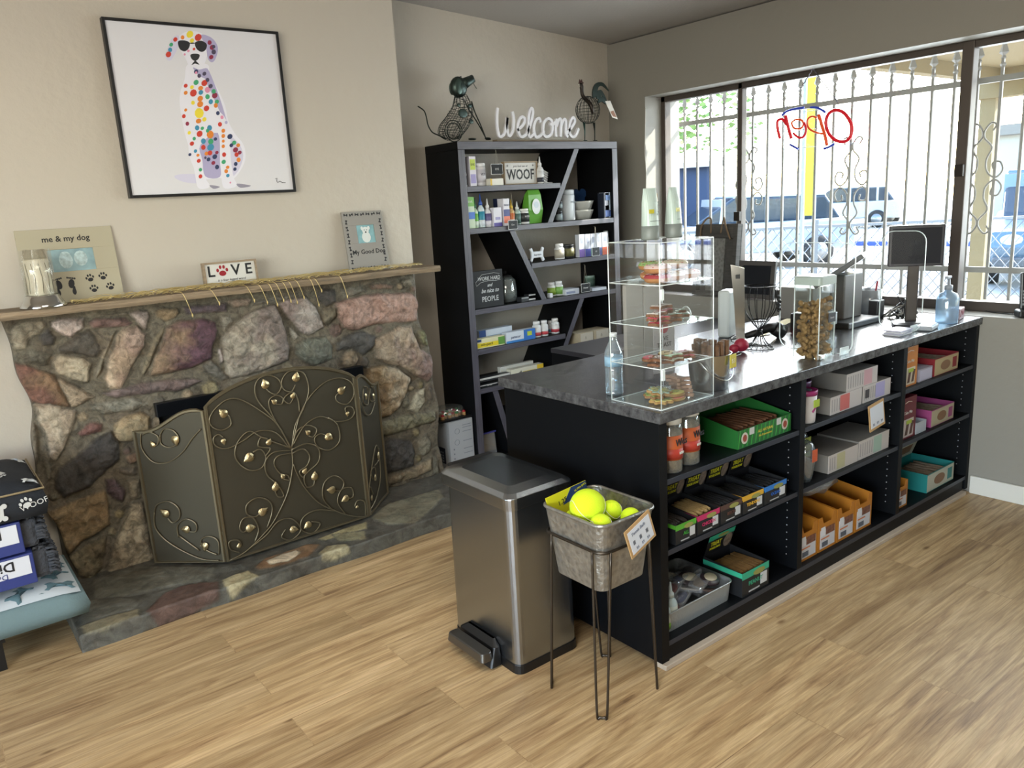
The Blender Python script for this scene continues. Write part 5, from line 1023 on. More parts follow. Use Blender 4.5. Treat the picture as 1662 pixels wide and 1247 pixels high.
# ---------------- galvanised planter of balls ----------------
def galv_mat():
    m, nt, b = nodes_mat('galvanised_steel'); L_ = nt.links.new; tc = N(nt, 'ShaderNodeTexCoord'); v = N(nt, 'ShaderNodeTexVoronoi', Scale=55.); v.feature = 'SMOOTH_F1'; L_(tc.outputs['Object'], v.inputs['Vector'])
    r = N(nt, 'ShaderNodeValToRGB'); L_(v.outputs['Distance'], r.inputs[0]); e = r.color_ramp.elements; e[0].position = .1; e[0].color = (*lin('#85837e'), 1); e[1].position = .6; e[1].color = (*lin('#a19f99'), 1); L_(r.outputs[0], b.inputs['Base Color'])
    b.inputs['Metallic'].default_value = .75; b.inputs['Roughness'].default_value = .38; n = N(nt, 'ShaderNodeTexNoise', Scale=42., Detail=2); L_(tc.outputs['Object'], n.inputs['Vector']); bp = N(nt, 'ShaderNodeBump', Strength=.5, Distance=.012); L_(n.outputs['Fac'], bp.inputs['Height']); L_(bp.outputs[0], b.inputs['Normal']); return m
GALV = galv_mat()
t = thing('planter_stand', 'galvanised square tub on hairpin legs holding yellow tennis balls', 'stand', (1.645, 1.742, 0)); zt = .656
def tub(mb, zb, zt_, hw0, hw1, hd0, hd1, th=.004, r=.035):
    R0 = lambda z, i: rr(-(hw0 + (hw1 - hw0) * z) + i, (hw0 + (hw1 - hw0) * z) - i, -(hd0 + (hd1 - hd0) * z) + i, (hd0 + (hd1 - hd0) * z) - i, r - i)
    return loft(mb, [(zb, R0(0, 0)), (zb + (zt_ - zb) * .5, R0(.5, 0)), (zt_, R0(1, 0)), (zt_, R0(1, th)), (zb + (zt_ - zb) * .5, R0(.5, th)), (zb + th, R0(0, th))])
m = MB(); tub(m, .425, zt, .102, .122, .112, .140); m.build('tub', GALV, t)
m = MB(); m.tube([(x, y, zt) for x, y in rr(-.123, .123, -.141, .141, .036)], .006, 8, closed=True); m.build('rolled_rim', GALV, t)
m = MB(); m.tube([(x, y, .566) for x, y in rr(-.120, .120, -.137, .137, .036)], .005, 8, closed=True); m.build('stand_ring', M('#4d4740', .35, .9), t)
for sx_, sy_ in ((-1, -1), (1, -1), (-1, 1), (1, 1)):
    m = MB(); fx, fy = sx_ * .128, sy_ * .122; a_ = Vector((sx_ * .122, sy_ * .095, .566)); b_ = Vector((sx_ * .085, sy_ * .139, .566)); f0 = Vector((fx, fy, .0045))
    d_ = Vector((-.72 * sx_, .72 * sy_, 0)) * .016
    m.tube(smooth([a_, a_.lerp(f0 - d_, .5), f0 - d_ + Vector((0, 0, .02)), f0 - d_ * .5 + Vector((0, 0, .004)), f0 + d_ * .5 + Vector((0, 0, .004)), f0 + d_ + Vector((0, 0, .02)), b_.lerp(f0 + d_, .5), b_], 4), .0042, 6); m.build('hairpin_leg', M('#4d4740', .35, .9), t)
YEL = M('#c3dc1a', .85, bump=.3, bscale=500)
def ball(px, py, z, r, label, group=None):
    q = at('z', z, px, py); q.x = min(max(q.x, 1.534 + r), 1.756 - r); q.y = min(max(q.y, 1.610 + r), 1.872 - r); t = thing('tennis_ball', label, 'ball', q, random.uniform(0, 3), group); MB().ell((0, 0, 0), (r, r, r), 28, 18).build('felt', YEL, t)
    s = MB(); s.tube([(r * 1.0 * math.cos(a) * math.sqrt(1 - (.5 * math.cos(2 * a)) ** 2), r * 1.0 * math.sin(a) * math.sqrt(1 - (.5 * math.cos(2 * a)) ** 2), r * .5 * math.cos(2 * a)) for a in [2 * PI * i / 40 for i in range(40)]], .0012, 4, closed=True); s.build('seam', M('#d0d0bc', .7), t); return t
ball(946, 826, .668, .058, 'jumbo yellow tennis ball, largest in the galvanised tub')
t2 = ball(992, 829, .645, .034, 'tennis ball behind and right of the jumbo ball', 'tennis balls in the tub'); t3 = ball(975, 852, .640, .034, 'printed tennis ball at the front of the tub', 'tennis balls in the tub')
ball(1027, 842, .628, .033, 'tennis ball low at the right edge of the tub', 'tennis balls in the tub'); ball(925, 846, .622, .033, 'tennis ball half hidden at the left front of the tub', 'tennis balls in the tub'); ball(968, 810, .60, .033, 'tennis ball deep behind the jumbo ball', 'tennis balls in the tub')
cs = [at('y', 1.862, x, y, (700, 700, 2.5975)) for x, y in ((482, 285), (650, 208), (658, 250), (500, 345))]
t = thing('ball_package', 'yellow and navy cardboard ball package standing in the tub', 'package', (0, 1.862, 0)); P4 = [(c_.x, c_.z) for c_ in cs]; lo = [(max(1.548, P4[3][0]), .60), (P4[2][0], .60)]
m = MB(); m.prism([P4[0], P4[1], P4[2], lo[1], lo[0], P4[3]], 0, .003); m.build('yellow_card', M('#c9c41e', .5), t)
def mixp(a, b, u): return (a[0] + (b[0] - a[0]) * u, a[1] + (b[1] - a[1]) * u)
m = MB(); m.prism([mixp(P4[0], P4[1], .62), P4[1], P4[2], mixp(P4[3], P4[2], .35)], -.0012, .0); m.build('navy_band', M('#1d3560', .5), t)
c_ = mixp(mixp(P4[0], P4[1], .35), mixp(P4[3], P4[2], .35), .72); txt('1.25', .024, INK, t, c_[0], -.0014, c_[1], rot=(PI / 2, .3, 0)); c_ = mixp(P4[1], P4[2], .45); txt('ULTRA BALL', .010, M('#c9c41e', .5), t, c_[0] - .03, -.0022, c_[1] + .002, rot=(PI / 2, .3, 0))
def price_card(label, cx, cy, cz, w, h, rz, roll, title, par=None, lines=3):
    t = thing('price_card', label, 'sign', (cx, cy, cz)); t.rotation_euler = (-.05, roll, rz)
    bx('wooden_board', M('#ad8a5c', .6), (-w / 2, w / 2, 0, .004, -h / 2, h / 2), t); bx('paper_card', M('#c6c9d0', .5), (-w * .43, w * .43, -.0012, 0, -h * .40, h * .40), t)
    if title: txt(title, h * .15, M('#6f7686', .6), t, -w * .05, -.002, h * .24, shear=.2)
    m = MB(); r = random.Random(5)
    for i in range(lines):
        x = -w * .28 + i * w * .26; 
        for j in range(5): m.box(x + j * .0022 - .006, x + j * .0022 - .0048, -.0018, -.0012, -h * .12, h * .02)
    m.build('barcode_print', M('#4d525c', .6), t)['kind'] = 'stuff'; txt('$6    $9    $4', h * .13, M('#6f7686', .6), t, 0, -.002, -h * .28); return t
q = at('y', 1.592, 1036, 866); price_card('wood edged price card clipped on the corner of the ball tub', q.x, 1.582, q.z, .128, .100, .1, -.30, 'Tennis Balls')
# ---------------- service counter ----------------
CB = M('#05070b', .5); CB.node_tree.nodes['Principled BSDF'].inputs['Specular IOR Level'].default_value = .2; CE = [CB, M('#232833', .45)]
def top_mat():
    m, nt, b = nodes_mat('dark_stone_laminate'); L_ = nt.links.new; tc = N(nt, 'ShaderNodeTexCoord'); n = N(nt, 'ShaderNodeTexNoise', Scale=26., Detail=8, Roughness=.7); L_(tc.outputs['Object'], n.inputs['Vector'])
    r = N(nt, 'ShaderNodeValToRGB'); L_(n.outputs['Fac'], r.inputs[0]); e = r.color_ramp.elements; e[0].position = .35; e[0].color = (*lin('#2c2c2e'), 1); e[1].position = .68; e[1].color = (*lin('#5a5a5c'), 1); L_(r.outputs[0], b.inputs['Base Color'])
    b.inputs['Roughness'].default_value = .26; n2 = N(nt, 'ShaderNodeTexNoise', Scale=90., Detail=3); L_(tc.outputs['Object'], n2.inputs['Vector']); bp = N(nt, 'ShaderNodeBump', Strength=.12, Distance=.004); L_(n2.outputs['Fac'], bp.inputs['Height']); L_(bp.outputs[0], b.inputs['Normal']); return m
KX0, KX1, KY0, KY1, KH = 1.862, XW - .003, 1.674, 2.50, .93
ct = thing('service_counter', 'long black shop counter with open shelves and grey stone-look worktop', 'counter', (KX0, KY0, 0))
kw, kd = KX1 - KX0, KY1 - KY0
bx('worktop', top_mat(), (-.006, kw, -.012, kd + .03, KH - .037, KH), ct, .002)
SZ = (.689, .434, .0945); D1, D2 = 2.676 - KX0, 3.479 - KX0; SD = .40
bx('side_panel', CB, (0, .038, 0, kd, .02, KH - .0375), ct, .001); bx('side_panel', CB, (kw - .03, kw, 0, SD, .02, KH - .0375), ct, .001)
bx('back_panel', CB, (.0385, kw, SD, SD + .02, .02, KH - .0375), ct); bx('staff_side_panel', CB, (.0385, kw, kd - .02, kd, .02, KH - .0375), ct)
for d_ in (D1, D2): bx('divider', CB, (d_, d_ + .033, 0, SD - .0005, .0955, KH - .0375), ct, .001)
bays = ((.0385, D1 - .0005), (D1 + .0335, D2 - .0005), (D2 + .0335, kw - .0305))
for a_, b_ in bays:
    for z in SZ[:2]: fe(bx('shelf', CE, (a_, b_, .004, SD - .0005, z - .02, z), ct, .001))
fe(bx('bottom_board', CE, (.0385, kw - .0305, .002, SD - .0005, SZ[2] - .02, SZ[2]), ct, .001))
bx('plinth', CB, (.0385, kw - .05, .006, SD - .0005, .02, SZ[2] - .0205), ct)
bx('floor_strip', M('#b3a594', .5), (.0, kw - .05, -.018, .03, 0, .0195), ct, .003)
m = MB()
for xx in (D1 - .0004, D2 - .0004, kw - .0304):
    for z in [.15 + .032 * i for i in range(24)]:
        if all(abs(z - q) > .03 for q in SZ): m.tube([(xx - .0006, .05, z), (xx + .001, .05, z)], .0028, 6)
m.build('shelf_pin_holes', M('#8d8f94', .5), ct)['kind'] = 'stuff'
Z8 = (1280, 540, 3.118); ZB6, ZB7 = (1060, 620, 5.196), (1060, 840, 5.669)
def KS(fr, x0, x1, y0, yb, k, yf=1.70):
    a_ = at('y', yf, x0, yb, fr); b_ = at('y', yf, x1, yb, fr); c_ = at('y', yf, (x0 + x1) / 2, y0, fr); return (a_.x + b_.x) / 2, b_.x - a_.x, max(.02, c_.z - SZ[k])
# seasoning jars
for i, (x0, x1, y0) in enumerate(((104, 262, 345), (262, 450, 275))):
    cx, w, h = (1.985, .090, .195) if i == 0 else (2.092, .094, .20)
    t = thing('seasoning_jar', ['left' , 'right'][i] + ' clear treat jar with white lid and orange label on the top counter shelf', 'jar', (cx, 1.735 if i == 0 else 1.750, SZ[0] + .0006), .1, 'orange labelled treat jars'); r = w * .47
    MB().lathe([(r * .96, 0), (r, .004), (r, h * .82), (r * .9, h * .86), (r * .86, h * .88)], 28).build('glass_body', clear('#d9dcd8', .12, .03, .12, 'jar_plastic'), t)
    MB().lathe([(r * .94, .003), (r * .95, h * .7), (r * .5, h * .78), (0, h * .79)], 24).build('contents', M('#8a7350', .85, bump=.8, bscale=120, vary=.3, vscale=60), t)
    MB().lathe([(r * .95, h * .88), (r * .96, h * .98), (r * .9, h)], 28).build('lid', M('#c9c6bd', .45), t)
    MB().lathe([(r + .0008, h * .24), (r + .0008, h * .68)], 28).build('wrap_label', M('#b5562a', .5), t); MB().lathe([(r + .0012, h * .26), (r + .0012, h * .44)], 28).build('red_band', M('#a8372a', .5), t)
    txt('Wes', .034, INK, t, .004, -r - .0022, h * .56, ext=.001, off=.0004); txt('BEEF', .012, M('#c9c6bd', .5), t, .004, -r - .0026, h * .36, ext=.001)
# generic open display tray
def tray(name, label, x0, x1, y0, d, z, h, col, parent_mat=None, hb=None, rz=0, front=None, notch=False, group=None, cat='display box', inner='#6d6a64'):
    t = thing(name, label, cat, ((x0 + x1) / 2, y0, z + .0006), rz, group); w = x1 - x0; th = .002; hb = hb or h; cm = parent_mat or M(col, .5); m = MB()
    m.box(-w / 2, w / 2, 0, d, 0, th)
    if notch: m.prism([(-w / 2, th), (w / 2, th), (w / 2, h), (w * .30, h), (w * .22, h * .8), (-w * .22, h * .8), (-w * .30, h), (-w / 2, h)], 0, th)
    else: m.box(-w / 2, w / 2, 0, th, th, h)
    for s in (-1, 1): m.prism([(th, th), (d, th), (d, hb), (th, h)], s * w / 2 - (th if s > 0 else 0), s * w / 2 + (th if s < 0 else 0), 'x')
    m.box(-w / 2, w / 2, d - th, d, th, hb); m.build('tray', cm, t); return t, w
# green chew box
t, w = tray('display_box', 'long green open box of meat chew sticks on the top counter shelf', 2.315, 2.65, 1.70, .26, SZ[0], .07, '#1b5c24', hb=.115)
m = MB()
for i in range(13): m.prism([(-w / 2 + w * i / 13, .003), (-w / 2 + w * i / 13 + .006, .003), (-w / 2 + w * i / 13 + .018, .068), (-w / 2 + w * i / 13 + .012, .068)], -.0006, 0)
m.build('striped_print', M('#2f8a32', .5), t)['kind'] = 'stuff'
for x in (-.128, .125):
    m = MB(); disc(m, x, .036, .020, .022, -.0008, n=18); m.build('round_emblem', M('#b9b3a6', .5), t); m = MB(); disc(m, x, .036, .012, .014, -.0016, n=14); m.build('emblem_dog', M('#8a3a2a', .5), t)
for x in (-.085, .085):
    m = MB(); m.box(x - .014, x + .014, -.0016, -.0008, .042, .068); m.build('price_label', M('#b5b5b0', .5), t)
txt('ALL NATURAL', .015, M('#b5a83c', .5), t, 0, -.0015, .044, shear=.15); txt('No Preservatives', .012, M('#b5a83c', .5), t, 0, -.0015, .026, shear=.15)
def sticks(label, group, x0, x1, y0, y1, z, n, L_, r, col, layers=2, jit=.1, name='chew_stick', sq=False):
    base = None; rg = random.Random(int(x0 * 1000)); per = max(1, n // layers)
    for k in range(n):
        ly = k // per; i = k % per; x = x0 + (x1 - x0) * (i + .5) / per; y = (y0 + y1) / 2 + rg.uniform(-.008, .008); loc = (x, y, z + r + .002 + ly * r * 1.9)
        if base is None:
            m = MB()
            if sq: m.box(-r * 1.4, r * 1.4, -L_ / 2, L_ / 2, -r, r)
            else: m.tube([(r * .3 * math.sin(q * 1.3), -L_ / 2 + L_ * q / 6, 0) for q in range(7)], [r * .8, r, r * .9, r, r * .92, r, r * .75], 7)
            base = m.build(name, M(col, .75, bump=.5, bscale=150, vary=.25, vscale=40), None); tag(base, label, 'dog chew', group); o = base
        else: o = base.copy(); COL.objects.link(o)
        o.location = loc; o.rotation_euler = (0, 0, rg.uniform(-jit, jit))
sticks('brown meat stick lying in the long green box', 'meat sticks in the green box', 2.330, 2.63, 1.72, 1.94, SZ[0] + .04, 22, .18, .0062, '#6b4429', 2, .06)
# "treat your dog" boxes
DKB = '#16171a'
def treat_box(x0, x1, y0, d, z, accent, aname, word, wcol, scol, label, h=.072, slabel=None, sname='chew_stick', n=12, r=.0065, sq=False, header=True):
    t, w = tray('treat_box', label, x0, x1, y0, d, z, h, DKB, hb=h + .012)
    bx('colour_band', M(accent, .5), (-w / 2, w / 2, -.001, -.0002, h * .72, h), t); bx('colour_edge', M(accent, .5), (-w / 2 - .0008, -w / 2 - .0001, 0, d, h * .8, h), t)
    m = MB(); disc(m, w * .12, h * .80, w * .22, h * .12, -.0012, .0008, n=14); m.build('oval_logo', M('#8a8a4a', .5), t)
    txt(word, h * .24, M(wcol, .5), t, 0, -.0015, h * .46, ext=.0004, off=.0004); bx('price_label', M('#b9bbbd', .5), (w * .18, w * .42, -.0016, -.0004, h * .2, h * .66), t); bx('white_caption', M('#9fa1a3', .5), (-w * .25, w * .15, -.0012, -.0002, h * .1, h * .16), t)
    if header:
        hd = MB(); T = Matrix.Translation((0, d - .002, h + .01)) @ Matrix.Rotation(.30, 4, 'X'); hh_ = .095
        hd.box(-w * .48, w * .48, -.001, .001, 0, hh_, T); o = hd.build('header_card', M(DKB, .5), t)
        cb = MB(); cb.box(-w * .48, w * .48, -.002, -.001, hh_ * .74, hh_, T); cb.build('header_band', M(accent, .5), t)
        o2 = MB(); o2.prism([(w * .3 + w * .15 * math.cos(q), hh_ * .42 + hh_ * .36 * math.sin(q)) for q in [2 * PI * i / 16 for i in range(16)]], -.002, -.001, T=T); o2.build('dog_picture', M('#7b6a5a', .6, vary=.4, vscale=60), t)
        o3 = MB(); o3.prism([(w * .05 + w * .2 * math.cos(q), hh_ * .86 + hh_ * .08 * math.sin(q)) for q in [2 * PI * i / 16 for i in range(16)]], -.0028, -.002, T=T); o3.build('oval_logo', M('#8a8a4a', .5), t)
        for s, v, sz in (('TREAT', .52, .30), ('YOUR DOG', .28, .17)):
            q = txt(s, hh_ * sz, M('#b9b424', .5), t, 0, 0, 0, ext=.0005, sx=.8, off=.0004); q.data.transform(T @ Matrix.Translation((-w * .16, -.0022, hh_ * v)))
    if slabel: sticks(slabel, slabel.replace(' lying', '').replace('stick', 'sticks'), x0 + .008, x1 - .008, y0 + .02, y0 + d - .02, z + h - .034, n, d * .72, r, scol, 2, .12, sname, sq)
    return t
z2 = SZ[1]
treat_box(1.951, 2.060, 1.685, .175, z2, '#4f9a2c', 'green', 'ALL', '#2f8a2c', '#2a241f', 'black treat box with lime green band, leftmost of the middle shelf row', slabel='dark chew stick lying in the lime banded box')
treat_box(2.067, 2.190, 1.685, .175, z2, '#b0285a', 'pink', 'CHICKEN', '#b0285a', '#a08656', 'black treat box with pink band holding pale chews', slabel='pale tan chew stick lying in the pink banded box', n=16, r=.008)
treat_box(2.197, 2.320, 1.685, .175, z2, '#4a342e', 'brown', 'BISON', '#4f3028', '#17181c', 'black treat box with brown band in the middle shelf row', slabel='black chew stick lying in the brown banded box')
treat_box(2.327, 2.455, 1.685, .175, z2, '#c79a2e', 'yellow', 'TENDONS', '#c79a2e', '#131314', 'black treat box with yellow band in the middle shelf row', slabel='black chew stick lying in the yellow banded box')
treat_box(2.462, 2.605, 1.685, .175, z2, '#2a6fb8', 'blue', 'OCEAN', '#1f55a0', '#15171b', 'black treat box with blue band, rightmost of the middle shelf row', slabel='black chew stick lying in the blue banded box')
treat_box(2.328, 2.498, 1.685, .185, SZ[2], '#2f9a7a', 'teal', 'PEANUT', '#2f8a6a', '#7a5a2e', 'black treat box with teal band on the bottom counter shelf', h=.10, slabel='brown square biscuit stick lying in the teal banded box', sname='biscuit_stick', n=16, r=.006, sq=True)
# galvanised tray with packets
GT = thing('galvanised_tray', 'low galvanised metal tray of wrapped chews on the bottom counter shelf', 'tray', (2.108, 1.845, SZ[2] + .0006)); m = MB()
R0 = lambda i, s: rr(-.198 - s + i, .198 + s - i, -.138 - s + i, .138 + s - i, .03)
loft(m, [(0, R0(0, -.006)), (.075, R0(0, 0)), (.075, R0(.003, 0)), (.003, R0(.003, -.006))]); m.build('tray_body', M('#9fa5a7', .4, .5, bump=.3, bscale=60), GT); m = MB(); m.tube([(x, y, .075) for x, y in R0(0, .001)], .0035, 6, closed=True); m.build('rolled_rim', M('#a9adae', .3, .7), GT)
pc = ['#6b4a38', '#8a3a30', '#2b3a6a', '#4a4440', '#7a6650', '#9a5a3a', '#5a3a40']; rg = random.Random(9)
for i in range(22):
    x, y = 1.968 + .056 * (i % 6) + rg.uniform(-.01, .01), 1.775 + .05 * (i // 6) + rg.uniform(-.01, .01); z = SZ[2] + .026 + .014 * (i % 5) + .008 * (i // 6); c_ = pc[i % 7]
    t = thing('wrapped_chew', 'clear wrapped %s chew packet in the galvanised tray' % ['brown', 'red', 'navy', 'charcoal', 'tan', 'rust', 'plum'][i % 7], 'packet', (x, y, z), rg.uniform(0, 3), 'wrapped chews in the tray'); t.rotation_euler = (rg.uniform(-.3, .3), rg.uniform(-.3, .3), rg.uniform(0, 3))
    m = MB(); m.ell((0, 0, .008), (.038, .022, .007), 12, 6); m.build('chew', M(c_, .6, bump=.5, bscale=80), t)
    m = MB(); m.prism([(x_ * .05, y_ * .03) for x_, y_ in ((-1, -.9), (-.6, -1), (.6, -1), (1, -.8), (1.05, .8), (.6, 1), (-.6, 1), (-1, .9))], 0, .017, 'z'); m.build('wrapper', BAG, t, .006)
for i in range(3):
    t = thing('label_disc_packet', 'dark packet with cream oval label lying at the %s of the tray' % ('right', 'middle', 'back')[i], 'packet', (2.235 - .06 * i, 1.765 + .05 * i, SZ[2] + .085 + .004 * i)); t.rotation_euler = (.35, .15, .2 - .3 * i)
    m = MB(); m.ell((0, 0, 0), (.05, .038, .012), 16, 8); m.build('packet_body', M('#33292c', .4), t); m = MB(); m.lathe([(.036, .0105), (.034, .0125), (0, .013)], 20, sy=.62); m.build('oval_label', M('#b3a98f', .5), t)
for i, (x, y, h) in enumerate(((1.938, 1.733, .150), (1.985, 1.742, .165))):
    t = vessel('drop', 'squeeze_bottle', ['shorter', 'taller'][i] + ' squeeze bottle with lime green label at the left of the tray', 'bottle', x, y, SZ[2] + .005, .050, h, '#a9b8b8', '#b5c2c2', '#b9bdb0', 'lime labelled squeeze bottles', lab2='#6f9a2c')
# bay 2, top: tubs and soap cartons, shelf with card
def tub_thing(label, cx, cy, k, w, h, lidc, lab, rim):
    t = thing('treat_tub', label, 'tub', (cx, cy, SZ[k] + .0006)); r = w / 2
    MB().lathe([(r * .82, 0), (r * .85, .004), (r * .97, h * .86)], 28).build('tub_body', M('#b9b2ae', .45), t); MB().lathe([(r * 1.0, h * .84), (r * 1.02, h * .98), (r * .94, h), (r * .9, h * .97), (0, h * .97)], 28).build('lid', M(lidc, .35), t)
    MB().lathe([(r * .835, h * .02), (r * .86, h * .14)], 28).build('bottom_band', M(rim, .45), t); m = MB(); m.lathe([(r * .5, h * .975), (r * .5, h * .985), (0, h * .985)], 20); m.build('lid_label', M('#33363c', .5), t)
    m = MB(); m.tube([(r * .93 * math.cos(q) , r * .93 * math.sin(q), h * (.35 + .25 * i / 8)) for i, q in enumerate([-1.9 + .1 * i for i in range(9)])], .004, 5); m.build('ribbon_print', M(lab, .5), t); return t
t = tub_thing('smaller treat tub with magenta lid and lime sticker', 2.795, 1.728, 0, .088, .135, '#8a2a5f', '#8a2a5f', '#9a3a6a'); bx('lime_sticker', M('#93a82c', .5), (-.025, .012, -.0535, -.050, .07, .10), t)
tub_thing('larger treat tub with purple lid', 2.862, 1.815, 0, .115, .15, '#5a2a5f', '#4a3a5a', '#b9b2ae')
def soap(label, x0, x1, z, h, bandc, u0, u1, yf=1.70, d=.2, win=False, grp='long pastel banded cartons'):
    t = stock_box('soap_carton', label, 'box', (x0 + x1) / 2, yf, z, x1 - x0, d, h, '#6f6b66', grp, [(0, 1, 0, 1, '#b3aca8'), (u0, u1, .06, .94, bandc)]); w = x1 - x0
    m = MB(); rg_ = random.Random(int(x0 * 99))
    for i in range(8):
        u = -.46 + .075 * i
        if not (u0 - .52 < u < u1 - .48): m.box(u * w, u * w + .006, -.0016, -.001, h * .15, h * .85)
    m.build('printed_columns', M('#8f8b8a', .5), t)['kind'] = 'stuff'
    if win: bx('window_square', M('#3a3538', .5), (-w * .42, -w * .28, -.0019, -.001, h * .25, h * .75), t)
soap('lower left long carton with coral band on the upper middle shelf', 2.93, 3.175, SZ[0], .075, '#b8605a', .30, .60)
soap('lower right long carton with lilac band on the upper middle shelf', 3.185, 3.42, SZ[0], .075, '#9a94bb', .45, .78, win=True)
soap('stacked long carton with pink band, topmost of three', 3.05, 3.30, SZ[0] + .0762, .075, '#b89094', .55, .82)
soap('left long white carton with cream band on the middle shelf', 2.93, 3.165, SZ[1], .078, '#a8a380', .28, .55)
soap('right long white carton with mint band on the middle shelf', 3.17, 3.43, SZ[1], .085, '#93aa9c', .48, .75)
price_card('wood edged price card hanging from the shelf above the mint carton', 3.243, 1.663, .632, .125, .118, 0, -.12, '', lines=0)
# glass heads = domed plastic jars
for i, (x, y, w, h, c_) in enumerate(((2.800, 1.728, .082, .175, '#b5502c'), (2.866, 1.818, .112, .20, '#96a32c'))):
    t = thing('domed_jar', ['small clear domed container with orange label on the middle shelf', 'large clear domed container with lime price stickers on the middle shelf'][i], 'container', (x, y, SZ[1] + .0006)); r = w / 2
    MB().lathe([(r * .6, 0), (r * .75, h * .12), (r, h * .5), (r * .98, h * .75), (r * .75, h * .92), (r * .35, h * .99), (0, h)], 26).build('clear_shell', clear('#c9d2d6', .16, .04, .12, 'clear_shell'), t)
    MB().lathe([(r * .5, .01), (r * .65, h * .2), (r * .8, h * .5), (0, h * .6)], 16).build('contents', M('#4a5560', .5, bump=.5, bscale=60), t)
    bx('sticker', M(c_, .5), (-w * .22, w * .22, -r - .004, -r - .002, h * .52, h * .82), t, .001)
    if i: bx('sticker', M('#96a32c', .5), (-w * .25, w * .25, -r - .004, -r - .002, h * .38, h * .50), t, .001); txt('50% 25', .016, INK, t, 0, -r - .0045, h * .68)
# orange bins
OC = M('#a86a1c', .5)
def bin_(label, x0, x1, h, y0=1.70, d=.3, z=SZ[2], hb=.19):
    t, w = tray('orange_bin', label, x0, x1, y0, d, z, h, '#b3761f', OC, hb=hb, notch=True, cat='bin', group='orange cardboard bins')
    bx('white_label', M('#b9b9bd', .5), (-w * .4, w * .4, -.0012, -.0002, h * .08, h * .62), t); bx('food_picture', M('#6b4434', .6, vary=.4, vscale=90), (-w * .1, w * .38, -.0018, -.0012, h * .44, h * .66), t)
    bx('orange_text_bar', M('#b56a3a', .5), (-w * .36, w * .1, -.0018, -.0012, h * .34, h * .38), t); bx('barcode_print', M('#4f5560', .5), (-w * .3, w * .02, -.0018, -.0012, h * .12, h * .26), t); bx('dog_print', M('#c9c9cc', .5), (-w * .37, -w * .14, -.0018, -.0012, h * .44, h * .7), t); return t
for i, (a_, b_, h) in enumerate(((2.725, 2.865, .155), (2.872, 3.012, .155), (3.019, 3.159, .155), (3.166, 3.306, .155))): bin_('%s of the four orange bins on the bottom shelf' % ('leftmost', 'second from left', 'third from left', 'rightmost')[i], a_, b_, h)
def crumple(name, label, c, rad, seed, par_mat=BAG, cat='bag', group=None):
    t = thing(name, label, cat, c, 0, group); rg = random.Random(seed)
    for k in range(3):
        m = MB(); m.ell((0, 0, 0), rad, 20, 12); ph = [rg.uniform(0, 6) for _ in range(4)]
        m.v = [tuple(Vector(p) * (1 - .09 * k + .13 * math.sin(9 * p[0] / rad[0] * 1 + ph[0]) * math.sin(7 * p[1] / rad[1] + ph[1]) + .09 * math.sin(11 * p[2] / rad[2] + ph[2] + 3 * p[0] / rad[0]))) for p in m.v]; m.sm = [k == 0] * len(m.sm); m.build('film_fold', par_mat, t)
    return t
crumple('plastic_bag', 'crumpled clear plastic bag of treats lying over the orange bins', (3.02, 1.86, SZ[2] + .252), (.17, .11, .05), 4)
# bay 3
def tall_pack(label, x0, x1, k, h, col, title, tc_, k2):
    t = stock_box('treat_pack', label, 'box', (x0 + x1) / 2, 1.70, SZ[k], x1 - x0, .05, h, col, None, [(.14, .86, .05, .48, k2)], [(title, .5, .64, .105, tc_)], .0); w = x1 - x0
    m = MB(); 
    for q in (-.15, .12): m.prism([((q) * w, h * .1), ((q + .14) * w, h * .1), ((q + .24) * w, h * .4), ((q + .1) * w, h * .42)], -.0022, -.0014)
    m.build('stick_print', M('#4a2f24', .5), t)['kind'] = 'stuff'; bx('lime_sticker', M('#96a83a', .5), (-w * .1, w * .22, -.0028, -.002, h * .36, h * .45), t); m = MB(); m.tube([(-w * .2, -.001, h * .88), (0, -.001, h * .91), (w * .2, -.001, h * .88)], .002, 4); m.build('hang_slot', M('#c9b8a8', .5), t)
tall_pack('tall orange treat pack standing at the left of the upper right shelf', 3.522, 3.665, 0, .185, '#b5702c', 'Cake Mix', '#c9c4b8', '#c2b7a2')
tall_pack('tall maroon treat pack standing at the left of the middle right shelf', 3.522, 3.680, 1, .20, '#5f1a24', 'Cake Mix', '#c9c4c0', '#b5aaa6')
def lid_box(label, x0, x1, k, h, col, face, z=None, lid=True, scol='#7a5a40', y0=1.70, d=.22):
    zz = SZ[k] if z is None else z; t, w = tray('open_carton', label, x0, x1, y0, d, zz, h, col, hb=h)
    bx('front_print', M(face, .5), (-w * .49, w * .49, -.001, -.0002, h * .04, h * .96), t); m = MB(); disc(m, -w * .05, h * .5, w * .20, h * .28, -.0012, n=16); m.build('picture_print', M(scol, .6), t); bx('side_caption', M(col, .5), (w * .25, w * .42, -.0016, -.0010, h * .2, h * .8), t)
    if lid:
        T = Matrix.Translation((0, d - .002, h)) @ Matrix.Rotation(.35, 4, 'X'); m = MB(); m.box(-w * .49, w * .49, -.001, .001, 0, .10, T); m.build('raised_lid', M(face, .5), t); m = MB(); m.box(-w * .35, w * .35, -.0018, -.001, .02, .07, T); m.build('lid_print', M(scol, .5), t)
    return t
def pouch_sticks(x0, x1, z, label, n=5, y0=1.72): sticks(label, label.replace(' lying', ''), x0, x1, y0, y0 + .18, z, n, .16, .009, '#8a7a68', 1, .15, 'treat_sachet')
lid_box('red and cream open carton with raised lid on the upper right shelf', 3.84, 4.09, 0, .085, '#7a1720', '#a08f6a'); pouch_sticks(3.86, 4.07, SZ[0] + .045, 'cream sachet lying in the red carton')
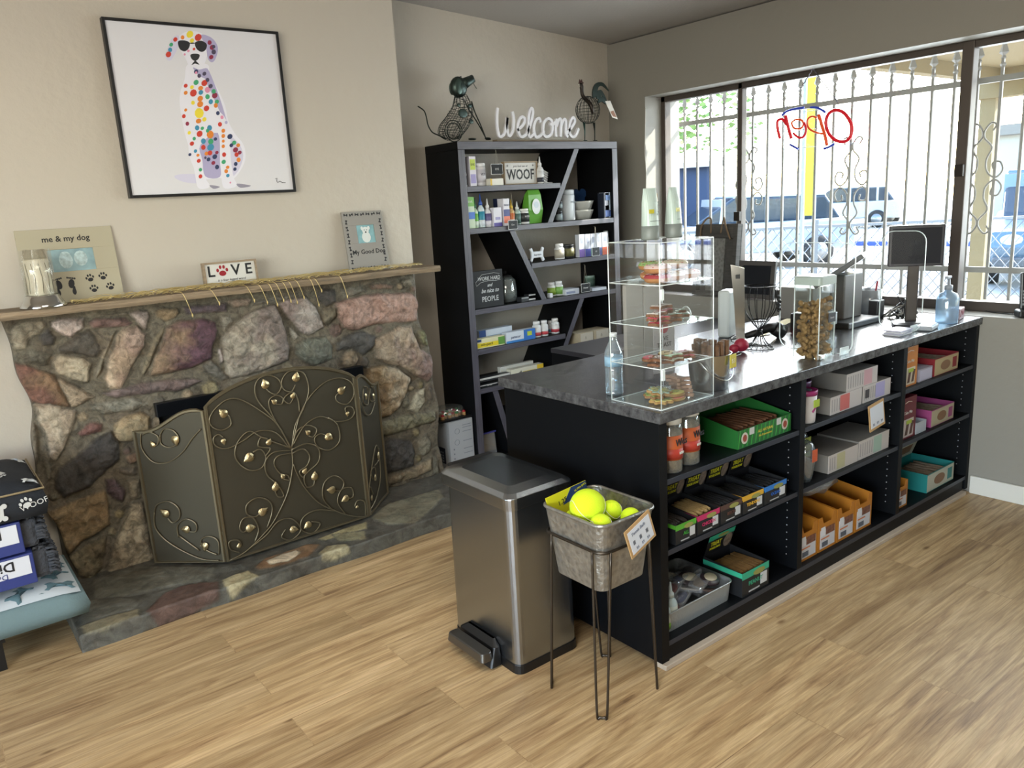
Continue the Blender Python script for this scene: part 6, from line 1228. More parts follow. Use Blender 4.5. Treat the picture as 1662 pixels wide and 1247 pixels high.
lid_box('pink and cream open carton on the middle right shelf', 3.84, 4.08, 1, .085, '#8a3a6a', '#a39a80', lid=False); pouch_sticks(3.86, 4.06, SZ[1] + .045, 'cream sachet lying in the pink carton')
lid_box('teal and cream open carton with raised lid on the lower right shelf', 3.84, 4.13, 2, .095, '#17706e', '#a9a998'); pouch_sticks(3.86, 4.11, SZ[2] + .05, 'cream sachet lying in the teal carton', 7)
stock_box('small_carton', 'small flat pale carton with lilac front beside the orange pack', 'box', 3.755, 1.70, SZ[0], .13, .1, .06, '#8f8a94', None, [(.05, .95, .1, .9, '#aaa6b8')])
t, w = tray('small_carton', 'small pale blue open carton with dark rings beside the maroon pack', 3.69, 3.79, 1.70, .12, SZ[1], .055, '#a5aab2')
bin_('small orange bin filled with clear packets on the lower right shelf', 3.525, 3.64, .13, d=.2, hb=.13)
crumple('plastic_bag', 'crumpled clear packet standing in the small orange bin', (3.583, 1.79, SZ[2] + .15), (.05, .06, .042), 8)
# low cabinet on the staff side
t = thing('back_cabinet', 'low black cabinet standing behind the counter', 'cabinet', (2.78, 2.93, 0)); bx('body', CB, (0, 1.3, 0, .34, 0, .80), t); bx('top', M('#2a2a30', .4), (-.005, 1.305, -.008, .345, .8005, .825), t, .002)
bx('door', CB, (.66, 1.29, .3405, .355, .05, .78), t, .002); bx('door', CB, (.01, .64, .3405, .355, .05, .78), t, .002)
# ---------------- on the worktop ----------------
TZ = KH + .0008
# acrylic bakery case
CX0, CX1, CY0, CY1, CZ = 1.885, 2.150, 1.682, 1.908, 1.469
dc = thing('display_case', 'clear acrylic four-tier bakery case at the near end of the counter', 'display case', (CX0, CY0, TZ)); cw, cdp, chh = CX1 - CX0, CY1 - CY0, CZ - TZ; th = .004
bx('side_wall', ACR, (0, cw, 0, th, 0, chh), dc); bx('side_wall', ACR, (0, th, th, cdp - th, 0, chh), dc); bx('side_wall', ACR, (cw - th, cw, th, cdp - th, 0, chh), dc); bx('rear_door', ACR, (th, cw - th, cdp - th, cdp, 0, chh), dc)
bx('top_panel', ACR, (0, cw, 0, cdp, chh, chh + th), dc)
LV = [.004, .135, .270, .405]
for z in LV: bx('shelf', clear('#f4fafa', .10, .02, .03, 'shelf_acrylic'), (th + .0005, cw - th - .0005, th + .0005, cdp - th - .0005, z - .003, z + .001), dc)
e = MB()
for z in [0] + [q for q in LV[1:]] + [chh]:
    e.tube([(.0, 0, z + .001), (cw, 0, z + .001)], .0016, 4); e.tube([(0, 0, z + .001), (0, cdp, z + .001)], .0016, 4); e.tube([(cw, 0, z + .001), (cw, cdp, z + .001)], .0012, 4); e.tube([(0, cdp, z + .001), (cw, cdp, z + .001)], .0012, 4)
for x, y in ((0, 0), (cw, 0), (0, cdp), (cw, cdp)): e.tube([(x, y, 0), (x, y, chh)], .0018, 4)
e.build('polished_edges', clear('#f4fbfb', .35, .15, .55, 'acrylic_edge'), dc)
for z in (.10, .36): bx('door_catch', ACE, (.0, .012, -.008, -.0005, z, z + .035), dc, .001)
m = MB(); m.tube([(cw + .003, .12 + .022 * math.cos(q), .27 + .030 * math.sin(q)) for q in [2 * PI * i / 20 for i in range(20)]], .0022, 5, closed=True); m.lathe([(.012, 0), (.012, .012)], 14, T=Matrix.Translation((dc.location.x * 0 + cw, .12, .27)) @ Matrix.Rotation(PI / 2, 4, 'Y')); m.build('door_knob', ACE, dc)
def cookie(label, x, y, z, kind, c1, c2, s=1., rz=0, group=None, rx=0):
    t = thing('dog_cookie', label, 'cookie', (CX0 + x, CY0 + y, TZ + z), rz, group); t.rotation_euler = (rx, 0, rz)
    if kind == 'ring':
        m = MB(); R_, r_ = .028 * s, .015 * s; n_, k_ = 20, 10
        vs = [((R_ + r_ * math.cos(b)) * math.cos(a), (R_ + r_ * math.cos(b)) * math.sin(a), r_ + r_ * .85 * math.sin(b)) for a in [2 * PI * i / n_ for i in range(n_)] for b in [2 * PI * j / k_ for j in range(k_)]]
        fs = [(i * k_ + j, ((i + 1) % n_) * k_ + j, ((i + 1) % n_) * k_ + (j + 1) % k_, i * k_ + (j + 1) % k_) for i in range(n_) for j in range(k_)]; m.add(vs, fs, None, True); m.build('dough', M(c1, .8, bump=.3, bscale=90), t)
        m = MB(); vs2 = [((R_ + (r_ + .0015) * math.cos(b)) * math.cos(a), (R_ + (r_ + .0015) * math.cos(b)) * math.sin(a), r_ + (r_ + .0012) * .9 * math.sin(b)) for a in [2 * PI * i / n_ for i in range(n_)] for b in [PI * (.08 + .84 * j / 6) for j in range(7)]]
        m.add(vs2, [(i * 7 + j, ((i + 1) % n_) * 7 + j, ((i + 1) % n_) * 7 + j + 1, i * 7 + j + 1) for i in range(n_) for j in range(6)], None, True); m.build('icing', M(c2[0], .45), t)
        m = MB(); rg_ = random.Random(int(x * 997 + y * 31))
        for i in range(46):
            a, b = rg_.uniform(0, 2 * PI), rg_.uniform(.5, 2.6); p = Vector(((R_ + (r_ + .003) * math.cos(b)) * math.cos(a), (R_ + (r_ + .003) * math.cos(b)) * math.sin(a), r_ + (r_ + .002) * .9 * math.sin(b))); d_ = Vector((rg_.uniform(-1, 1), rg_.uniform(-1, 1), 0)) * .003; m.cur = i % (len(c2) - 1) if len(c2) > 2 else 0; m.tube([p - d_, p + d_], .0011, 4)
        m.build('sprinkles', [M(c, .5) for c in c2[1:]], t)['kind'] = 'stuff'
    else:
        if kind == 'bone': P = bone_poly(0, 0, .055 * s, 0)
        elif kind == 'flower': P = [((.036 + .007 * math.cos(8 * a)) * s * math.cos(a), (.036 + .007 * math.cos(8 * a)) * s * math.sin(a)) for a in [2 * PI * i / 48 for i in range(48)]]
        else: P = [(.036 * s * math.cos(a), .028 * s * math.sin(a)) for a in [2 * PI * i / 20 for i in range(20)]]
        MB().prism(P, 0, .009, 'z').build('biscuit', M(c1, .8, bump=.3, bscale=90), t, .002); MB().prism([(a * .9, b * .9) for a, b in P], .009, .0125, 'z').build('icing', M(c2[0], .45), t, .0015)
        m = MB()
        if kind == 'flower':
            for i in range(8): a = 2 * PI * i / 8; m.tube([(.007 * math.cos(a), .007 * math.sin(a), .0135), (.028 * s * math.cos(a + .2), .028 * s * math.sin(a + .2), .0135), (.028 * s * math.cos(a - .2), .028 * s * math.sin(a - .2), .0135)], .0012, 4, closed=True)
        else: m.tube([(-.02 * s, -.004, .0135), (-.007 * s, .006, .0135), (.007 * s, -.006, .0135), (.02 * s, .004, .0135)], .0012, 4)
        m.build('piping', M(c2[1], .5), t)
    return t
z4 = LV[3] + .0015
RW = ['#b9a39c', '#a02433', '#c9c0ba', '#2f7a3f']; BR_ = '#9a6a3c'
for i, (x, y, z, ic, lab) in enumerate(((.052, .055, z4, ['#8f2a35', '#c9c0ba', '#a02433'], 'red iced ring cookie with white sprinkles, lower left on the top shelf'), (.052, .055, z4 + .031, RW, 'white iced ring cookie with red sprinkles stacked at the left of the top shelf'),
    (.125, .060, z4, ['#bdb5a8', '#a08a60', '#c9c0ba'], 'cream iced ring cookie at the front middle of the top shelf'), (.125, .140, z4, ['#8a5a34', '#c9c0ba', '#2f7a3f'], 'caramel ring cookie at the back middle of the top shelf'), (.128, .150, z4 + .031, ['#7f9a5a', '#a02433', '#c9c0ba', '#2f7a3f'], 'green sprinkled ring cookie stacked at the back of the top shelf'),
    (.205, .062, z4, ['#b5aca8', '#a02433', '#c9c0ba'], 'white iced ring cookie with red drizzle at the right front of the top shelf'), (.205, .150, z4, ['#a9b9bd', '#3f6f9a', '#c9c0ba'], 'pale blue iced ring cookie at the right back of the top shelf'), (.200, .110, z4 + .031, ['#c0b59a', '#a02433', '#2f7a3f', '#c9c0ba'], 'large pale ring cookie on top of the right pair on the top shelf'))):
    cookie(lab, x, y, z, 'ring', BR_, ic, 1.02, i)
z3 = LV[2] + .0015
for x, y, dz, c2, lab, rz in ((.05, .05, 0, ['#9a2438', '#c0b8b0'], 'crimson iced bone cookie at the bottom left of the third tier', .2), (.055, .055, .0135, ['#b03a4c', '#c0b8b0'], 'red iced bone cookie stacked second at the left of the third tier', -.1), (.06, .07, .027, ['#b9b3ae', '#8a6a6a'], 'white iced bone cookie on the red pair of the third tier', .3),
    (.12, .06, 0, ['#5a4436', '#b9b3ae'], 'brown iced bone cookie at the front of the third tier', .1), (.13, .07, .0135, ['#8fa39a', '#c0b8b0'], 'mint iced bone cookie on the brown one of the third tier', -.2), (.12, .09, .027, ['#a04a58', '#b9b3ae'], 'rose iced bone cookie topping the middle pile of the third tier', .4), (.13, .11, .0405, ['#a8a098', '#6a5a54'], 'grey iced bone cookie, topmost of the third tier pile', .1),
    (.205, .10, 0, ['#5f7a62', '#b9b3ae'], 'dark green iced bone cookie at the right of the third tier', 0), (.205, .11, .0135, ['#8a9a8a', '#5a4a40'], 'sage iced bone cookie on the green one at the right', .3)): cookie(lab, x, y, z3 + dz, 'bone', '#6f4a30', c2, 1.15, rz)
z2_ = LV[1] + .0015
for x, y, dz, k_, c2, lab, rz in ((.05, .06, 0, 'bone', ['#4a3428', '#b9b3ae'], 'chocolate bone cookie at the left of the second tier', .3), (.06, .07, .0135, 'bone', ['#5a4030', '#c0b8b0'], 'zigzag drizzled chocolate bone cookie of the second tier', .5), (.12, .05, 0, 'bone', ['#b9bdae', '#5a8a5a'], 'white and green bone cookie at the front of the second tier', .1), (.12, .055, .0135, 'bone', ['#8aa88a', '#c0b8b0'], 'green topped bone cookie at the front of the second tier', .0),
    (.185, .06, 0, 'bone', ['#b04a5c', '#c0b8b0'], 'pink bone cookie at the right of the second tier', -.2), (.185, .065, .0135, 'bone', ['#b9a8a8', '#a03a4a'], 'pale bone cookie on the pink one of the second tier', -.1), (.10, .13, 0, 'oval', ['#9a2a38', '#c0b8b0'], 'red oval cookie at the back of the second tier', .2), (.19, .14, 0, 'oval', ['#b5a060', '#6a5a3a'], 'golden oval cookie at the back right of the second tier', .2)): cookie(lab, x, y, z2_ + dz, k_, '#6f4a30', c2, 1.1, rz)
z1 = LV[0] + .0015
for x, y, dz, k_, c1, c2, lab, rz, rx in ((.07, .06, 0, 'flower', '#9a7a44', ['#b5a860', '#7a9a6a'], 'yellow flower cookie at the bottom left of the case', .2, 0), (.07, .085, .014, 'flower', '#7a5a34', ['#6f8a4a', '#b9a860'], 'green flower cookie second in the lower left pile', .5, 0), (.075, .075, .028, 'flower', '#8a6a3c', ['#7f9a8c', '#a8a05a'], 'teal daisy cookie on top of the lower left pile', .1, .15),
    (.13, .05, 0, 'oval', '#9a7a44', ['#b56a5a', '#c0b070'], 'coral oval cookie at the bottom front of the case', .2, 0), (.13, .055, .0135, 'oval', '#8a6a3c', ['#b5b060', '#6f9a6a'], 'yellow oval cookie with green piping at the bottom front', -.2, 0), (.12, .14, 0, 'oval', '#6a5a4a', ['#7a8a80', '#b0a890'], 'grey green oval cookie at the bottom back', .4, 0)): cookie(lab, x, y, z1 + dz, k_, c1, c2, 1.05, rz, None, rx)
for i in range(5):
    t = thing('dog_cookie', 'plain tan bone biscuit in the fanned stack at the lower right of the case', 'cookie', (CX0 + .20, CY0 + .075 + .008 * i, TZ + z1 + .0125 * i), .9 + .12 * i, 'plain biscuits fanned in the case'); MB().prism(bone_poly(0, 0, .075, 0), 0, .011, 'z').build('biscuit', M('#8f7360', .8, bump=.2), t, .002)
# things on the case
for i, x in enumerate((1.955, 2.07)):
    t = thing('cream_tube', ['left', 'right'][i] + ' pale green tube standing on its grey cap on the bakery case', 'tube', (x + .02, 1.80, CZ + .0045), -.1 + .3 * i, 'pale green tubes on the case')
    MB().lathe([(.028, 0), (.030, .004), (.029, .045)], 24).build('cap', M('#6f7673', .45), t)
    m = MB(); k_ = 24; loft(m, [(.0455, [(.0285 * math.cos(2 * PI * j / k_), .0285 * math.sin(2 * PI * j / k_)) for j in range(k_)]), (.12, [(.030 * math.cos(2 * PI * j / k_), .020 * math.sin(2 * PI * j / k_)) for j in range(k_)]), (.165, [(.027 * math.cos(2 * PI * j / k_), .004 * math.sin(2 * PI * j / k_)) for j in range(k_)])]); m.build('tube_body', M('#a9b9b3', .35), t)
    m = MB(); m.box(-.027, -.006, -.0275, -.0262, .085, .098); m.build('yellow_band', M('#b9b02a', .5), t); txt('DeLicious', .011, M('#3c4a4a', .5), t, .010, -.028, .10, rot=(PI / 2, PI / 2, 0)); 
    m = MB(); m.box(-.025, .02, -.0285, -.028, .06, .0612); m.build('printed_line', INK, t)
t = thing('clip_stand', 'clear acrylic stand with a black handled scoop tied with twine, between the tubes', 'stand', (2.035, 1.83, CZ + .0045))
bx('stand_base', ACE, (-.03, .03, -.02, .02, 0, .004), t); m = MB(); m.tube([(-.01, 0, .004), (-.012, 0, .11)], .003, 5); m.tube([(.01, 0, .004), (.008, 0, .11)], .003, 5); m.build('stand_arms', ACE, t); m = MB(); m.ell((0, -.004, .075), (.008, .006, .036), 12, 8); m.build('black_handle', BLK, t); m = MB(); m.tube(smooth([(0, -.004, .11), (.004, -.004, .145), (-.016, 0, .14), (-.012, 0, .13), (.006, -.004, .135)], 4), .0025, 5); m.build('twine', M('#a08f72', .8), t)
# water bottle
t = thing('water_bottle', 'clear ribbed plastic water bottle with white cap and blue label', 'bottle', (1.953, 1.962, TZ)); m = MB(); pr_ = [(.026, 0), (.031, .004)]
for i in range(14): pr_ += [(.0325, .010 + .0062 * i), (.0300, .0132 + .0062 * i)]
pr_ += [(.0325, .10), (.0325, .145), (.031, .155), (.014, .195), (.0125, .205), (.0125, .208)]; m.lathe(pr_, 26); m.build('bottle_body', clear('#e4ecf0', .16, .03, .1, 'bottle_plastic'), t)
MB().lathe([(.0135, .2085), (.0135, .221), (.012, .222)], 20).build('cap', M('#d0d4d6', .4), t); MB().lathe([(.0329, .105), (.0329, .138)], 26).build('wrap_label', clear('#9fc4dc', .15, .2, .65, 'label_film'), t)
MB().lathe([(.030, .005), (.0295, .1), (0, .1)], 20).build('water', clear('#dfeaf0', .08, .02, .05, 'water'), t)
# treat bucket
BKX, BKY = 2.238, 1.768
t = thing('steel_bucket', 'shiny steel bucket with wire handle holding brown chew sticks', 'bucket', (BKX, BKY, TZ)); MB().lathe([(.066, 0), (.068, .003), (.077, .125), (.079, .127), (.0755, .127), (.066, .004), (0, .004)], 36).build('bucket_body', M('#c4c8cc', .26, 1.), t)
m = MB(); m.tube([(.078, -.006, .112)] + [(.078 * math.cos(q), -.078 * math.sin(q) * .75 - .02, .112 - .075 * math.sin(q)) for q in [PI * i / 14 for i in range(1, 14)]] + [(-.078, -.006, .112)], .0022, 6); m.build('wire_handle', CHR, t); m = MB(); m.ell((.079, -.004, .112), (.005, .012, .012), 10, 6); m.build('handle_ear', CHR, t)
rg = random.Random(3)
for i in range(34):
    a = i * 2.4; rr_ = .0105 * math.sqrt(i); rr_ = min(rr_, .06); m = None
    if i == 0:
        m = MB(); m.tube([(0, 0, 0), (.002, .001, .05), (0, 0, .10), (.001, 0, .148)], [.0085, .009, .0085, .0085], 8); s0 = m.build('bully_stick', M('#5c4028', .7, bump=.5, vary=.3, vscale=50), None); tag(s0, 'brown chew stick standing upright in the steel bucket', 'dog chew', 'chew sticks in the bucket'); o = s0
    else: o = s0.copy(); COL.objects.link(o)
    o.location = (BKX + rr_ * math.cos(a), BKY + rr_ * math.sin(a), TZ + .006 + rg.uniform(0, .02)); o.rotation_euler = (rg.uniform(-.05, .05), rg.uniform(-.05, .05), 0)
t = thing('price_tag', 'small yellow price tag clipped to the steel bucket rim', 'tag', (BKX + .028, BKY - .082, TZ + .108), .1); bx('tag_card', M('#b5a52a', .5), (-.02, .02, 0, .002, -.03, .018), t); txt('$3', .022, M('#c9c4a0', .5), t, 0, -.001, -.006)
# white dispenser, metal opener, wire goblet
t = thing('white_fan_case', 'upright white plastic device with round knobs along its edge', 'device', (3.12, 2.36, TZ), .35); bx('case_body', M('#b3b9b8', .4), (-.055, .055, -.03, .03, 0, .225), t, .012)
for z in (.03, .09, .15, .20): m = MB(); m.ell((.06, 0, z), (.012, .011, .011), 12, 8); m.build('knob', M('#c0c6c5', .4), t)
t = thing('metal_spatula', 'tall polished metal spatula blade with a square hole standing in a red holder', 'spatula', (2.84, 2.07, TZ), .25); t.rotation_euler = (0, -.06, -.9)
m = MB(); m.prism([(-.020, .05), (.016, .05), (.030, .36), (-.026, .38), (-.020, .20)], -.0015, .0015); m.build('blade', M('#b5b2aa', .12, 1.), t); bx('blade_slot', BLK, (-.008, .010, -.0022, -.0016, .318, .336), t)
m = MB(); m.ell((0, 0, .030), (.032, .028, .030), 16, 8); m.ell((-.03, -.02, .02), (.022, .02, .02), 14, 8); m.build('red_holder', M('#9a1f3a', .45), t)
t = thing('wire_goblet', 'black wire wine glass shaped holder with a small grape cluster', 'holder', (2.945, 2.055, TZ)); m = MB(); gp = [(.062, .003), (.03, .03), (.010, .075), (.010, .09), (.035, .12), (.068, .17), (.076, .22), (.068, .275)]
for k in range(14): a = 2 * PI * k / 14; m.tube(smooth([(r * math.cos(a), r * math.sin(a), z) for r, z in gp], 3), .0017, 4)
for r, z in ((.062, .003), (.068, .275), (.011, .082), (.04, .125)): m.tube([(r * math.cos(q), r * math.sin(q), z) for q in [2 * PI * i / 24 for i in range(24)]], .0026, 5, closed=True)
m.build('wire_bowl', M('#18181a', .4, .7), t); m = MB()
for i in range(12): m.ell((.03 + .008 * math.sin(i * 2), -.074 + .003 * math.cos(i), .23 - .0055 * i), (.007, .007, .007), 8, 6)
m.build('grape_cluster', BLK, t)['kind'] = 'stuff'
t = thing('acrylic_box', 'small clear open box holding pink and purple wrapped treats', 'box', (2.46, 1.86, TZ), .2); m = MB(); m.box(-.05, .05, -.035, -.032, 0, .07); m.box(-.05, .05, .032, .035, 0, .09); m.box(-.05, -.047, -.032, .032, 0, .08); m.box(.047, .05, -.032, .032, 0, .08); m.box(-.05, .05, -.035, .035, -.0, .003); m.build('box_walls', ACR, t); m = MB(); 
for s in ((-.05, -.035, .07), (.05, -.035, .07)): m.tube([(-.05, -.035, .07), (.05, -.035, .07)], .0012, 4)
m.build('bright_edge', ACE, t)
for i, (c_, x, nm) in enumerate((('#a02a6a', -.022, 'magenta'), ('#4a2a6a', .0, 'purple'), ('#7a3a7a', .024, 'lilac'))): k = crumple('wrapped_treat', nm + ' wrapped treat in the small clear box', (2.46 + x, 1.86 + x * .2, TZ + .03), (.018, .024, .022), 20 + i, M(c_, .35), 'treat')
# tall clear treat jar
JX, JY = 2.915, 1.775
t = thing('treat_jar', 'tall square clear jar with pale green lid full of knotted tan chews', 'jar', (JX, JY, TZ), 0); m = MB(); k_ = rr(-.06, .06, -.06, .06, .014); k2 = rr(-.057, .057, -.057, .057, .012)
loft(m, [(0, k_), (.300, k_), (.300, k2), (.005, k2)]); m.build('clear_body', clear('#fafcfb', .015, .02, 0, 'jar_clear', .2), t); loft(MB(), [(.3005, rr(-.062, .062, -.062, .062, .015)), (.330, rr(-.062, .062, -.062, .062, .015)), (.335, rr(-.055, .055, -.055, .055, .012))]).build('lid', M('#9aa7a2', .4), t)
m = MB()
for x_ in (-.056, .056):
    for y_ in (-.056, .056): m.tube([(x_, y_, .003), (x_, y_, .298)], .0022, 6)
m.build('bright_edge', ACE, t)
m = MB(); m.prism(tag_shape(.055), 0, .002, T=Matrix.Translation((.028, -.0625, .165))); m.build('chalk_label', M('#2a2b33', .6), t)
txt('knots', .013, M('#9a9aa0', .6), t, .028, -.0632, .165)
kn = thing('knotted_chew', 'knotted tan rawhide chew inside the tall clear jar', 'dog chew', (JX, JY, TZ + .02), 0, 'knotted chews in the tall jar'); m = MB()
m.tube([(-.022, 0, 0), (-.010, .004, .002), (0, 0, 0), (.010, -.004, -.002), (.022, 0, 0)], [.009, .007, .011, .007, .009], 8); m.ell((-.023, .005, 0), (.008, .007, .008), 8, 6); m.ell((-.023, -.005, .002), (.008, .007, .007), 8, 6); m.ell((.023, .005, 0), (.008, .007, .008), 8, 6); m.ell((.023, -.005, 0), (.007, .007, .008), 8, 6); m.build('knotted_hide', M('#87683f', .7, bump=.5, bscale=150, vary=.3, vscale=30), kn)
rg = random.Random(12); first = True
for ly in range(12):
    for q in range(5):
        if ly == 11 and q > 1: continue
        x, y = ((-.027, -.030), (.026, -.031), (-.027, .027), (.027, .026), (0, -.002))[q]; loc = (JX + x + rg.uniform(-.004, .004), JY + y + rg.uniform(-.004, .004), TZ + .018 + .0195 * ly + rg.uniform(-.003, .003))
        o = kn if first else copy_tree(kn); first = False; o.location = loc; o.rotation_euler = (rg.uniform(-.5, .5), rg.uniform(-.7, .7), rg.uniform(0, 3.1)); o.scale = (.95, 1.25, 1.25)
# sneeze guards
for i, (x, y0, y1, zt_) in enumerate(((3.03, 1.672, 2.01, .455), (3.68, 1.70, 1.90, .46))):
    t = thing('sneeze_guard', ['clear acrylic guard with rounded corners beside the tall treat jar', 'clear acrylic guard with rounded corners beside the customer screen'][i], 'screen', (x, y0, TZ), 0, None); w = y1 - y0; P = rr(0, w, 0, zt_, .05)
    MB().prism(P, -.0025, .0025, 'x').build('acrylic_sheet', ACR, t); m = MB(); m.tube([(0, a, b) for a, b in P], .0022, 4, closed=True); m.build('bright_edge', ACE, t); bx('foot', ACE, (-.03, .03, .03, .036, 0, .03), t)
# scanner
t = thing('barcode_scanner', 'black handheld barcode scanner lying on the counter', 'scanner', (3.16, 2.16, TZ + .03), -.5); m = MB(); m.tube([(-.11, 0, -.008), (-.05, 0, .005), (.0, 0, .022), (.04, 0, .018)], [.014, .017, .022, .030], 12); m.build('grip', BLK, t); m = MB(); m.tube([(.03, 0, .022), (.075, 0, -.006)], [.032, .036], 12); m.build('scan_head', M('#1b1b1d', .3), t); m = MB(); m.tube(smooth([(-.11, 0, -.01), (-.16, .03, -.024), (-.12, .10, -.026), (-.02, .12, -.026)], 5), .003, 5); m.build('cable', BLK, t)
t = thing('paper_strip', 'curled yellow paper strip lying behind the scanner', 'paper', (3.35, 2.25, TZ)); m = MB(); m.add([(x, y, .004 + .02 * math.sin(x * 9)) for x in [-.15 + .03 * i for i in range(11)] for y in (-.03, .03)], [(2 * i, 2 * i + 1, 2 * i + 3, 2 * i + 2) for i in range(10)], Matrix.Translation((0, 0, .018))); m.build('strip', M('#b0a35a', .6), t)
# point of sale terminal seen from the side
t = thing('touch_terminal', 'dark point of sale terminal with tilted screen on a broad stand', 'terminal', (3.72, 2.10, TZ)); T = Matrix.Rotation(.36, 4, 'Z') @ Matrix.Rotation(-.61, 4, 'X'); m = MB(); m.box(-.19, .19, -.13, .13, .0, .022, Matrix.Translation((0, 0, .27)) @ T); m.build('screen', M('#2b2b2e', .3), t, .003); m = MB(); m.box(-.185, .185, -.125, .125, .022, .024, Matrix.Translation((0, 0, .27)) @ T); m.build('glass', M('#7b838a', .1), t)
bx('stand_column', M('#4a4744', .4), (-.06, .11, -.03, .05, .03, .25), t, .006); bx('base', BLK, (-.15, .15, -.11, .11, 0, .03), t, .006)
t = thing('receipt_printer', 'black receipt printer with clear front behind the tall jar', 'printer', (3.44, 2.10, TZ), .1); bx('body', BLK, (-.10, .10, -.07, .07, 0, .10), t, .012); bx('paper_cover', clear('#c8d0d0', .2, .05, .4, 'printer_cover'), (-.09, .09, -.078, -.0705, .03, .09), t, .003)
t = thing('cable_tangle', 'tangle of black and grey cables behind the customer screen', 'cables', (4.05, 1.98, TZ)); rg = random.Random(8)
for k in range(7): m = MB(); m.tube(smooth([(rg.uniform(-.09, .09), rg.uniform(-.06, .06), .006 + abs(rg.uniform(0, .11)) * (j % 2)) for j in range(7)], 6), .0035, 5); m.build('cable', M('#1d1d1f' if k % 3 else '#8a8680', .4), t)
bx('adapter', M('#2b2b2d', .4), (-.10, -.03, .07, .12, 0, .09), t, .004)
t = thing('customer_screen', 'black customer facing screen on a slim post', 'screen', (3.84, 1.815, TZ), math.radians(-58)); bx('display', M('#38363a', .25), (-.125, .115, -.012, .018, .285, .478), t, .006); bx('display_glass', M('#232226', .12), (-.110, .10, -.0135, -.0125, .298, .465), t); bx('post', M('#3a332e', .4, .4), (-.035, .015, .0, .022, .02, .29), t, .004); m = MB(); loft(m, [(0, rr(-.09, .09, -.08, .07, .03)), (.014, rr(-.09, .09, -.08, .07, .03)), (.022, rr(-.07, .07, -.06, .05, .02))]); m.build('base', M('#2c2c2f', .35), t)
t = thing('card_reader', 'pale grey card reader lying in front of the customer screen', 'card reader', (3.77, 1.715, TZ), .2); bx('body', M('#8f9399', .35), (-.06, .07, -.035, .035, 0, .022), t, .006); bx('keypad', M('#c3c7cb', .4), (-.02, .06, -.028, .028, .0222, .024), t)
for i in range(4): t = thing('leaflet', 'white leaflet in the small pile beside the card reader', 'leaflet', (3.58 + .004 * i, 1.76, TZ + .0055 * i), .1 * (i % 3), 'leaflets beside the card reader'); bx('sheet', M('#a5a4b5' if i % 2 else '#b9b9bd', .5), (-.06, .06, -.04, .04, 0, .005), t)
t = thing('sanitizer_bottle', 'clear blue tinted pump bottle of hand sanitizer', 'bottle', (3.99, 1.725, TZ)); MB().lathe([(.048, 0), (.050, .004), (.050, .12), (.040, .142), (.018, .152), (.016, .16)], 28).build('bottle_body', clear('#c0d6e8', .12, .03, .3, 'sanitizer_plastic'), t)
MB().lathe([(.018, .1605), (.018, .182), (.007, .184), (.005, .215)], 16).build('pump_collar', M('#8a9099', .4), t); bx('pump_head', M('#9aa0a8', .4), (-.03, .012, -.008, .008, .2155, .228), t, .003)
t = thing('candy_box', 'small red and white patterned box at the window end of the counter', 'box', (4.13, 1.745, TZ), .2); bx('carton', M('#a5898c', .5), (-.05, .05, -.03, .03, 0, .055), t, .003); m = MB(); m.tube(smooth([(-.04, -.0305, .015), (-.015, -.0305, .045), (.01, -.0305, .02), (.035, -.0305, .045)], 4), .0025, 4); m.build('swirl_print', M('#8a3a44', .5), t)
# on the back of the counter and window sill
t = thing('storage_box', 'grey cardboard box at the back of the counter', 'box', (3.86, 2.37, TZ)); bx('carton', M('#77746f', .6), (-.15, .15, -.10, .10, 0, .165), t, .002); bx('lid_flap', M('#8c8883', .6), (-.152, .152, -.102, .102, .1652, .170), t)
t = thing('storage_box', 'smaller pale box beside the grey cardboard box', 'box', (4.10, 2.30, TZ)); bx('carton', M('#9a9a9f', .6), (-.06, .09, -.08, .08, 0, .13), t, .002)
t = thing('wire_pen_cup', 'thin wire ring cup with a red capped pen standing in it', 'cup', (4.08, 2.16, TZ)); m = MB(); m.lathe([(.055, 0), (.06, .13), (.058, .13), (.053, .003), (0, .003)], 20); m.build('cup_body', clear('#c9cdd0', .2, .1, .3, 'cup_plastic'), t); m = MB(); m.tube([(.02, 0, .004), (.05, -.01, .17)], .005, 6); m.build('pen', M('#a01f28', .4), t)
SLZ = WZ0 + .0008
t = thing('wooden_caddy', 'grey wooden crate with rope handles leaning against the window', 'crate', (4.335, 3.36, SLZ), -.0); t.rotation_euler = (0, .10, 0); GW = M('#3f3c39', .7, vary=.3, vscale=10, stretch=(1, 1, 8)); w = .34; h = .47
bx('base_board', GW, (-.012, 0, -w / 2, w / 2, 0, h), t, .002)
for y in (-w / 2, w / 2 - .03): bx('side_rail', GW, (-.055, -.0125, y, y + .03, 0, h), t, .002)
for z in (0, h - .09): bx('cross_rail', GW, (-.055, -.0125, -w / 2 + .0305, w / 2 - .0305, z, z + (.09 if z else .03)), t, .002)
bx('galvanised_panel', GALV, (-.03, -.0125, -.06, .08, .032, h - .092), t)
for s in (-1, 1): m = MB(); m.tube(smooth([(-.058, s * .12, h - .10), (-.085, s * .10, h - .02), (-.07, s * .07, h + .035), (-.05, s * .05, h + .03), (-.058, s * .04, h - .06)], 5), .006, 6); m.build('rope_handle', M('#6b5844', .85), t)
t = thing('small_framed_board', 'black framed dark board leaning on the window sill', 'frame', (4.30, 3.03, SLZ)); t.rotation_euler = (0, .12, 0); b = MB(); w, h = .27, .24; b.box(-.02, 0, -w / 2, w / 2, 0, .03); b.box(-.02, 0, -w / 2, w / 2, h - .03, h); b.box(-.02, 0, -w / 2, -w / 2 + .03, .03, h - .03); b.box(-.02, 0, w / 2 - .03, w / 2, .03, h - .03); b.build('frame', M('#4b4745', .5), t, .002); bx('dark_panel', M('#15171d', .3), (-.012, -.002, -w / 2 + .03, w / 2 - .03, .03, h - .03), t)
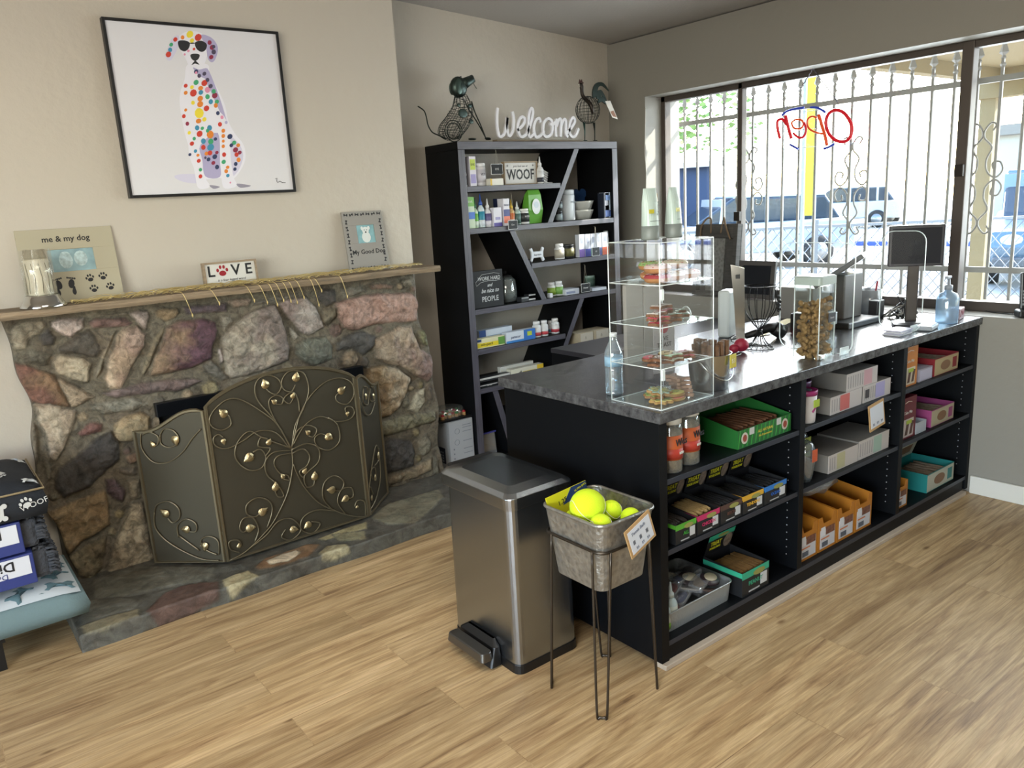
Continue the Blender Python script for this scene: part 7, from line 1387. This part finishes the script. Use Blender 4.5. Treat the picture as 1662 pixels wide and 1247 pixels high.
t = thing('cordless_phone', 'black cordless phone in its charging base on the window sill', 'phone', (4.32, 1.50, SLZ), -.9); bx('charging_base', BLK, (-.04, .04, -.04, .04, 0, .035), t, .008); m = MB(); m.box(-.026, .026, -.012, .012, 0, .18, Matrix.Translation((0, .008, .036)) @ Matrix.Rotation(-.12, 4, 'X')); m.build('handset', M('#1c1c1f', .35), t, .006)
m = MB()
for r in range(5):
    for c_ in range(3): m.box(-.018 + .013 * c_, -.009 + .013 * c_, -.0135, -.0125, .02 + .016 * r, .030 + .016 * r, Matrix.Translation((0, .008, .036)) @ Matrix.Rotation(-.12, 4, 'X'))
m.build('keys', M('#7c7f84', .5), t)['kind'] = 'stuff'; m = MB(); m.tube(smooth([(-.03, .03, .01), (-.05, .08, .004), (-.10, .16, .003), (-.12, .26, .003)], 5), .0025, 5); m.build('cord', BLK, t)
t = thing('receipt_rack', 'grey paper holder standing behind the acrylic case', 'rack', (2.45, 2.28, TZ)); 
for i in range(2): bx('paper_pad', M('#8f8c86', .6), (-.10 + i * .105, i * .105, 0, .02, 0, .33 - .02 * i), t, .002); bx('tab', M('#b5b5b2', .6), (-.07 + i * .10, -.02 + i * .10, .002, .018, .3305 - .02 * i, .348 - .02 * i), t)
t = thing('toast_card', 'white LIVE TOAST EAT TOAST card standing behind the bakery case', 'card', (2.33, 2.06, TZ), -.1); bx('card', M('#a9a5a3', .6), (-.055, .055, 0, .003, 0, .21), t)
for s, z, sz in (('LIVE', .135, .026), ('TOAST', .11, .026), ('EAT', .075, .026), ('TOAST', .05, .026)): txt(s, sz, INK, t, 0, -.001, z, sx=.9)
m = MB(); disc(m, 0, .178, .022, .022, -.0003, n=16); m.build('round_emblem', M('#9a2a33', .5), t)
# ---------------- hanging neon sign ----------------
ZN = (1230, 90, 7.337); NX = 4.34
c0 = at('x', NX, 1320, 190); t = thing('open_sign', 'red and blue neon Open sign hanging by chains in the window, seen from behind', 'sign', (NX, c0.y, c0.z))
def NP(pts): return [Vector((0, q.y - c0.y, q.z - c0.z)) for q in [at('x', NX, x, y, ZN) for x, y in pts]]
NR = M('#b01020', .3, emit=.35); NB = M('#2a3fa8', .3, emit=.15); NO = M('#c0441c', .3, emit=.35)
for nm, p, mt, r in (('letter_o', [(900, 655), (840, 700), (810, 800), (835, 910), (890, 985), (970, 1025), (1050, 1020), (1105, 960), (1120, 860), (1090, 770), (1030, 690), (960, 655), (900, 655)], NR, .010), ('letter_p', [(725, 705), (760, 830), (800, 960), (822, 1075)], NO, .010), ('letter_p', [(785, 935), (700, 920), (620, 880), (590, 820), (600, 755), (650, 725), (700, 745)], NO, .006),
    ('letter_e', [(400, 800), (430, 865), (510, 870), (540, 820), (520, 770), (450, 765), (400, 800)], NO, .006), ('letter_e', [(550, 800), (575, 880), (550, 960), (490, 980), (420, 925)], NR, .007), ('letter_n', [(330, 715), (360, 850), (398, 990)], NR, .010), ('letter_n', [(350, 830), (300, 765), (240, 775), (235, 860), (262, 990)], NR, .009)):
    m = MB(); m.tube(smooth(NP(p), 4), r, 7); m.build(nm + '_tube', mt, t)
for p in ([(285, 712), (350, 665), (450, 635), (550, 622)], [(625, 618), (720, 628), (805, 680)], [(380, 1060), (480, 1115)], [(785, 1112), (850, 1090), (912, 1050)]): m = MB(); m.tube(smooth(NP(p), 4), .007, 6); m.build('blue_accent_tube', NB, t)
m = MB(); q = NP([(280, 700), (1120, 600), (1120, 1040), (280, 1120)]); m.tube([v + Vector((.02, 0, 0)) for v in q], .002, 5, closed=True); m.tube([(q[0] + q[3]) * .5 + Vector((.02, 0, 0)), (q[1] + q[2]) * .5 + Vector((.02, 0, 0))], .002, 5); m.build('back_frame', clear('#d0d6da', .2, .1, .3, 'frame_plastic'), t)
for p in ([(320, 640), (430, 490), (520, 380), (650, 165)], [(950, 560), (860, 430), (760, 300), (665, 165)]):
    m = MB(); s_ = smooth(NP(p), 8)
    for i in range(0, len(s_) - 1): a_, b_ = s_[i], s_[i + 1]; m.tube([a_, a_.lerp(b_, .5) + Vector((.004 * (-1) ** i, 0, 0)), b_], .003, 5)
    m.build('chain', M('#6b6875', .4, .6), t)
m = MB(); m.tube(smooth([(XW - .012, 3.885, 2.20), (XW - .014, 3.89, 2.05), (XW - .012, 3.898, 1.9), (XW - .016, 3.886, 1.78), (XW - .012, 3.895, 1.6), (XW - .014, 3.888, 1.45), (XW - .012, 3.895, 1.2), (XW - .013, 3.89, 1.0)], 6), .0035, 5)
t = thing('hanging_string', 'thin white cord hanging down beside the window', 'cord', (0, 0, 0)); o = m.build('cord', M('#b5b0a8', .5), t)
# ---------------- outside: security bars ----------------
IR = M('#7d7a77', .6)  # paler than the iron itself: window glare is put into this grey
BXX = 4.66; g = thing('security_bars', 'iron window bars with spear points and scrolls outside the window', 'window bars', (BXX, 0, 0))
y = 4.016; k = 0; SCR = (3.35, 2.62, 1.89, 1.16, .43)
while y > -1.0:
    m = MB(); m.box(-.007, .007, y - .007, y + .007, .96, 2.20); m.build('bar', IR, g)
    m = MB(); m.lathe([(.007, 2.15), (.016, 2.165), (.007, 2.18), (.007, 2.19), (.014, 2.20), (.007, 2.21), (.024, 2.225), (.012, 2.26), (0, 2.31)], 4, (0, y, 0), smooth=False); m.build('spear_point', IR, g)
    y -= .1155; k += 1
for z in (2.085, 1.105): bx('cross_rail', IR, (-.008, .012, -1.1, 4.2, z, z + .03), g)
def spiral(cy, cz, r0, a0, turns, s, flip):
    return [Vector((0, cy + flip * (r0 * (1 - .75 * t_)) * math.cos(a0 + s * turns * 2 * PI * t_), cz + (r0 * (1 - .75 * t_)) * math.sin(a0 + s * turns * 2 * PI * t_))) for t_ in [i / 16 for i in range(17)]]
for yc in SCR:
    m = MB()
    for f in (-1, 1):
        for v in (1, -1):
            Z = lambda dz: 1.60 + v * dz
            m.tube(smooth([Vector((0, yc + f * .045, Z(.245))), Vector((0, yc + f * .060, Z(.272))), Vector((0, yc + f * .035, Z(.285))), Vector((0, yc + f * .006, Z(.25))), Vector((0, yc + f * .006, Z(.21))), Vector((0, yc + f * .045, Z(.16))), Vector((0, yc + f * .022, Z(.10))), Vector((0, yc + f * .028, Z(.04))), Vector((0, yc + f * .07, Z(.005))), Vector((0, yc + f * .105, Z(.04))), Vector((0, yc + f * .09, Z(.085))), Vector((0, yc + f * .055, Z(.08))), Vector((0, yc + f * .06, Z(.05)))], 4), .0055, 5)
    m.build('scroll_ornament', IR, g)
# ---------------- outside: porch, ground, street ----------------
gd = bx('ground', M('#a8a39a', .9, vary=.08, vscale=.6), (4.6, 70, -45, 60, -.12, -.06)); struct(gd)
po = thing('porch_roof', 'beige timber porch roof over the outside of the window', 'roof', (4.6, 0, 0)); PB = M('#8f8264', .8)
bx('roof_deck', PB, (.0, 3.0, -6, 3.1, 2.46, 2.54), po); bx('front_beam', PB, (2.8, 2.98, -6, 3.1, 2.24, 2.46), po)
for i in range(9): bx('rafter', PB, (.02, 2.8, 2.9 - i, 2.99 - i, 2.36, 2.459), po)
for yy in (3.0, -.4, -3.8): bx('post', PB, (2.83, 2.95, yy - .06, yy + .06, -.06, 2.24), po)
t = thing('roadside_banner', 'tall narrow yellow banner on a pole outside', 'banner', (9.5, 6.0, -.06)); bx('pole', M('#8a8a86', .5, .5), (-.02, .02, -.02, .02, 0, 3.6), t); bx('banner_cloth', M('#b5b02c', .7), (-.01, .01, -.16, -.035, 1.3, 3.4), t)
def car(label, x, y, rz, col, s=1., tall=1.):
    t = thing('car', label, 'car', (x, y, -.06), rz); W2 = .9; body = [(-2.2, .35), (2.2, .35), (2.25, .62), (2.15, .86), (1.25, .98), (-2.15, 1.0), (-2.25, .7)]; cab = [(-1.95, .99), (-1.6, 1.48 * tall), (.35, 1.52 * tall), (1.2, .98)]
    MB().prism(body, -W2, W2).build('car_body', M(col, .25, .2, coat=.6), t, .06); MB().prism(cab, -W2 * .86, W2 * .86).build('cabin', M('#39434c', .1, .2), t, .05); m = MB(); m.prism([(-1.62, 1.47 * tall), (.33, 1.51 * tall), (.30, 1.56 * tall), (-1.58, 1.52 * tall)], -W2 * .84, W2 * .84); m.build('roof_skin', M(col, .25, .2), t, .02)
    for px in (-1.35, -.35, .62): m = MB(); m.prism([(px - .035, 1.0), (px + .035, 1.0), (px - .02, 1.5 * tall), (px - .09, 1.5 * tall)] if px > 0 else [(px - .04, 1.0), (px + .04, 1.0), (px + .04, 1.5 * tall), (px - .04, 1.5 * tall)], -W2 * .875, W2 * .875); m.build('pillar', M(col, .3, .2), t)
    for wx_ in (-1.4, 1.42):
        for s_ in (-1, 1): m = MB(); m.lathe([(.02, -.11), (.2, -.11), (.31, -.11), (.33, -.08), (.33, .08), (.31, .11), (.2, .11), (.02, .11)], 24, T=Matrix.Translation((wx_, s_ * .86, .33)) @ Matrix.Rotation(PI / 2, 4, 'X')); w_ = m.build('wheel', M('#1a1a1b', .7), t); m = MB(); m.lathe([(.19, -.125), (.19, .125)], 18, T=Matrix.Translation((wx_, s_ * .86, .33)) @ Matrix.Rotation(PI / 2, 4, 'X')); m.build('hubcap', M('#9a9c9e', .3, .8), w_)
    for s_ in (-.62, .62): m = MB(); m.ell((2.19, s_, .72), (.07, .16, .09), 12, 8); m.build('headlamp', M('#c9cdd0', .1), t)
    m = MB()
    for i in range(4): m.box(2.20, 2.27, -.42, .42, .50 + i * .07, .53 + i * .07)
    m.build('grille', M('#1c1e20', .4), t); bx('bumper', M('#55585c', .5), (2.2, 2.33, -.85, .85, .33, .48), t, .03); return t
car('pale blue grey car parked at the right outside the window', 15.4, 5.0, PI + .35, '#5d7486', 1, 1.12)
car('white car parked behind the fence at the left outside the window', 14.8, 10.9, PI * .8, '#a9b0b8'); car('white car passing far across the street', 30, 17, PI / 2 + .2, '#b0b4b8')
def tree(label, x, y, h, r, seed, col):
    t = thing('tree', label, 'tree', (x, y, -.06)); rg_ = random.Random(seed); m = MB(); m.tube([(0, 0, 0), (.1, .05, h * .3), (0, 0, h * .55)], [.22, .16, .10], 8)
    for i in range(5): a = i * 1.3; m.tube([(0, 0, h * .45), (r * .5 * math.cos(a), r * .5 * math.sin(a), h * .7)], [.08, .04], 6)
    m.build('trunk', M('#4f4436', .9), t); m = MB(); cl = [(rg_.uniform(-.75, .75) * r, rg_.uniform(-.75, .75) * r, h * (.58 + rg_.uniform(-.18, .30)), rg_.uniform(.3, .5) * r) for _ in range(22)]
    for i in range(4200):
        c_ = cl[i % 22]; d_ = Vector((rg_.gauss(0, 1), rg_.gauss(0, 1), rg_.gauss(0, 1))).normalized() * c_[3] * rg_.uniform(.6, 1); p = Vector(c_[:3]) + d_; u = Vector((rg_.gauss(0, 1), rg_.gauss(0, 1), rg_.gauss(0, 1))).normalized(); a, b = frame_of(u); s_ = rg_.uniform(.10, .2); m.add([p + a * s_, p + b * s_ * .5, p - a * s_, p - b * s_ * .5], [(0, 1, 2, 3)])
    m.build('foliage', M(col, .7), t, recalc=False)['kind'] = 'stuff'
tree('leafy green tree standing at the left beyond the window', 21.0, 20.0, 6.2, 3.4, 1, '#6f8a4a'); tree('second leafy tree further left beyond the window', 15.5, 26.5, 6.5, 3.0, 2, '#66834a')
t = thing('dark_shed', 'dark blue shed with pale sloping roof under the tree', 'building', (16.8, 15.2, -.06), .7); bx('walls', M('#2b3a55', .8), (-2.6, 2.6, -1.5, 1.5, 0, 2.3), t); MB().prism([(-2.9, 2.25), (2.9, 2.75), (2.9, 2.87), (-2.9, 2.37)], -1.8, 1.8).build('roof', M('#a9a39c', .7), t); bx('door', M('#56607a', .6), (-.5, .5, -1.53, -1.501, 0, 2.0), t)
t = thing('patio_umbrella', 'red and white patio umbrella beyond the fence', 'umbrella', (12.8, 12.9, -.06)); MB().lathe([(1.1, 2.0), (1.06, 2.02), (.6, 2.35), (0, 2.5)], 8, smooth=False).build('canopy', M('#b5524a', .7), t); bx('pole', M('#9a9a98', .4), (-.025, .025, -.025, .025, 0, 2.5), t)
fn = thing('wire_fence', 'low chain link fence across the yard outside', 'fence', (9.6, 7.6, -.06), 2.25); m = MB()
for i in range(60):
    for s_ in (-1, 1): x0 = -4.5 + .15 * i; m.tube([(x0, 0, 0), (x0 + s_ * .9, 0, 1.1)], .008, 3)
m.build('wire_mesh', M('#8d9094', .5, .5), fn)['kind'] = 'stuff'; bx('top_rail', M('#7d8084', .5, .5), (-4.5, 4.5, -.02, .02, 1.08, 1.12), fn)
for i in range(4): bx('post', M('#7d8084', .5, .5), (-4.5 + 3 * i - .03, -4.5 + 3 * i + .03, -.03, .03, 0, 1.2), fn)
t = thing('street_building', 'long pale low building across the street', 'building', (36, 8, -.06)); bx('walls', M('#a8a49c', .8), (0, 8, -22, 6, 0, 3.2), t); bx('roof', M('#7a756e', .8), (-.5, 8.5, -22.5, 6.5, 3.2, 3.6), t)
for i in range(6): bx('window', M('#46525e', .2), (-.05, -.005, -20 + 4 * i, -18 + 4 * i, 1.0, 2.3), t)
bx_ = struct(bx('trim_1', M('#4a63a8', .7), (21, 21.3, -20, 30, -.06, .06)))
